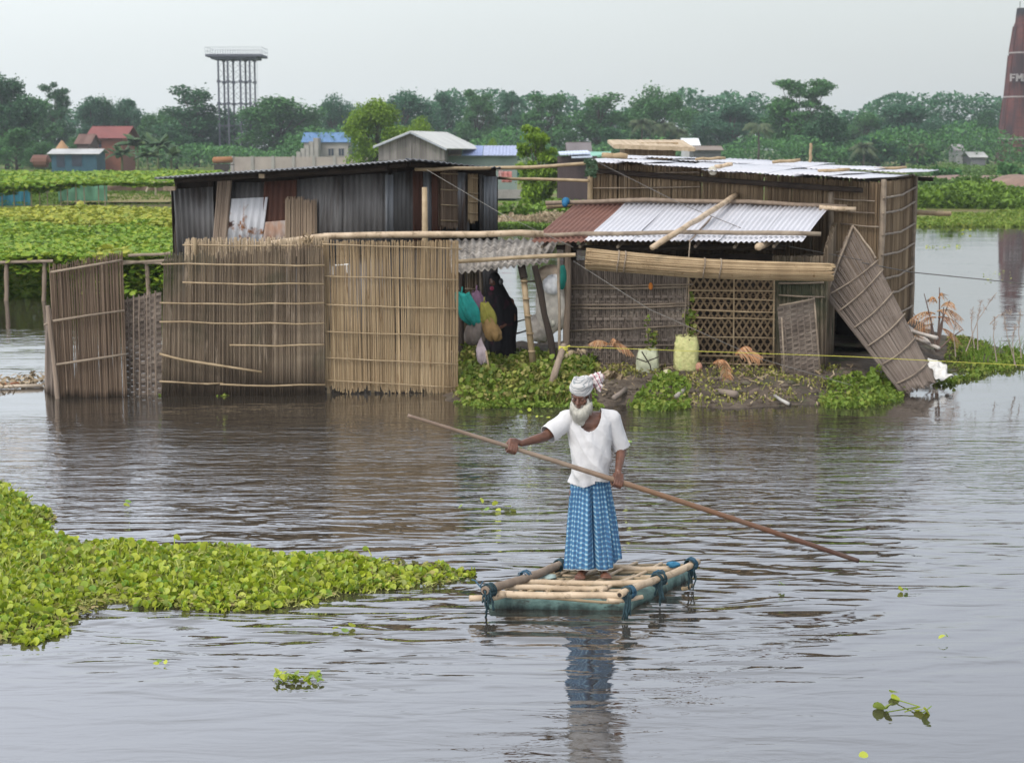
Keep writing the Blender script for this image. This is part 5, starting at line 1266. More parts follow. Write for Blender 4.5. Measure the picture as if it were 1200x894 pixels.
# plaited gate leaning beside the doorway
rt = thing('plaited_gate', at(936, 440, 25.8), 'small grey plaited gate leaning beside the dark doorway', 'gate')
plaited('plaited_screen', (911, 360), (955, 349), (962, 432), (917, 446), 25.9, 25.75, 30, 6, MT['plait'], rt, amp=.010)
for a, c in (((913, 358), (955, 350)), ((916, 372), (920, 446)), ((954, 348), (961, 436))): batten(rt, [at(*a, 25.7), at(*c, 25.65)], .014, 'bamboo_old')
# ------------------------------------------------------------------ sacks and hanging bags
def lumpy(name, c, r, m_, label, cat, seed=0, top=None, amp=.18, parent=None, build=True, group=None, M=None):
    b = MB(); b.ell((0, 0, 0), (1, 1, 1), nu=40, nv=26); V = b.V[0]
    n = fbm(V[:, 0] * 1.6 + 9 + seed, V[:, 2] * 1.6 + 5 + V[:, 1], seed + 3) - .5; n2 = np.abs(np.sin(np.arctan2(V[:, 1], V[:, 0]) * 5 + 3 * V[:, 2] + seed))
    f = 1 + amp * 2 * n - .06 * n2
    V = V * (f + .16 * (fbm(V[:, 0] * 4 + seed, V[:, 2] * 4 + V[:, 1] * 3, seed + 8) - .5))[:, None]
    if top: V[:, :2] *= np.where(V[:, 2] > .3, 1 - (V[:, 2] - .3) * top, 1)[:, None]
    V = V * np.array(r)
    if M is not None: V = V @ np.array(M.to_3x3()).T
    b.V[0] = V + np.array(c); o = b.build(name, m_, parent, loc=None if parent else c, smooth=True)
    if not parent: tag(o, label, cat, group)
    return o
def RY(d): return Matrix.Rotation(R(d), 3, 'Y')
def cloth(name, c): return plain(name, c, rough=.85, var=.3, sc=(9, 9, 9), bump=.02, bsc=(14, 14, 5))
yb_ = 26.15
# open-weave white sacks under the shed
lumpy('white_sack', at(647, 352, 26.75), (.27, .2, .52), cloth('sack_white', (.62, .57, .5)), 'large white sack bulging between the dark post and the plaited wall', 'sack', 1)
lumpy('white_sack', at(645, 322, 26.7), (.24, .18, .17), cloth('sack_cream', (.5, .4, .3)), 'cream folded sack on top of the pile under the open shed', 'sack', 2)
lumpy('white_sack', at(648, 333, 26.5), (.17, .12, .17), cloth('sack_bright', (.78, .8, .84)), 'bright white and blue folded bag on the sack pile under the open shed', 'sack', 3)
lumpy('white_sack', at(634, 384, 26.9), (.22, .2, .26), cloth('sack_grey', (.42, .38, .34)), 'grey sack lowest in the pile beside the bamboo post', 'sack', 4)
lumpy('green_cloth', at(659, 325, 26.3), (.07, .06, .2), cloth('teal_dark', (.01, .15, .12)), 'dark teal cloth hanging beside the plaited wall', 'cloth', 5)
lumpy('white_can', at(647, 379, 26.3), (.06, .06, .06), cloth('can', (.45, .43, .36)), 'small pale can tied to the thin stick by the dark post', 'can', 6, amp=.05)
# hanging bundle
def bag(name, top, bot, hw, Y, mm, label, cat, seed, dp=.7, slant=0, neck=.25, flat=0.):
    """cloth bag gathered at its neck, sagging low, with folds running down from the neck"""
    g_ = random.Random(seed); a, c = at(*top, Y), at(*bot, Y - .02); n, m_ = 44, 30; V = []; W = hw / FPX * Y; k1, k2 = g_.randint(4, 6), g_.randint(9, 13); p1, p2 = g_.uniform(0, 6), g_.uniform(0, 6)
    for j in range(m_ + 1):
        t_ = j / m_; pr = (neck + (1 - neck) * math.sin(min(1, t_ / .62) * math.pi / 2) ** 1.4) if t_ < .62 else math.sqrt(max(0.0, 1 - ((t_ - .62) / .385) ** 2.4)); q = a.lerp(c, t_) + Vector((slant * math.sin(t_ * 3.1), 0, 0))
        for i in range(n):
            an = 2 * math.pi * i / n; f = 1 + .13 * math.sin(an * k1 + p1 + t_ * 2) + .09 * math.sin(an * k2 + p2 - t_ * 3) + .22 * (fbm(np.array([an * 1.3 + seed]), np.array([t_ * 4.0 + seed]), seed)[0] - .5)
            V.append((q.x + W * pr * f * math.cos(an), q.y + W * dp * pr * f * math.sin(an), q.z + .03 * math.sin(an * 3 + p1) * (1 - t_) + .02 * math.sin(an * 5 + p2) * t_))
    F = [[j * n + i, (j + 1) * n + i, (j + 1) * n + (i + 1) % n, j * n + (i + 1) % n] for j in range(m_) for i in range(n)]; F.append(list(range(n))); F.append([m_ * n + i for i in range(n)][::-1])
    b = MB(); b.add(V, F); b.tube([a + Vector((0, 0, -.02)), a + Vector((.01, .02, .10))], .012, 5); return tag(b.build(name, mm, loc=c, smooth=True), label, cat)
MTP = MT
bag('teal_cloth', (541, 344), (556, 381), 11.5, 26.0, cloth('teal', (.012, .19, .17)), 'bright teal cloth hanging from the edge of the tan fence', 'cloth', 7, neck=.75)
bag('purple_bag', (558, 342), (566, 374), 8.5, 26.15, cloth('purple', (.13, .075, .12)), 'dull purple bag hanging right of the teal cloth', 'bag', 8, neck=.6)
bag('grey_bag', (563, 364), (557, 404), 13.5, 26.05, cloth('grey_bag', (.15, .125, .11)), 'grey bag hanging below the teal cloth', 'bag', 9, neck=.35)
bag('olive_bag', (567, 356), (575, 384), 9.5, 26.0, cloth('olive', (.17, .16, .03)), 'olive green bag hanging beside the person in black', 'bag', 10, neck=.5)
bag('brown_bag', (572, 374), (579, 399), 10.5, 25.95, cloth('ochre', (.2, .125, .05)), 'ochre brown bag hanging lowest beside the person in black', 'bag', 11, neck=.6)
bag('white_cloth', (563, 398), (566, 427), 6, 25.95, cloth('pinkwhite', (.5, .41, .43)), 'pinkish white cloth dangling under the grey bag', 'cloth', 12, neck=.2)
lone('stick', [at(570, 411, 25.8), at(577, 452, 25.6)], .014, 'bamboo', 'thin stick propped under the dangling white cloth', 'stick')
# planted sacks
def sack_plant(u, vb, vt, hw, Y, mk, seed, lab, vleaf, plants):
    c = at(u, (vb + vt) / 2, Y); hgt = (at(u, vt, Y).z - at(u, vb, Y).z)
    rt = thing('planted_sack', at(u, vb, Y), lab, 'planted sack'); w_ = hw / FPX * Y
    b = MB(); n = 28; rings = 14; V = []; F = []
    for i in range(rings + 1):
        t_ = i / rings; z = c.z - hgt / 2 + hgt * t_; rr = w_ * (.86 + .16 * math.sin(math.pi * min(1, t_ * 1.15)) ** .5)
        for j in range(n):
            a = 2 * math.pi * j / n; sq = (abs(math.cos(a)) ** 4 + abs(math.sin(a)) ** 4) ** -.25; k_ = sq * .92 + .05 * math.sin(a * 5 + t_ * 6 + seed) + .05 * math.sin(a * 11 + t_ * 15) + random.uniform(-.035, .035)
            V.append((c.x + rr * k_ * math.cos(a), Y + rr * .75 * k_ * math.sin(a), z + (.010 * math.sin(a * 7 + seed) + random.uniform(-.018, .018) if i == rings else 0)))
    for i in range(rings):
        for j in range(n): F.append([i * n + j, i * n + (j + 1) % n, (i + 1) * n + (j + 1) % n, (i + 1) * n + j])
    F.append([i for i in range(n)][::-1]); b.add(V, F); b.build('sack', mk, rt, smooth=True)
    b = MB(); b.ell((c.x, Y, c.z + hgt / 2 - .06), (w_ * .85, w_ * .6, .05)); b.build('soil', MT['mud'], rt)
    b = MB(); pl_ = []
    for (lu, lv, sp, n_) in plants:
        q = at(lu, lv, Y - .05); g_ = np.random.default_rng(seed + int(lv)); pl_.append(np.array(q) + g_.normal(size=(n_, 3)) * np.array((sp, sp * .5, sp * 1.6)))
    pts = np.vstack(pl_); g_ = np.random.default_rng(seed); b.scatter(VL, VF, pts, rotz_tilt(len(pts), .2, 1.4, g_), g_.uniform(.6, 1.2, len(pts)) * .062); b.build('leaves', MT['leaf_bank'], rt)
    b = MB(); b.tube([at(u, vt + 4, Y), at(vleaf[0], vleaf[1], Y)], .012, 6); b.build('stem', MT['bamboo_old'], rt)
    return rt
r_ = sack_plant(759, 440, 409, 13.5, 26.1, cloth('sack_greenwhite', (.50, .52, .37)), 3, 'squat whitish sack with a staked sapling in front of the plaited wall', (757, 370), [(764, 397, .055, 46), (760, 375, .03, 10)])
for pts in ([(746, 420), (757, 424), (772, 418)], [(752, 412), (762, 428), (764, 440)]):
    b = MB(); b.tube([at(u, v, 25.88) for u, v in pts], .01, 5); b.build('string', MT['wood_dark'], r_)
sack_plant(804, 435, 393, 15, 26.05, mat('sack_yellow', [(.34, .35, .13), (.58, .56, .26), (.45, .5, .2)], sc=(12, 12, 12), island=0, bump=.02, bsc=(20, 20, 20)), 5, 'tall yellow green sack planted in front of the lattice panel', (808, 345), [(808, 370, .05, 60), (810, 388, .04, 24), (811, 346, .025, 10)])
lumpy('paper_scrap', at(782, 436, 25.8), (.07, .05, .045), cloth('scrap', (.5, .48, .3)), 'small crumpled yellowish scrap lying between the two planted sacks', 'scrap', 13)
lumpy('brick_piece', at(819, 430, 25.8), (.055, .05, .07), cloth('brickpiece', (.42, .22, .15)), 'small pinkish brick piece beside the yellow green sack', 'brick', 14, amp=.05)
lumpy('orange_tag', wl(762, 335) + FR * 2.4, (.035, .02, .06), plain('orange_tag', (.5, .17, .03)), 'small orange fruit shaped tag on the plaited wall', 'tag', 15, amp=.05)
# white sheet at the foot of the leaning screen
b = MB(); b.sheet(at(1087, 420, 26.3), at(1103, 425, 26.5), at(1118, 441, 25.9), at(1096, 447, 25.5), 14, 10, lambda U, V_: .06 * np.sin(U * 9 + V_ * 4) * np.sin(V_ * 7), .01)
tag(b.build('white_sheet', cloth('sheet_white', (.66, .64, .6)), loc=at(1100, 440, 26), smooth=True), 'crumpled white plastic sheet at the foot of the leaning screen', 'sheet')
for i, (u0, v0, u1, v1, lab) in enumerate(((1060, 380, 1090, 402, 'upper pale driftwood piece beside the reed hut side wall'), (1070, 396, 1100, 408, 'lower pale driftwood piece behind the white plastic sheet'), (1066, 388, 1098, 396, 'grey split plank crossing the driftwood behind the leaning screen'))):
    lone('driftwood', [at(u0, v0, 30 - i), at(u1, v1, 28.6 - i * .6)], .032, plain('driftwood%d' % i, (.5, .46, .42)), lab, 'driftwood', group='driftwood by the hut corner')
# log and debris on the mud
for i, (u0, v0, u1, v1, r, c, lab) in enumerate(((720, 466, 733, 456, .035, (.22, .18, .15), 'short grey stick stuck in the mud before the whitish sack'), (793, 464, 803, 456, .035, (.3, .27, .24), 'short pale stick standing in the mud below the yellow green sack'),
        (908, 464, 924, 473, .022, (.4, .38, .35), 'white stick lying in the mud at the right of the bank'), (880, 462, 912, 446, .05, (.12, .09, .07), 'dark root lying on the mud below the plaited gate'),
        (840, 459, 862, 462, .05, (.2, .16, .13), 'brown stub lying on the mud under the lattice panel'))):
    p0, p1 = gp(u0, v0, .12), gp(u1, v1, .16); lone('stick' if i != 3 else 'root', [p0, p1], r, plain('deb%d' % i, c), lab, 'stick' if i != 3 else 'root')
b = MB()
for i in range(130):
    u = random.uniform(700, 1000); v = random.uniform(436, 470); p = gp(u, v, .1); p.z = max(.03, bz(p.x, p.y) + .02); a = random.uniform(0, 3.14); l = random.uniform(.03, .16)
    b.bar(p, p + Vector((math.cos(a) * l, math.sin(a) * l, random.uniform(0, .05))), random.uniform(.008, .02))
tag(b.build('mud_litter', MT['dry_grass'], loc=(3, 25, .1)), 'scattered straw and twigs littering the mud bank', 'litter', None, 'stuff')
b = MB()
for i in range(420):
    u = random.uniform(690, 1000); v = random.uniform(438, 476); p = gp(u, v, .1); p.z = bz(p.x, p.y)
    if p.z < 0: continue
    r0 = random.uniform(.02, .07); b.ell(p, (r0 * random.uniform(.8, 1.5), r0, r0 * .6), nu=7, nv=5)
tag(b.build('mud_clods', MT['mud'], loc=(3, 25, .1)), 'loose mud clods along the bank', 'clods', None, 'stuff')

# ropes -------------------------------------------------------------
def rope(pts, r, m_, label, sag=0):
    P = []
    for i, (a, c) in enumerate(zip(pts[:-1], pts[1:])):
        for k_ in range(12): P.append(a.lerp(c, k_ / 12) - Vector((0, 0, sag * math.sin(math.pi * k_ / 12))))
    P.append(pts[-1]); b = MB(); b.tube(P, r, 5); return tag(b.build('rope', m_, loc=pts[0], smooth=True), label, 'rope')
ry = plain('yellow_rope', (.5, .47, .08)); rg = plain('grey_rope', (.22, .21, .19)); rd = plain('dark_rope', (.12, .11, .1))
rope([at(660, 406, 24.9), at(800, 411, 24.8), at(1000, 418, 24.6), at(1215, 429, 24.6)], .0045, ry, 'thin yellow rope stretched low across the front of the reed hut', .0)
rope([at(672, 306, 25.9), at(760, 362, 25.3), at(890, 420, 25.0), at(1000, 452, 24.9)], .004, rg, 'pale rope slanting down from the left lean-to post across the plaited wall')
rope([at(500, 199, 26.8), at(590, 252, 26.2), at(672, 290, 25.9)], .004, rg, 'pale wire slanting from the tin hut corner down to the lean-to post', .0)
rope([at(700, 190, 29.6), at(800, 240, 28.0), at(920, 288, 26.2), at(1010, 305, 27.0)], .006, rd, 'thin dark wire slanting over the white lean-to roof')
rope([at(1010, 308, 27.0), at(1067, 319, 29.5), at(1215, 334, 32)], .009, rd, 'dark cable running right from the leaning screen over the water')
lone('tie_string', [at(809, 284, 25.6), at(805, 330, 25.9), at(800, 400, 26.0)], .009, 'bamboo_old', 'hanging string in front of the plaited wall', 'string')
# leaning mooring post
rt = thing('mooring_post', gp(642, 471, 0), 'slanting grey mooring post with a yellow rope tie at the water edge', 'post')
b = MB(); b.tube([gp(641, 474, -.1), at(650, 438, 24.6), at(661, 404, 24.9)], [.06, .052, .045], 9); b.build('pole', MT['wood_grey'], rt, smooth=True)
b = MB(); p = at(660, 408, 24.88)
for k_ in range(3): b.tube([p + Vector((.06 * math.cos(a), .06 * math.sin(a), .02 * k_ - .02)) for a in np.linspace(0, 6.28, 12)], .012, 5)
b.tube([p, p + Vector((.10, -.03, .04))], .01, 5); b.tube([p, p + Vector((.07, -.03, -.07))], .01, 5); b.build('rope_tie', ry, rt)

# ------------------------------------------------------------------ dry plants
def dry_palm(u, v, Y, L, n, seed, label, mk='dry_leaf', dirs=None, name='dry_palm_frond'):
    g_ = random.Random(seed); b = MB(); p = at(u, v, Y)
    for k_ in range(n):
        a = g_.uniform(0, 6.28); el = g_.uniform(.1, 1.4); d = dirs[k_ % len(dirs)] if dirs else (math.cos(a), math.sin(a) * .5, el)
        frond(b, p, d, L * g_.uniform(.8, 1.15), g_.uniform(.5, .9), L * .36, 13, g_)
    return tag(b.build(name, MT[mk], loc=p), label, 'dry frond', 'dry fronds on the mud bank')
dry_palm(714, 404, 25.6, .42, 5, 1, 'orange brown drooping frond at the left foot of the plaited wall', dirs=[(-.6, -.2, .5), (.8, -.1, .4), (.2, -.3, .7)])
dry_palm(716, 450, 25.2, .55, 14, 2, 'pale bleached grassy clump on the bank behind the turbaned man', mk='dry_grass', dirs=[(.5, -.4, 1.2), (-.4, -.3, 1.1), (.9, -.3, .6), (-.7, -.3, .7), (.1, -.4, 1.3), (.7, -.4, .9), (-.1, .3, 1)])
dry_palm(862, 416, 25.3, .55, 5, 3, 'arched orange frond above the curled dry leaf', dirs=[(.9, -.1, .75), (.8, -.2, .55), (.6, -.1, 1.0)])
dry_palm(945, 464, 24.9, .34, 5, 4, 'small orange curled leaf at the water edge of the bank', dirs=[(-.35, -.2, 1.3), (-.1, -.2, 1.2)])
dry_palm(676, 414, 25.8, .3, 3, 5, 'small brown frond leaning on the left of the plaited wall', mk='dry_grass', dirs=[(-.5, -.2, .6), (.5, -.1, .7), (.1, 0, 1)])
# curled big dry leaf: an arched rib with long leaflets wrapping down on both sides
b = MB(); c = at(848, 455, 25.0); g_ = random.Random(5); rib = [c + Vector((.06, .02, -.05)), c + Vector((.05, 0, .15)), c + Vector((.02, -.03, .33)), c + Vector((-.06, -.06, .43)), c + Vector((-.15, -.08, .38))]
b.tube(rib, [.016, .014, .011, .008, .004], 6)
for k_ in range(26):
    t_ = .15 + 3.6 * k_ / 26; i = min(3, int(t_)); p = rib[i].lerp(rib[i + 1], t_ - i)
    for s_ in (-1, 1):
        L_ = g_.uniform(.13, .21) * (1 - .12 * i); P = [p]; d = Vector((s_ * .8, -.35, .35 + .1 * i))
        for q in range(5): d = (d + Vector((-s_ * .12, -.02, -.38))).normalized(); P.append(P[-1] + d * L_ / 5)
        V = []
        for q, pt in enumerate(P): w_ = .011 * math.sin(math.pi * (q + .6) / 6.2); V += [tuple(pt + Vector((0, .004, w_))), tuple(pt - Vector((0, .004, w_)))]
        b.add(V, [[2 * q, 2 * q + 2, 2 * q + 3, 2 * q + 1] for q in range(5)])
tag(b.build('curled_dry_leaf', MT['dry_leaf'], loc=c), 'big curled orange palm leaf standing on the mud before the lattice panel', 'dry leaf')
# reddish dry shrub at right
rt = thing('dry_shrub', at(1100, 415, 28.2), 'leafy reddish brown dry shrub on the mud right of the reed hut', 'shrub')
b = MB(); base = at(1098, 412, 28.2); tips = [(1101, 337, .012), (1083, 344, .01), (1113, 352, .01), (1128, 386, .01), (1070, 366, .01), (1106, 360, .012), (1091, 372, .01)]
for (u, v, r) in tips: tip = at(u, v, 28.2 + random.uniform(-.2, .2)); b.tube([base, base.lerp(tip, .5) + Vector((random.uniform(-.05, .05), 0, .04)), tip], [r * 2, r * 1.4, r * .6], 5)
b.build('stems', plain('dry_stem', (.17, .12, .1)), rt)
b = MB(); g_ = random.Random(9)
for (u, v, L, d) in ((1096, 368, .55, (-1, -.1, .5)), (1097, 372, .5, (-.8, -.3, .2)), (1098, 365, .5, (1, -.1, .5)), (1099, 372, .45, (.9, -.2, .25)), (1100, 350, .3, (.2, -.1, 1)), (1098, 355, .35, (-.4, 0, 1)), (1103, 360, .4, (.6, -.1, .9)), (1094, 380, .4, (-.7, -.2, .1)), (1102, 385, .35, (.6, -.2, .0))):
    frond(b, at(u, v, 28.2), d, L, .75, .2, 12, g_)
b.build('leaves', MT['dry_leaf'], rt)

# ------------------------------------------------------------------ grasses at the right tail
def blades(name, label, spots, mk, seed, Hh=.5, n=40, spread=.15, w=.008, kind='stuff'):
    g_ = random.Random(seed); b = MB()
    for (u, v) in spots:
        p0 = gp(u, v, .0)
        for i in range(n):
            p = p0 + Vector((g_.gauss(0, spread), g_.gauss(0, spread), 0)); h = Hh * g_.uniform(.4, 1.15); dx, dy = g_.gauss(0, .16) * h, g_.gauss(0, .12) * h; V = []
            for k_ in range(5):
                t_ = k_ / 4; q = p + Vector((dx * t_ * t_ * 2, dy * t_, h * t_ * (1 - .15 * t_))); ww = w * (1 - t_) + .0015; V += [tuple(q - Vector((ww, 0, 0))), tuple(q + Vector((ww, 0, 0)))]
            b.add(V, [[2 * i2, 2 * i2 + 1, 2 * i2 + 3, 2 * i2 + 2] for i2 in range(4)])
    return tag(b.build(name, MT[mk]), label, 'grass', None, kind)
blades('reed_grass', 'thin grey green grass standing in the water at the right of the bank', [(1140, 424), (1146, 420), (1136, 428), (1168, 420), (1190, 420), (1150, 425)], 'bush_green', 4, .42, 22, .12)
b = MB(); g_ = random.Random(3)
for (u0, v0, u1, v1) in ((1132, 412, 1166, 345), (1142, 408, 1140, 362), (1146, 410, 1150, 352), (1168, 424, 1166, 372), (1191, 430, 1176, 368), (1189, 428, 1190, 380), (1160, 380, 1186, 366), (1120, 418, 1121, 372), (1197, 420, 1196, 365)):
    p0, p1 = at(u0, v0, 26.4), at(u1, v1, 26.4); m_ = (p0 + p1) / 2 + Vector((-.04, 0, .05)); b.tube([p0, m_, p1], [.009, .006, .003], 4)
    for k_ in range(26):
        t_ = g_.uniform(.62, 1); q = m_.lerp(p1, (t_ - .5) * 2) if t_ > .5 else p0.lerp(m_, t_ * 2); b.bar(q, q + Vector((g_.uniform(-.05, .05), g_.uniform(-.03, .03), g_.uniform(-.04, .06))), .006)
tag(b.build('seed_grass', plain('seed_grass', (.3, .24, .2)), loc=at(1150, 424, 26.4)), 'tall feathery seed grass stalks right of the dry shrub', 'grass', None, 'stuff')

# ------------------------------------------------------------------ water hyacinth and bank greenery
HY = [(0, -.15, 0)] + [(.5 * math.sin(a) * (1 - .12 * math.cos(a)), -.5 * math.cos(a) + .35, .10 * (math.sin(a) ** 2) + .03) for a in np.linspace(.35, 2 * math.pi - .35, 9)]
HYF = [[0, i, i + 1] for i in range(1, 9)] + [[0, 9, 1]]
def hyacinth(name, label, Q, zf, size, mk, seed, stalk=.6, tilt=(.25, 1.45), low=True, z0=None):
    g = np.random.default_rng(seed); N = len(Q); zz = zf(Q) * g.uniform(.12, 1, N); z0a = np.zeros(N) if z0 is None else z0
    pts = np.column_stack([Q, zz + z0a]); sc_ = g.uniform(.55, 1.3, N) * size; b = MB()
    b.scatter(HY, HYF, pts, rotz_tilt(N, *tilt, g), sc_)
    # petioles
    k_ = g.random(N) < stalk; P = pts[k_]; m_ = len(P); ft = P.copy(); ft[:, :2] += g.normal(size=(m_, 2)) * .035; ft[:, 2] = z0a[k_] - .01
    w = .004; V = np.stack([P + (w, 0, 0), P - (w, 0, 0), ft - (w * 1.8, 0, 0), ft + (w * 1.8, 0, 0)], 1).reshape(-1, 3)
    b.add(V, np.arange(m_ * 4).reshape(-1, 4)); o = b.build(name, MT[mk]); return tag(o, label, 'water hyacinth', None, 'stuff')
MATP = [(-60, 560), (0, 572), (30, 590), (56, 612), (60, 634), (105, 640), (150, 634), (205, 642), (270, 640), (310, 647), (340, 652), (385, 652), (430, 654), (480, 664), (520, 668), (544, 674), (530, 684), (470, 690), (430, 696), (385, 702), (370, 712), (310, 714), (250, 716), (200, 712), (150, 708), (125, 706), (112, 716), (92, 722), (80, 738), (45, 748), (0, 752), (-80, 756), (-160, 700)]
MW = [tuple(gp(u, v).xy) for u, v in MATP]
def fillpoly(poly, n, seed, edge=.12):
    g = np.random.default_rng(seed); P = np.array(poly); lo, hi = P.min(0) - .1, P.max(0) + .1; Q = g.uniform(lo, hi, (n * 6, 2))
    d = polydist(Q, poly); k_ = d + edge * 2.2 * (fbm(Q[:, 0] * 3.1 + 7, Q[:, 1] * 3.1 + 3, seed) - .5) > 0; Q = Q[k_][:n]; return Q
def hz_main(Q):
    d = np.clip(polydist(Q, MW), 0, .6) / .6; lump = fbm(Q[:, 0] * 2.2 + 3, Q[:, 1] * 2.2, 41)
    left = np.clip((-3.6 - Q[:, 0]) / 1.2, 0, 1) * np.clip((Q[:, 1] - 13.8) / 2, 0, 1)
    return .02 + .105 * d * (.0 + 2.0 * lump) + .10 * left
Qm = fillpoly(MW, 25000, 51, .32); Qm = Qm[(fbm(Qm[:, 0] * 5.5, Qm[:, 1] * 4.5, 91) > .45) | (rng.random(len(Qm)) < .28)]
hyacinth('floating_hyacinth', 'large bright green water hyacinth mat floating at the left', Qm, hz_main, .054, 'leaf_hyacinth', 61, tilt=(.5, 1.5))
Ql = fillpoly(MW, 9000, 52, .22); g = np.random.default_rng(8)
b = MB(); b.scatter(LEAF_T, LEAF_F, np.column_stack([Ql, g.uniform(-.01, .05, len(Ql))]), rotz_tilt(len(Ql), 0, .9, g), g.uniform(.5, 1.3, len(Ql)) * .05)
tag(b.build('hyacinth_litter', MT['leaf_low']), 'brownish low stems and old leaves under the floating hyacinth mat', 'water hyacinth', None, 'stuff')
b = MB(); Qs = fillpoly(MW, 3800, 57, .05); g = np.random.default_rng(18); zs = hz_main(Qs)
for (x_, y_), z_ in zip(Qs, zs):
    a_ = g.uniform(0, 6.28); L_ = g.uniform(.04, .13); dx, dy = L_ * math.cos(a_) * .8, L_ * math.sin(a_) * .8; h_ = z_ * g.uniform(.4, 1.15)
    b.tube([(x_, y_, .0), (x_ + dx * .45, y_ + dy * .45, h_ * .8), (x_ + dx, y_ + dy, h_)], [.005, .0045, .003], 3, caps=False)
tag(b.build('hyacinth_stems', plain('hyacinth_stem', (.34, .36, .10), var=.35)), 'pale yellow green stems among the floating hyacinth leaves', 'water hyacinth', None, 'stuff')
# a few tall single leaves
tall = np.array([tuple(gp(u, v + 22).xy) for u, v in ((152, 618), (166, 630), (205, 628), (243, 632), (431, 628), (465, 640), (415, 640), (280, 630), (20, 585), (45, 592), (6, 570), (0, 566), (330, 640), (104, 636))])
hyacinth('tall_hyacinth_leaf', 'few taller hyacinth leaves rising above the floating mat', tall, lambda Q: np.full(len(Q), .2), .075, 'leaf_hyacinth', 71, stalk=1.1, tilt=(.9, 1.4))
# bank greens
BG = [tuple(gp(u, v).xy) for u, v in ((532, 470), (560, 473), (640, 474), (690, 476), (700, 455), (690, 438), (640, 434), (590, 432), (540, 432))]
Q = fillpoly(BG, 5200, 53, .2); hyacinth('bank_plants', 'thick green plants on the bank below the open shed', Q, lambda Q_: .05 + .26 * np.clip(fbm(Q_[:, 0] * 2 + 2, Q_[:, 1] * 2, 5) * 1.7 - .35, 0, 1), .075, 'leaf_bank', 62, z0=np.clip([bz(*q) for q in Q], 0, 1))
Q2 = fillpoly(BG, 2600, 58, .2); hyacinth('bank_undergrowth', 'small dry and green undergrowth on the bank below the open shed', Q2, lambda Q_: .03 + .2 * np.clip(fbm(Q_[:, 0] * 3 + 9, Q_[:, 1] * 3, 15) * 1.7 - .35, 0, 1), .05, 'leaf_low', 64, z0=np.clip([bz(*q) for q in Q2], 0, 1), tilt=(.5, 1.4))
def patch(name, label, px, n, seed, h, size=.07, mk='leaf_fresh', edge=.1):
    P = [tuple(gp(u, v).xy) for u, v in px]; Q_ = fillpoly(P, n, seed, edge); return hyacinth(name, label, Q_, lambda q: .02 + .7 * h * np.clip(fbm(q[:, 0] * 3, q[:, 1] * 3, seed) * 1.8 - .3, .05, 1), size * .75, mk, seed + 100, z0=np.clip([bz(*q) for q in Q_], 0, 1))
patch('shoreline_plants', 'bright floating greens along the water edge below the bank plants', [(536, 472), (600, 470), (690, 472), (706, 478), (640, 478), (560, 479)], 1125, 54, .07)
patch('shoreline_plants', 'bright green clump at the water edge right of the man', [(736, 478), (752, 468), (775, 455), (795, 460), (812, 474), (800, 482), (760, 483)], 930, 55, .16, .075)
patch('shoreline_plants', 'bright green clump at the foot of the leaning screen', [(962, 478), (968, 462), (1000, 452), (1040, 452), (1060, 462), (1052, 472), (1000, 480)], 1350, 56, .2, .075)
patch('shoreline_plants', 'bright green floating plants trailing off at the far right of the bank', [(1090, 452), (1100, 446), (1130, 442), (1160, 425), (1198, 408), (1204, 415), (1192, 428), (1165, 440), (1130, 448)], 1350, 57, .12, .075, edge=.3)
patch('shoreline_plants', 'dull green plants covering the mud tail beside the dry shrub', [(1104, 432), (1110, 412), (1135, 404), (1160, 412), (1150, 426), (1130, 436)], 1200, 59, .14, .06, 'leaf_bank')
patch('shoreline_plants', 'tiny green sprig in the water before the long dark fence', [(250, 463), (268, 460), (270, 465), (256, 466)], 30, 60, .07, .05)
patch('shoreline_plants', 'two tiny green sprigs in the water before the plaited fence', [(182, 463), (197, 460), (198, 464), (186, 465)], 16, 63, .07, .05)
Pw = [tuple(gp(u, v).xy) for u, v in ((695, 474), (700, 448), (800, 440), (960, 440), (1000, 460), (960, 474), (830, 478))]; Qw = fillpoly(Pw, 2600, 71, .3); Qw = Qw[fbm(Qw[:, 0] * 1.8 + 4, Qw[:, 1] * 2.2, 17) > .47]
hyacinth('bank_weeds', 'low straggly brown and green weeds creeping over the mud bank', Qw, lambda q: np.full(len(q), .09), .035, 'leaf_low', 171, z0=np.clip([bz(*q) for q in Qw], 0, 1), tilt=(.4, 1.5))
# climbing stems under leaning screen
b = MB(); pts = [at(1010, 458, 25.3), at(1016, 445, 25.4), at(1024, 436, 25.5), at(1028, 430, 25.5)]; b.tube(pts, .006, 4); g_ = np.random.default_rng(4)
pp = np.vstack([np.array(at(u, v, 25.35)) + g_.normal(size=(9, 3)) * .04 for u, v in ((1014, 450), (1020, 442), (1027, 432), (1006, 452), (1022, 450))]); b.scatter(VL, VF, pp, rotz_tilt(len(pp), .4, 1.4, g_), g_.uniform(.06, .1, len(pp)))
tag(b.build('climbing_plant', MT['leaf_fresh'], loc=pts[0]), 'small climbing plant in front of the dark doorway', 'plant')
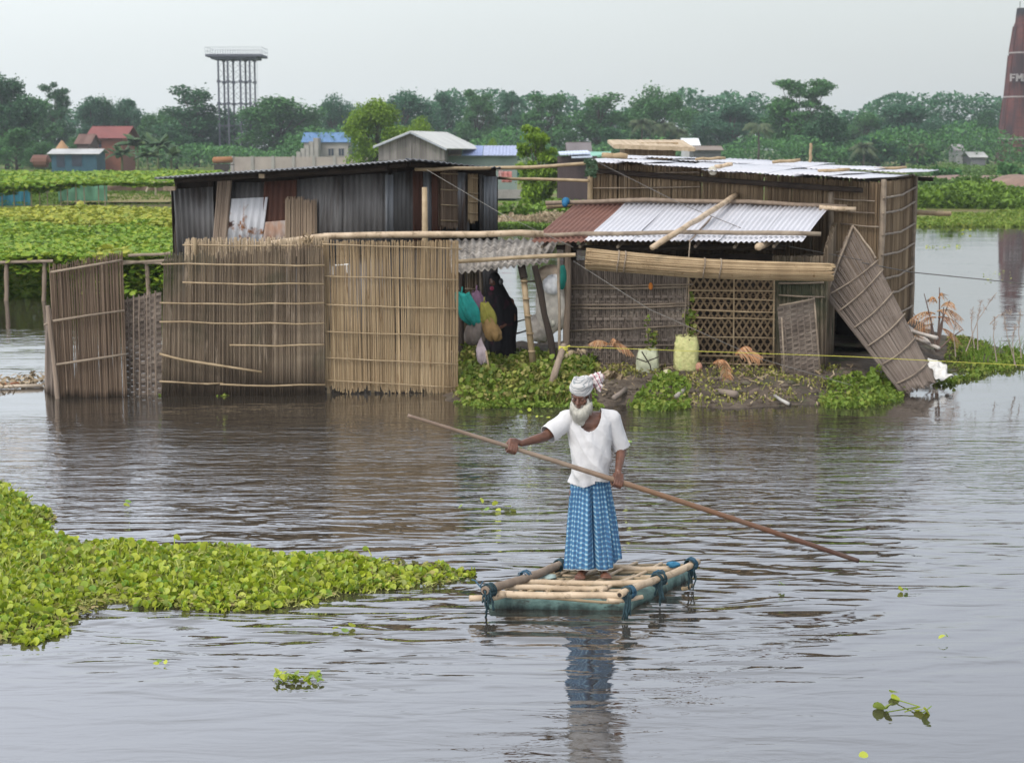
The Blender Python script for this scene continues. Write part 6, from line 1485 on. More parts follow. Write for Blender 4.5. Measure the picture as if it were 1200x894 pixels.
# floating single plants ------------------------------------------------
def floaty(label, pts_px, size, seed, name='floating_plant', h=.05, stems=()):
    Q = np.array([tuple(gp(u, v).xy) for u, v in pts_px]); g = np.random.default_rng(seed); N = len(Q); b = MB()
    b.scatter(HY, HYF, np.column_stack([Q, g.uniform(.012, h, N)]), rotz_tilt(N, .2, 1.0, g), g.uniform(.7, 1.2, N) * size)
    for (a, c) in stems: p0, p1 = gp(*a), gp(*c); p0.z = .012; p1.z = .03; b.tube([p0, p1], .004, 5)
    return tag(b.build(name, MT['leaf_hyacinth'], loc=(Q[:, 0].mean(), Q[:, 1].mean(), 0)), label, 'floating plant')
random.seed(5)
floaty('leafy hyacinth sprig floating alone below the big mat', [(random.uniform(325, 376), random.uniform(795, 801)) for _ in range(50)], .045, 1, h=.05)
floaty('long stemmed hyacinth plant floating at the lower right', [(1083, 834), (1084, 837), (1080, 836), (1046, 820), (1045, 815), (1037, 834), (1025, 831), (1040, 832)], .075, 2, h=.03, stems=(((1046, 820), (1078, 833)), ((1040, 836), (1076, 833)), ((1060, 836), (1078, 833))))
floaty('tiny floating leaf pair just under the big mat', [(391, 739), (405, 740), (411, 737)], .06, 3)
floaty('small green sprig floating left of the raft pole', [(565, 594), (570, 599), (578, 597), (585, 598), (594, 597), (600, 600), (538, 600)], .07, 4)
floaty('tiny green leaves floating right of the raft', [(913, 692), (918, 691)], .05, 5)
floaty('tiny leaf floating below the end of the pole', [(1057, 694), (1060, 693)], .05, 6)
floaty('two tiny leaves floating in the calm water at the right', [(1101, 753), (1109, 752)], .05, 7)
floaty('tiny leaf floating at the bottom edge', [(1008, 890)], .05, 8)
floaty('small green leaves floating in front of the man', [(628, 492), (636, 490), (641, 492), (622, 483), (612, 486)], .05, 9)
floaty('tiny green leaf floating right of the man', [(735, 522), (737, 520)], .07, 10)
floaty('tiny pale leaves floating left below the mat', [(181, 779), (187, 778), (195, 779)], .045, 11)
floaty('tiny leaf floating in the left ripples', [(146, 594), (153, 594)], .06, 12)
random.seed(6)
floaty('thin line of far floating weeds in the open water at the right', [(random.uniform(1085, 1130), random.uniform(288, 291)) for _ in range(26)], .07, 13)['kind'] = 'stuff'
floaty('small far floating weed near the far right shore', [(1129, 272), (1131, 272), (1134, 273), (1137, 273), (1126, 273)], .13, 14, h=.12)['kind'] = 'stuff'
floaty('scattered far weeds floating left of the cable', [(random.uniform(1150, 1185), random.uniform(318, 330)) for _ in range(16)], .06, 15)['kind'] = 'stuff'
# light litter at left of fence
for i, (u, v, c, lab) in enumerate(((40, 452, (.5, .42, .33), 'pale broken straw bundle floating left of the left fence'), (28, 448, (.3, .12, .06), 'reddish split log floating at the far left of the left fence'))):
    lone('floating_log', [gp(u - 45, v + 2, .03), gp(u + 10, v, .03)], .03 if i == 0 else .025, plain('flog%d' % i, c), lab, 'log', w=.02)
Q = fillpoly([tuple(gp(u, v).xy) for u, v in ((-40, 446), (10, 444), (52, 438), (54, 455), (-40, 460))], 260, 65, .1)
b = MB(); g = np.random.default_rng(3); b.scatter(LEAF_T, LEAF_F, np.column_stack([Q, g.uniform(.0, .08, len(Q))]), rotz_tilt(len(Q), 0, 1, g), g.uniform(.05, .11, len(Q))); tag(b.build('floating_litter', MT['dry_grass']), 'pale straw litter floating at the far left of the left fence', 'litter', None, 'stuff')
# ------------------------------------------------------------------ solid forms fused into one continuous surface
def fuse(mb, voxel, smooth_it=6, sub=False):
    me = bpy.data.meshes.new('tmp'); V = np.vstack(mb.V); me.from_pydata(V.tolist(), [], mb.F); me.update()
    o = bpy.data.objects.new('tmp', me); col.objects.link(o)
    m_ = o.modifiers.new('r', 'REMESH'); m_.mode = 'VOXEL'; m_.voxel_size = voxel; m_.adaptivity = 0
    s = o.modifiers.new('s', 'SMOOTH'); s.factor = .5; s.iterations = smooth_it
    dg = bpy.context.evaluated_depsgraph_get(); dg.update(); ev = o.evaluated_get(dg); nm = bpy.data.meshes.new_from_object(ev)
    V = np.zeros(len(nm.vertices) * 3); nm.vertices.foreach_get('co', V); V = V.reshape(-1, 3); F = [list(p.vertices) for p in nm.polygons]
    bpy.data.objects.remove(o); bpy.data.meshes.remove(me); bpy.data.meshes.remove(nm)
    return V, F
def cap(mb, a, b_, r0, r1, n=16, k=6):
    """rounded cone from a to b"""
    a, b_ = Vector(a), Vector(b_); d = (b_ - a).normalized(); P = []; Rr = []
    for i in range(k, 0, -1): t_ = i / k * math.pi / 2; P.append(a - d * r0 * math.sin(t_)); Rr.append(max(.0008, r0 * math.cos(t_)))
    for i in range(5): P.append(a.lerp(b_, i / 4)); Rr.append(lerp(r0, r1, i / 4))
    for i in range(1, k + 1): t_ = i / k * math.pi / 2; P.append(b_ + d * r1 * math.sin(t_)); Rr.append(max(.0008, r1 * math.cos(t_)))
    return mb.tube(P, Rr, n)
def basis(f, upv=(0, 0, 1)):
    f = Vector(f).normalized(); r = f.cross(Vector(upv)).normalized(); u = r.cross(f); return r, f, u
def chain(mb, pts, rad, n=10):
    for (a, b_), (r0, r1) in zip(zip(pts[:-1], pts[1:]), zip(rad[:-1], rad[1:])): cap(mb, a, b_, r0, r1, n, 4)
def hand(mb, C, a, W, flip=1, pr=.021):
    """fist closed around a pole through C with axis a; W is the wrist"""
    a = Vector(a).normalized(); w = (Vector(W) - Vector(C)); w -= a * w.dot(a); w.normalize(); n = a.cross(w) * flip
    C = Vector(C); kn = C + w * .030 + n * .018
    palm0 = C + w * .075 + n * .012
    for off in (-.030, -.010, .010, .030): cap(mb, palm0 + a * off * .8, kn + a * off, .014, .012, 10, 4)
    cap(mb, Vector(W), palm0, .024, .021, 12, 4)
    for off, ln in ((-.034, .92), (-.012, 1.0), (.011, .97), (.032, .82)):
        q = pr + .010
        P = [kn + a * off, C + n * q * 1.05 + w * .012 + a * off, C + n * q * .75 * ln - w * q * .85 + a * off * .97, C - n * q * .5 * ln - w * q * .95 + a * off * .95, C - n * q * 1.0 * ln - w * .002 + a * off * .93]
        chain(mb, P, [.0105, .0100, .0092, .0085, .0075], 8)
    th = palm0 - n * .012 + a * (-.03)
    chain(mb, [th, C + w * .028 - n * .020 - a * .052, C - w * .004 - n * .034 - a * .036, C - w * .022 - n * .024 - a * .016], [.014, .012, .0105, .009], 8)

# skin
def skin_mat(name, c):
    m_, t, b = _nodes(name); tcn = t.nodes.new('ShaderNodeTexCoord'); n = noise(t, tcn.outputs['Object'], 1, 4, sc=(14, 14, 14))
    cc = ramp(t, [tuple(q * .75 for q in c), tuple(q * 1.2 for q in c)], [.35, .65]); t.links.new(n, cc.inputs[0]); t.links.new(cc.outputs[0], b.inputs['Base Color'])
    b.inputs['Roughness'].default_value = .42; b.inputs['Specular IOR Level'].default_value = .5; b.inputs['Subsurface Weight'].default_value = .06; b.inputs['Subsurface Radius'].default_value = (.01, .004, .002); return m_
SKIN = skin_mat('brown_skin', (.125, .054, .033)); 

def lungi_mat(nm='lungi_check'):
    m_, t, b = _nodes(nm); uvn = t.nodes.new('ShaderNodeUVMap'); uvn.uv_map = 'UVMap'; s = t.nodes.new('ShaderNodeSeparateXYZ'); t.links.new(uvn.outputs[0], s.inputs[0])
    def stripe(v, per, w0, w1):
        f = mth(t, 'FRACT', mth(t, 'DIVIDE', v, per)); d = mth(t, 'ABSOLUTE', mth(t, 'SUBTRACT', f, .5)); return mrange(t, d, w0, w1, 1, 0)
    U, V_ = s.outputs[0], s.outputs[1]
    a, c = stripe(U, .040, .15, .22), stripe(V_, .040, .15, .22)
    blue = (.009, .055, .16); mid = (.035, .16, .31); pale = (.32, .47, .54)
    both = mth(t, 'MULTIPLY', a, c); anyy = mth(t, 'MAXIMUM', a, c)
    cc = mixc(t, anyy, blue, mid); cc = mixc(t, both, cc, pale)
    a2, c2 = stripe(U, .020, .42, .46), stripe(V_, .020, .42, .46)
    cc = mixc(t, mth(t, 'MULTIPLY', mth(t, 'MAXIMUM', a2, c2), .10), cc, (.45, .6, .7))
    tcn = t.nodes.new('ShaderNodeTexCoord'); cc = mixc(t, mrange(t, noise(t, tcn.outputs['Object'], 1, 4, sc=(5, 5, 5)), .4, .7, 0, .25), cc, (.03, .10, .2))
    t.links.new(cc, b.inputs['Base Color']); b.inputs['Roughness'].default_value = .9; b.inputs['Specular IOR Level'].default_value = .15
    return m_

# ------------------------------------------------------------------ raft
DZ = .112
rt = thing('raft', gp(690, 690, 0), 'small teal wrapped raft with pale bamboo poles lashed on top', 'raft')
cFL, cFR, cBR, cBL = gp(572, 697, DZ), gp(738, 699, DZ), gp(812, 662, DZ), gp(656, 661, DZ)
def rp(s, t_, z=DZ):   # s across (0 left), t_ back
    p = cFL.lerp(cFR, s).lerp(cBL.lerp(cBR, s), t_); return Vector((p.x, p.y, z))
m_teal = mat('raft_wrap', [(.045, .085, .08), (.10, .17, .155), (.16, .25, .23)], sc=(4, 4, 9), island=0, rough=.7, bump=.02, bsc=(12, 12, 12), wet=((.02, .03, .028), -.02, .05), stains=[((.04, .05, .045), (9, 9, 20), .6, .06)])
b = MB(); N_ = 26; prof = [(0, -.16), (-.015, -.05), (-.02, .02), (-.014, .06), (.0, DZ - .03), (.06, DZ - .02)]
per = [rp(i / N_, 0) for i in range(N_)] + [rp(1, i / N_) for i in range(N_)] + [rp(1 - i / N_, 1) for i in range(N_)] + [rp(0, 1 - i / N_) for i in range(N_)]
cen = rp(.5, .5); V = []
for (o_x, z) in prof:
    for i, p in enumerate(per):
        d = (cen - p); d.z = 0; d.normalize(); wv = .010 * math.sin(i * .9 + z * 20) + .006 * math.sin(i * 2.3); q = p + d * (o_x + .02 + wv); V.append((q.x, q.y, z + (.006 * math.sin(i * .7) if z > .05 else 0)))
K = len(per); F = [[j * K + i, j * K + (i + 1) % K, (j + 1) * K + (i + 1) % K, (j + 1) * K + i] for j in range(len(prof) - 1) for i in range(K)]; F.append([(len(prof) - 1) * K + i for i in range(K)]); F.append([i for i in range(K)][::-1])
b.add(V, F); b.build('float_body', m_teal, rt, smooth=True)
def rpole(a, c, r, mk, name='bamboo_pole', nodes=True, hollow=False):
    b = MB(); a, c = Vector(a), Vector(c); L = (c - a).length; k_ = max(3, int(L / .06)); P, Rr = [], []
    ph = random.uniform(0, .2)
    for i in range(k_ + 1):
        t_ = i / k_; P.append(a.lerp(c, t_) + Vector((.003 * math.sin(t_ * 9 + ph * 33), .004 * math.sin(t_ * 6 + ph * 9), .007 * math.sin(t_ * 5 + ph * 20)))); s_ = ((t_ * L + ph) % .26) < .05; Rr.append(r * (1.10 if s_ and nodes else 1) * random.uniform(.98, 1.02))
    b.tube(P, Rr, 12); o = b.build(name, MT[mk], rt, smooth=False)
    for p_ in o.data.polygons: p_.use_smooth = len(p_.vertices) == 4
    if hollow:
        h = MB(); d = (c - a).normalized(); h.tube([a - d * .002, a + d * .001], r * .6, 10); h.build('end_hole', MT['wood_dark'], o)
    return o
# base slats (thin sticks running across the raft)
for i in range(9):
    t_ = .06 + .88 * i / 8 + random.uniform(-.02, .02); rpole(rp(.02, t_, DZ + .005), rp(.97, t_ + random.uniform(-.02, .02), DZ + .006), .013, 'bamboo_pale' if i % 2 else 'bamboo', 'slat')
for i in range(4):
    s_ = .2 + .19 * i; rpole(rp(s_, .05, DZ + .025), rp(s_ + .02, .95, DZ + .025), .014, 'bamboo_pale', 'slat')
for i in range(5):
    s_ = .12 + .15 * i; rpole(rp(s_, .02, DZ + .03), rp(s_ + random.uniform(.02, .1), random.uniform(.35, .6), DZ + .032), .011, 'bamboo', 'slat')
# main poles
zP = DZ + .04
rpole(gp(550, 702, zP - .02), gp(592, 697, zP), 0.0256, 'bamboo_pale')
rpole(gp(578, 695, zP + .005), gp(736, 699, zP + .03), 0.0272, 'bamboo_pale')
rpole(gp(600, 700, zP - .04), gp(726, 705, zP - .045), 0.0112, 'bamboo', 'slat')
rpole(rp(.1, .06, zP), rp(.8, .1, zP), 0.0240, 'bamboo_pale')
rpole(gp(608, 683, zP), gp(779, 682, zP + .02), 0.0248, 'bamboo_pale')
rpole(gp(700, 664, zP), gp(792, 667, zP), 0.0240, 'bamboo_pale')
rpole(gp(568, 693, zP + .055), gp(660, 661, zP + .04), 0.0336, 'wood_grey', hollow=True)
rpole(gp(726, 697, zP + .075), gp(818, 658, zP + .07), 0.0288, 'bamboo_pale', hollow=True)
rpole(gp(712, 704, zP + .0), gp(753, 700, zP + .01), 0.0176, 'bamboo_pale')
rpole(gp(758, 684, zP + .0), gp(782, 682, zP + .02), 0.0208, 'bamboo_pale')
rpole(gp(812, 686, .03), gp(800, 690, .03), 0.0160, 'bamboo')
# rope lashings
blue = plain('blue_rope', (.025, .075, .12), var=.4, sc=(30, 30, 30)); dteal = plain('dark_lashing', (.02, .045, .055), var=.4, sc=(30, 30, 30))
def lash(c, r, m_l, n=4, drop=.0, ax=(1, 0, 0)):
    ax = Vector(ax).normalized(); q1 = ax.cross(Vector((0, 0, 1))).normalized(); q2 = Vector((0, 0, 1)); b = MB()
    for k_ in range(n + 3):
        off = ax * ((k_ - n / 2) * .011 + random.uniform(-.006, .006)); P = []; tw = random.uniform(-.02, .02)
        for i in range(15):
            a_ = 2 * math.pi * i / 14; P.append(Vector(c) + off + q1 * math.cos(a_) * r * .93 + q2 * math.sin(a_) * r * random.uniform(.85, 1.04) + ax * tw * math.sin(a_))
        b.tube(P, random.uniform(.004, .007), 6)
    if drop:
        for k_ in range(11):
            P = [Vector(c) + Vector((random.uniform(-.025, .03), -.045 + random.uniform(-.01, .01), random.uniform(-.02, .02)))]; dd = drop * random.uniform(.3, .85)
            for i in range(6): P.append(P[-1] + Vector((random.uniform(-.010, .010), random.uniform(-.007, .007), -dd / 6)))
            b.tube(P, [random.uniform(.004, .011) for _ in P], 6)
    b.build('lashing', m_l, rt, smooth=True)
dL = (gp(660, 661, zP) - gp(568, 693, zP)).normalized(); dR_ = (gp(818, 658, zP) - gp(726, 697, zP)).normalized()
lash(gp(572, 692, zP + .05), .055, dteal, 5, .25, dL); lash(gp(614, 676, zP + .045), .05, blue, 3, 0, dL); lash(gp(655, 662, zP + .04), .05, dteal, 4, .05, dL)
lash(gp(735, 694, zP + .07), .048, dteal, 5, .27, dR_); lash(gp(737, 694, zP + .07), .05, blue, 2, 0, dR_); lash(gp(771, 679, zP + .06), .055, dteal, 6, .24, dR_); lash(gp(771, 677, zP + .06), .058, blue, 2, 0, dR_); lash(gp(809, 662, zP + .06), .05, dteal, 4, .22, dR_)
lash(gp(809, 661, zP + .07), .052, blue, 1, 0, dR_)
b = MB(); b.tube([gp(565, 690, zP + .05), gp(560, 684, zP + .07), gp(557, 680, zP + .08), gp(553, 679, zP + .06)], .006, 6); b.tube([gp(566, 690, zP + .05), gp(563, 686, zP + .08), gp(566, 681, zP + .06)], .006, 6); b.build('rope_end', blue, rt)
b = MB(); b.ell(gp(789, 661, zP + .05), (.055, .04, .028), nu=30, nv=20); V = b.V[0]; c = np.array(gp(789, 661, zP + .05)); b.V[0] = c + (V - c) * (1 + .9 * (fbm(V[:, 0] * 28, V[:, 2] * 30 + V[:, 1] * 25, 5) - .5))[:, None]; b.build('blue_cloth', plain('blue_cloth', (.03, .15, .26), var=.3), rt, smooth=True)
b = MB(); c = np.array(gp(637, 676, DZ + .035)); b.ell(c, (.12, .06, .022), nu=36, nv=18); V = b.V[0]; b.V[0] = c + (V - c) * (1 + 1.1 * (fbm(V[:, 0] * 24, V[:, 1] * 24, 5) - .5))[:, None]; b.build('wet_cloth', plain('wet_cloth', (.3, .38, .36), var=.4), rt, smooth=True)

# ------------------------------------------------------------------ the man on the raft
YM = 13.62
A = lambda u, v, dy=0.: at(u, v, YM + dy)
zdeck = DZ + .05
feetY = 13.58
rt = thing('person', (at(694, 677, YM).x, YM, zdeck), 'man in a white tee shirt, blue checked wrap and grey turban poling the raft', 'person')
# head frame: looking down and to picture left
HC_ = A(681.5, 464, -.07); hr, hf, hu = basis((-.36, -.86, -.30))
Hm = Matrix((hr, hf, hu)).transposed()
H = lambda r, f, u: HC_ + hr * r + hf * f + hu * u
body = MB()
# torso
body.ell(A(690, 573), (.135, .095, .13)); body.ell(A(690, 545), (.132, .092, .17)); body.ell(A(690, 515), (.165, .11, .17)); body.ell(A(690, 497), (.175, .095, .10))
for s in (-1, 1): body.ell(A(690 + s * 9, 508, -.05), (.085, .06, .07))
SL, SR = A(665, 491.5, .0), A(716, 491.5, .02)
EL, ER = A(638.5, 511.5, -.14), A(728.5, 524, .06)
cap(body, A(690, 492, .02), SL, .075, .062); cap(body, A(690, 492, .02), SR, .075, .062)
cap(body, A(688, 496, .01), H(0, -.035, -.06), .062, .055)
# pole geometry
PL, PR = at(600, 526.2, 13.27), at(723.5, 566, 13.41); pd = (PR - PL).normalized()
def on_pole(u):
    lo, hi = -3.0, 4.0
    for _ in range(40):
        m_ = (lo + hi) / 2; p = PL + pd * m_
        # pixel column of p
        f = Vector((0, CP, -SP)); q = p - Vector((0, 0, CAM_H)); uu_ = 600 + FPX * q.x / q.dot(f)
        if uu_ < u: lo = m_
        else: hi = m_
    return PL + pd * lo
WLr = PL + Vector((.075, .055, .035)); WRr = PR + Vector((.010, .06, .085))
chain(body, [SL, EL], [.056, .042], 14); chain(body, [EL, EL.lerp(WLr, .3), WLr], [.040, .039, .026], 14)
chain(body, [SR, ER], [.056, .043], 14); chain(body, [ER, ER.lerp(WRr, .3), WRr], [.042, .040, .027], 14)
hand(body, PL, pd, WLr, 1); hand(body, PR, pd, WRr, 1)
# legs and feet
for u, dy, sx in ((685.5, -.02, -1), (705, .02, 1)):
    an = at(u, 670, YM + dy); an.z = zdeck + .075; kn_ = an + Vector((-.0 * sx, -.03, .38)); hp_ = A(690 + sx * 11, 578)
    cap(body, hp_, kn_, .085, .058); cap(body, kn_, kn_.lerp(an, .35), .055, .055); cap(body, kn_.lerp(an, .35), an, .054, .036)
    heel = an + Vector((0, .03, -.045)); ball = an + Vector((sx * .035 - .01, -.14, -.052)); cap(body, heel, ball, .030, .026); cap(body, an, ball + Vector((0, .03, .01)), .034, .024)
    body.ell(ball + Vector((0, -.005, -.003)), (.045, .045, .022))
    for k_ in range(5):
        o_ = (-.036 + .018 * k_) * 1.0; ln = .042 - .006 * (k_ if sx < 0 else 4 - k_) * .8; tb_ = ball + Vector((o_, -.02, -.006)); cap(body, tb_, tb_ + Vector((sx * .004, -ln - .01, -.004)), .0105, .009, 8, 3)
# head
body.ell(H(0, -.012, .028), (.074, .094, .088), Hm); body.ell(H(0, .018, -.04), (.058, .068, .072), Hm); body.ell(H(0, .045, -.082), (.032, .032, .024), Hm)
body.ell(H(0, .072, .030), (.052, .018, .012), Hm)                       # brow
for s in (-1, 1):
    body.ell(H(s * .042, .055, -.018), (.023, .022, .018), Hm)            # cheekbone
    body.ell(H(s * .076, -.008, -.002), (.010, .020, .032), Hm)          # ear
    body.ell(H(s * .034, .066, .006), (.017, .014, .009), Hm)            # lid
cap(body, H(0, .080, .018), H(0, .106, -.022), .009, .014); body.ell(H(0, .096, -.028), (.021, .014, .011), Hm)
body.ell(H(0, .086, -.052), (.024, .012, .007), Hm); body.ell(H(0, .083, -.064), (.021, .012, .007), Hm)
V, F = fuse(body, .0058, 3); b = MB(); b.add(V, F); b.build('body', SKIN, rt, smooth=True)
# eyes, brows
for s in (-1, 1):
    b = MB(); b.ell(H(s * .034, .069, -.002), (.012, .012, .008), Hm); b.build('eye', plain('eye', (.08, .05, .04), rough=.2), rt, smooth=True)
brow = MB(); hair = plain('white_hair', (.5, .485, .43), var=.3, rough=.9)
greyh = plain('grey_hair', (.2, .18, .16))
for i in range(70):
    s = random.choice((-1, 1)); r0 = random.uniform(.014, .052); p = H(s * r0, .083 - r0 * .28, .026 + random.uniform(-.004, .006)); brow.tube([p, p + hr * s * .010 + hf * .004 - hu * random.uniform(0, .004)], [.0012, .0004], 4)
brow.build('eyebrows', greyh, rt)
# beard : strands over a soft core, hanging from cheeks and chin
bd = MB(); core = MB()
core.ell(H(0, .048, -.096), (.050, .040, .042), Hm); core.ell(H(0, .040, -.088) + Vector((0, -.02, -.055)), (.048, .040, .07)); core.ell(H(0, .040, -.088) + Vector((.0, -.02, -.10)), (.035, .032, .05))
for s in (-1, 1): core.ell(H(s * .058, .022, -.042), (.020, .034, .040), Hm)
V, F = fuse(core, .008, 4); n_ = fbm(V[:, 0] * 60, V[:, 2] * 30, 3) - .5; V = V + np.array(hf) * (n_ * .012)[:, None]; bd.add(V, F)
random.seed(21)
for i in range(2200):
    a_ = random.uniform(-1.9, 1.9); hgt = random.uniform(0, 1); p = H(.062 * math.sin(a_), .020 + .054 * math.cos(a_), -.030 - .030 * math.cos(a_) ** 2 - .045 * hgt * math.cos(a_ * .5))
    out = (hr * math.sin(a_) * .5 + hf * math.cos(a_)).normalized(); L = random.uniform(.05, .115) * (1 - .35 * abs(a_) / 1.9)
    q1 = p + out * .020 - Vector((0, 0, L * .4)); q2 = q1 + out * random.uniform(-.014, .008) - Vector((random.uniform(-.012, .012) + .25 * (p.x - HC_.x) * .4, 0, L * .6)); bd.tube([p + out * .006, q1 + out * .006, q2 + out * .004], [.0020, .0018, .0005], 4)
bd.build('beard', hair, rt, smooth=True)
b = MB()
for i in range(240):
    r0 = random.uniform(-.034, .034); p = H(r0, .093 - abs(r0) * .6, -.043); b.tube([p, p + hr * r0 * .35 + hf * .004 - hu * (.014 + abs(r0) * .3)], [.0018, .0007], 4)
b.build('moustache', greyh, rt)
b = MB()
for s in (-1, 1):
    for i in range(160):
        p = H(s * .074, random.uniform(-.02, .03), random.uniform(-.05, .03)); b.tube([p, p + hr * s * .005 - hu * .02], [.0016, .0006], 4)
b.build('sideburn', greyh, rt)

# turban : overlapping wound rolls
tur = MB(); TC = H(0, -.022, .086)
for k_ in range(9):
    P = []; Rr = []; tl = (k_ - 4) * .085; ph = k_ * .8; hgt = -.022 + .0082 * k_; rx_, ry_ = .080 - .0040 * max(0, k_ - 3) ** 1.3, .098 - .0045 * max(0, k_ - 3) ** 1.3
    for i in range(33):
        a_ = 2 * math.pi * i / 32; P.append(TC + hr * math.cos(a_) * rx_ + hf * math.sin(a_) * ry_ + hu * (hgt + tl * .05 * math.sin(a_ + ph) + .012 * math.sin(a_ * 2 + k_))); Rr.append(.0145 * (1 + .14 * math.sin(a_ * 3 + k_ * 2)))
    tur.tube(P, Rr, 10)
tur.ell(TC + hu * .012, (.076, .092, .044), Hm)
V, F = fuse(tur, .0052, 2); n_ = np.abs(np.sin((V @ np.array(hu)) * 260 + 3 * np.sin((V @ np.array(hr)) * 30))); V = V + (V - np.array(TC)) * (n_ * .012)[:, None]
b = MB(); b.add(V, F)
def stripe_mat(name, c1, c2, axis=(0, 0, 1), freq=260, wid=.35):
    m_, t, bb = _nodes(name); g_ = t.nodes.new('ShaderNodeTexCoord'); v = t.nodes.new('ShaderNodeVectorMath'); v.operation = 'DOT_PRODUCT'; t.links.new(g_.outputs['Object'], v.inputs[0]); v.inputs[1].default_value = axis
    s_ = mth(t, 'SINE', mth(t, 'ADD', mth(t, 'MULTIPLY', v.outputs['Value'], freq), mth(t, 'MULTIPLY', noise(t, g_.outputs['Object'], 1, 2, sc=(14, 14, 14)), 9)))
    t.links.new(mixc(t, mrange(t, s_, wid, wid + .3), c1, c2), bb.inputs['Base Color']); bb.inputs['Roughness'].default_value = .9; return m_
b.build('turban', stripe_mat('turban_cloth', (.46, .45, .44), (.22, .24, .25), tuple(hu + hf * .4), 300, .55), rt, smooth=True)
kn2 = MB(); kc = at(700, 447, YM + .02)
for (du, dv, dy, r_) in ((-2, -6, 0, (.05, .03, .022)), (5, -6, .0, (.036, .028, .026)), (1, 0, -.02, (.032, .026, .036)), (4, 7, -.02, (.026, .022, .040)), (-4, 3, -.01, (.024, .02, .035)), (6, 0, .01, (.022, .024, .03))):
    kn2.ell(at(698 + du, 447 + dv, YM + .02 + dy), r_, Matrix.Rotation(du * .15, 3, 'Y'))
V, F = fuse(kn2, .005, 1); n_ = fbm(V[:, 0] * 55, V[:, 2] * 55, 6) - .5; V = V + (V - np.array(kc)) * (n_ * .8)[:, None]
b = MB(); b.add(V, F); b.build('turban_knot', stripe_mat('knot_cloth', (.60, .54, .53), (.36, .13, .16), (1, .3, .5), 150, .6), rt, smooth=True)

# shirt
sh = MB()
rows = [(486, 690, 20, .080), (490, 690, 26, .105), (496, 690, 28.5, .122), (505, 690.5, 27.5, .132), (515, 691, 25.5, .145), (528, 692, 24.4, .152), (540, 692, 24.3, .155), (552, 691.5, 24.8, .156), (560, 691, 25.0, .152), (572, 690.5, 25.0, .154)]
V = []; n = 48
for (v, u, hw, dp) in rows:
    c = A(u, v); w_ = hw / FPX * YM
    for j in range(n):
        a_ = 2 * math.pi * j / n; e_ = .88; V.append((c.x + w_ * math.copysign(abs(math.cos(a_)) ** e_, math.cos(a_)), c.y + dp * math.copysign(abs(math.sin(a_)) ** e_, math.sin(a_)), c.z))
m_ = len(rows); F = [[j * n + (i + 1) % n, j * n + i, (j + 1) * n + i, (j + 1) * n + (i + 1) % n] for j in range(m_ - 1) for i in range(n)]; F.append(list(range(n))); F.append([(m_ - 1) * n + i for i in range(n)][::-1]); sh.add(V, F)
cap(sh, A(681, 489), SL + Vector((.0, 0, .002)), .078, .075); cap(sh, A(699, 489), SR + Vector((0, 0, .002)), .078, .075)
cap(sh, SL, SL.lerp(EL, 1.15), .078, .074, 20); cap(sh, SR, SR.lerp(ER, 1.25), .078, .070, 20)
V, F = fuse(sh, .0055, 16)
# folds
x, y, z = V[:, 0], V[:, 1], V[:, 2]
c0 = np.array(A(690, 520)); nrm_ = V - np.array([c0[0], c0[1], 0]) * np.array([1, 1, 0]) - np.array([0, 0, 1]) * z[:, None]; nrm_ /= (np.linalg.norm(nrm_, axis=1)[:, None] + 1e-6)
wav = .016 * np.sin((x - c0[0]) * 42 + (z - c0[2]) * 13 + 2.2 * fbm(x * 6, z * 6, 3)) * (.25 + np.clip((c0[2] - z) * 2.6, 0, 1)) + .016 * (fbm(x * 16 + 5, z * 5, 9) - .5) - .009 * np.abs(np.sin((x - c0[0]) * 26 + (z - c0[2]) * 21 + 3 * fbm(x * 5, z * 5, 13))) ** .6 + .008 * np.sin((z - c0[2]) * 34 + (x - c0[0]) * 30 * np.sign(x - c0[0])) * np.clip((c0[2] - z) * 2, .15, .9)
V = V + nrm_ * wav[:, None]
hem = A(690, 565.5).z; keep = V[:, 2] > hem + .012 * np.sin((V[:, 0] - c0[0]) * 22) + .02 * (V[:, 0] - c0[0] > .05)
def cutend(P, E, frac):
    P, E = np.array(P), np.array(E); d = E - P; L = np.linalg.norm(d); d /= L; t_ = (V - P) @ d; rad = np.linalg.norm(V - P - t_[:, None] * d, axis=1); return (t_ > L * frac) & (rad < .14)
keep &= ~cutend(SL, EL, .88); keep &= ~cutend(SR, ER, 1.02)
nc = np.array(A(690.0, 478)); fr_ = V[:, 1] < c0[1] + .02
keep &= ~(fr_ & (((V[:, 0] - nc[0]) / .098) ** 2 + ((V[:, 2] - nc[2]) / .172) ** 2 < 1))
keep &= ~((~fr_) & (((V[:, 0] - nc[0]) / .095) ** 2 + ((V[:, 2] - nc[2]) / .075) ** 2 < 1))
def shell(V, F, keep, nm, mt, parent, th=.0035, uv=None):
    F2 = [f for f in F if all(keep[i] for i in f)]; used = sorted({i for f in F2 for i in f}); mp_ = {o_: i for i, o_ in enumerate(used)}
    b = MB(); b.add(V[used], [[mp_[i] for i in f] for f in F2]); o = b.build(nm, mt, parent, smooth=True, uv=None if uv is None else uv[used])
    sm = o.modifiers.new('thickness', 'SOLIDIFY'); sm.thickness = th; sm.offset = 1; return o
shirt_m = plain('shirt_cotton', (.56, .555, .56), rough=.95, var=.05, sc=(9, 9, 9), transl=0, bump=.006, bsc=(25, 25, 12))
shell(V, F, keep, 'shirt', shirt_m, rt)
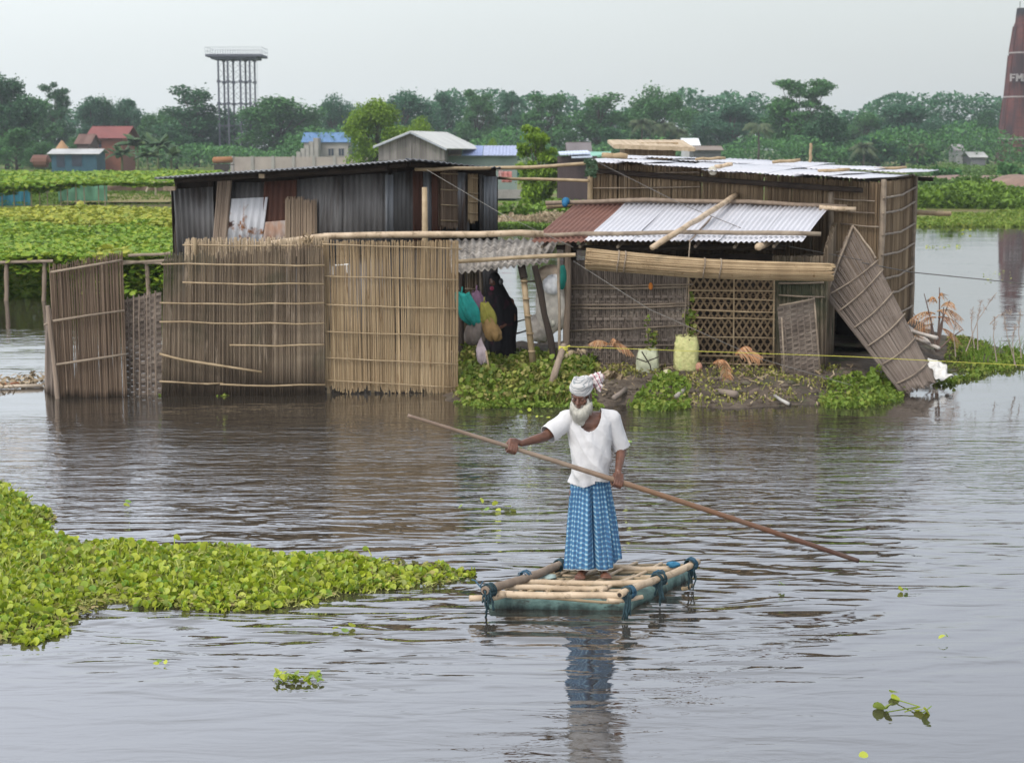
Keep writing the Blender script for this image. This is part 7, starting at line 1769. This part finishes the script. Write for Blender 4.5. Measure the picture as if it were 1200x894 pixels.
# lungi
n, m_ = 150, 46; V = []; UV = []
_a, _t = np.meshgrid(np.arange(n + 1) / n * 2 * np.pi, np.arange(m_ + 1) / m_); LN = fbm(np.cos(_a) * 3.2 + 9 + _t * .8, np.sin(_a) * 3.2 + 9 + _t * .6, 33)
top_z, bot_z = A(690, 556).z, A(690, 663).z
for j in range(m_ + 1):
    t_ = j / m_
    for i in range(n + 1):
        a_ = 2 * math.pi * i / n - math.pi / 2        # a=-pi/2 faces the camera
        hw = lerp(.138, .220, t_ ** .7); dp = lerp(.105, .165, t_ ** .75)
        fold = (.010 * math.sin(a_ * 7 + 1.3 + 1.2 * t_) + .005 * math.sin(a_ * 16 + 4 * t_ + 1.5 * math.sin(a_ * 3)) + .045 * (float(LN[j, i]) - .5)) * (.35 + t_) 
        fc = (a_ + math.pi / 2 + math.pi) % (2 * math.pi) - math.pi
        fold -= .060 * math.exp(-((fc - .05 - .10 * t_) / .075) ** 2) * min(1, t_ * 1.8 + .1)          # deep front fold
        fold += .020 * math.exp(-((fc + .14) / .13) ** 2) * (1 - t_ * .3); fold += .014 * math.exp(-((fc - .85) / .12) ** 2) * t_ - .018 * math.exp(-((fc - .68) / .07) ** 2) * t_
        hemz = bot_z + .012 * math.sin(a_ * 3 + .6) + (.065 * max(0, math.cos(a_)) ** 3) + .03 * max(0, math.sin(a_)) 
        z = lerp(top_z, hemz, t_); cx = A(lerp(690.5, 693.5, t_), 600).x
        V.append((cx + (hw + fold) * math.cos(a_), YM + .0 + (dp + fold) * math.sin(a_), z)); UV.append((a_ * .215 + .03 * math.sin(a_ * 2) * t_, z * 1.0 + fold * .5))
F = [[j * (n + 1) + i, (j + 1) * (n + 1) + i, (j + 1) * (n + 1) + i + 1, j * (n + 1) + i + 1] for j in range(m_) for i in range(n)]
V = np.array(V); UV = np.array(UV)
shell(V, F, np.ones(len(V), bool), 'lungi', lungi_mat(), rt, .003, UV)
k_ = (m_ - 1) * (n + 1); hemV = V[-(n + 1):]; b = MB(); b.tube([tuple(p) for p in hemV], .0045, 5, caps=False); b.build('hem', plain('hem_white', (.5, .5, .48)), rt)

# the pole he holds
P = []; Rr = []; s0, s1 = on_pole(478), on_pole(1006); L = (s1 - s0).length; K = 120
for i in range(K + 1):
    t_ = i / K; P.append(s0.lerp(s1, t_) - Vector((0, 0, -.018 * math.sin(math.pi * t_)))); d_ = (t_ * L) % .31; Rr.append(lerp(.013, .0215, min(1, t_ * 2.2)) * (1.13 if d_ < .022 else 1) * (1 - .12 * max(0, t_ - .8) * 5))
b = MB(); b.tube(P, Rr, 12)
def pole_mat():
    m_, t, bb = _nodes('punt_pole'); g_ = t.nodes.new('ShaderNodeTexCoord'); s = t.nodes.new('ShaderNodeSeparateXYZ'); t.links.new(g_.outputs['Object'], s.inputs[0])
    f = mrange(t, s.outputs[0], 0, L * .95); r_ = ramp(t, [(.20, .14, .10), (.27, .205, .15), (.21, .12, .065), (.14, .062, .033), (.06, .027, .02)], [0, .33, .5, .78, .97]); t.links.new(f, r_.inputs[0])
    c = mixc(t, mrange(t, noise(t, g_.outputs['Object'], 1, 4, sc=(9, 9, 9)), .45, .7, 0, .5), r_.outputs[0], (.14, .09, .06)); t.links.new(c, bb.inputs['Base Color']); bb.inputs['Roughness'].default_value = .45; return m_
tag(b.build('punt_pole', pole_mat(), loc=s0, smooth=True), 'long brown bamboo punt pole held across the raft by the man', 'pole')

# ------------------------------------------------------------------ person in black under the shed
def veiled():
    Y = 27.4; B = lambda u, v, dy=0.: at(u, v, Y + dy)
    rt = thing('person', B(588, 428), 'person in long black clothes and veil standing under the open shed', 'person')
    bd = MB(); hc = B(579, 330); bd.ell(hc, (.08, .1, .115)); cap(bd, hc, B(583, 350), .05, .055); bd.ell(B(586, 365), (.17, .12, .22)); bd.ell(B(587, 392), (.15, .12, .2)); bd.ell(hc + Vector((-.02, -.095, -.01)), (.014, .02, .02))
    for s in (-1, 1):
        sh_ = B(587 + s * 12, 353); el_ = B(587 + s * 15, 374, -.06); hd_ = B(580 + s * 5, 385, -.2); cap(bd, sh_, el_, .05, .042); cap(bd, el_, hd_, .038, .026)
        for k_ in range(5): cap(bd, hd_, hd_ + Vector((-.05 - .004 * k_, -.04 + .012 * k_, .01 - .012 * k_)), .012, .008, 8, 3)
        kn_ = B(588 + s * 7, 412); ft_ = B(588 + s * 7, 428); cap(bd, B(588 + s * 6, 395), kn_, .08, .06); cap(bd, kn_, ft_, .05, .04); cap(bd, ft_, ft_ + Vector((0, -.14, -.02)), .035, .028)
    V, F = fuse(bd, .012, 3); b = MB(); b.add(V, F); b.build('body', skin_mat('dark_skin', (.16, .07, .045)), rt, smooth=True)
    # robe
    n, m_ = 90, 40; V = []
    prof = [(333, 579, 7), (342, 581, 10), (350, 584, 15.5), (362, 587, 18.5), (380, 588, 18), (395, 587, 17), (412, 586, 18.5), (428, 585, 20)]
    for j in range(m_ + 1):
        q = j / m_ * (len(prof) - 1); i0 = min(len(prof) - 2, int(q)); f = q - i0; v, u, hw = [lerp(prof[i0][k_], prof[i0 + 1][k_], f) for k_ in range(3)]; c = B(u, v); w_ = hw / FPX * Y; t_ = j / m_
        for i in range(n):
            a_ = 2 * math.pi * i / n; fo = 1 + (.05 * math.sin(a_ * 8 + t_ * 3) + .03 * math.sin(a_ * 15)) * (.3 + t_); V.append((c.x + w_ * fo * math.cos(a_), c.y + w_ * .72 * fo * math.sin(a_), c.z))
    F = [[j * n + i, (j + 1) * n + i, (j + 1) * n + (i + 1) % n, j * n + (i + 1) % n] for j in range(m_) for i in range(n)]; b = MB(); b.add(V, F)
    b.build('robe', mat('black_robe', [(.008, .008, .01), (.018, .014, .018)], sc=(3, 3, 3), island=0, stains=[((.045, .012, .022), (5, 5, 5), .62, .05), ((.01, .03, .02), (4, 4, 4), .68, .05)]), rt, smooth=True)
    # veil over head and shoulders, open on the face side
    vl = MB(); vl.ell(hc + Vector((.01, .02, .015)), (.1, .115, .135)); cap(vl, hc + Vector((.02, .03, -.05)), B(588, 358, .02), .11, .18); V, F = fuse(vl, .014, 4)
    fd = np.array((-.75, -.66, -.1)); rel = V - np.array(hc); kp = ~((rel @ fd > .075) & (np.linalg.norm(rel + np.array((0, 0, .01)) - (rel @ fd)[:, None] * fd, axis=1) < .065))
    shell(V, F, kp, 'veil', plain('black_veil', (.012, .011, .014)), rt, .006)
    b = MB(); b.ell(B(576.5, 338, -.17), (.035, .02, .035)); b.build('pink_cloth', plain('pink_cloth', (.42, .06, .13)), rt, smooth=True)
    b = MB(); b.ell(B(587, 330, -.04), (.04, .08, .055)); b.build('grey_cloth', plain('grey_cloth', (.13, .13, .14)), rt, smooth=True)
veiled()

# farm worker far off in the field
def worker():
    Y = 100; B = lambda u, v, dy=0.: at(u, v, Y + dy); rt = thing('person', B(94, 246), 'distant farm worker in a yellow shirt bending among the left creepers', 'person')
    bd = MB(); bd.ell(B(92.5, 236.5), (.1, .11, .12)); cap(bd, B(93, 237.5), B(97, 246), .09, .16)
    for s in (-1, 1):
        hp_ = B(97, 246) + Vector((s * .09, 0, 0)); ft_ = Vector((hp_.x, Y, GZ)); cap(bd, hp_, (hp_ + ft_) / 2, .09, .065); cap(bd, (hp_ + ft_) / 2, ft_, .06, .04); sh_ = B(94, 240) + Vector((s * .16, 0, 0)); cap(bd, sh_, sh_ + Vector((-.12, -.1, -.28)), .05, .04); cap(bd, sh_ + Vector((-.12, -.1, -.28)), sh_ + Vector((-.2, -.2, -.5)), .038, .025)
    V, F = fuse(bd, .025, 2); b = MB(); b.add(V, F); b.build('body', SKIN, rt, smooth=True)
    s_ = MB(); s_.ell(B(95, 240.5), (.26, .22, .24)); cap(s_, B(94, 240), B(97, 246), .24, .24); V, F = fuse(s_, .03, 3); b = MB(); b.add(V, F); b.build('shirt', plain('yellow_shirt', (.5, .48, .10)), rt, smooth=True)
worker()
# cow
def cow():
    Y = 122; p = at(190, 232, Y); sc_ = 1.0; z0 = GZ + .1; rt = thing('cow', (p.x, Y, z0), 'pale white cow grazing on the field behind the tin hut', 'cow')
    C = lambda x, y, z: Vector((p.x + x, Y + y, z0 + z)); bd = MB()
    bd.ell(C(.1, 0, .98), (.62, .27, .33)); bd.ell(C(.55, 0, 1.0), (.28, .24, .3)); bd.ell(C(-.38, 0, .98), (.3, .24, .34)); bd.ell(C(-.38, 0, 1.3), (.14, .09, .1))
    cap(bd, C(-.5, 0, 1.05), C(-.92, -.05, .62), .2, .12); cap(bd, C(-.92, -.05, .66), C(-1.1, -.08, .32), .12, .065); 
    for s in (-1, 1): cap(bd, C(-.9, s * .1, .72), C(-.86, s * .22, .7), .04, .03); cap(bd, C(-.88, s * .06, .8), C(-.86, s * .12, .93), .02, .008)
    for s in (-1, 1):
        cap(bd, C(-.42, s * .14, .75), C(-.44, s * .14, .42), .1, .055); cap(bd, C(-.44, s * .14, .42), C(-.45, s * .14, .05), .05, .04); cap(bd, C(-.46, s * .14, .05), C(-.5, s * .14, .02), .045, .04)
        cap(bd, C(.62, s * .14, .9), C(.5, s * .14, .6), .16, .08); cap(bd, C(.5, s * .14, .6), C(.68, s * .14, .42), .07, .05); cap(bd, C(.68, s * .14, .42), C(.64, s * .14, .05), .045, .038); cap(bd, C(.64, s * .14, .05), C(.6, s * .14, .02), .045, .04)
    cap(bd, C(.82, 0, 1.15), C(.9, 0, .6), .03, .02); cap(bd, C(.9, 0, .6), C(.9, 0, .45), .035, .02)
    V, F = fuse(bd, .03, 2); b = MB(); b.add(V, F); b.build('body', plain('cow_hide', (.50, .44, .36), var=.15, sc=(2, 2, 2)), rt, smooth=True)
cow()
# laundry on the rail between the huts
for i, (u0, u1, v0, v1, c, lab) in enumerate(((588, 600, 201, 214, (.50, .20, .19), 'pink cloth drying on the line between the huts'), (584, 589, 200, 208, (.55, .35, .35), 'pale pink cloth at the left end of the drying line'), (606, 620, 199, 209, (.02, .09, .09), 'dark green cloth drying behind the small tree'), (620, 626, 197, 207, (.50, .20, .19), 'small pink cloth at the right end of the drying line'))):
    b = MB(); Y = 98; a, c_ = at(u0, v0, Y), at(u1, v1, Y); b.sheet((a.x, Y, c_.z), (c_.x, Y, c_.z), (c_.x, Y, a.z), (a.x, Y, a.z), 16, 6, lambda U, V_: .05 * np.sin(U * 12 + 3 * V_), .02); tag(b.build('drying_cloth', plain('laundry%d' % i, c), loc=(a.x, Y, a.z), smooth=True), lab, 'cloth')
rt = thing('drying_line', (at(600, 200, 98).x, 98, GZ), 'drying line on two posts holding cloths between the huts', 'drying line')
b = MB(); b.tube([at(580, 200, 98), at(632, 197, 98)], .02, 5); b.build('line', rd, rt)
for u in (580, 632):
    b = MB(); q = at(u, 199, 98); b.tube([(q.x, 98, GZ - .1), (q.x, 98, q.z + .05)], .04, 6); b.build('post', MT['wood_dark'], rt)
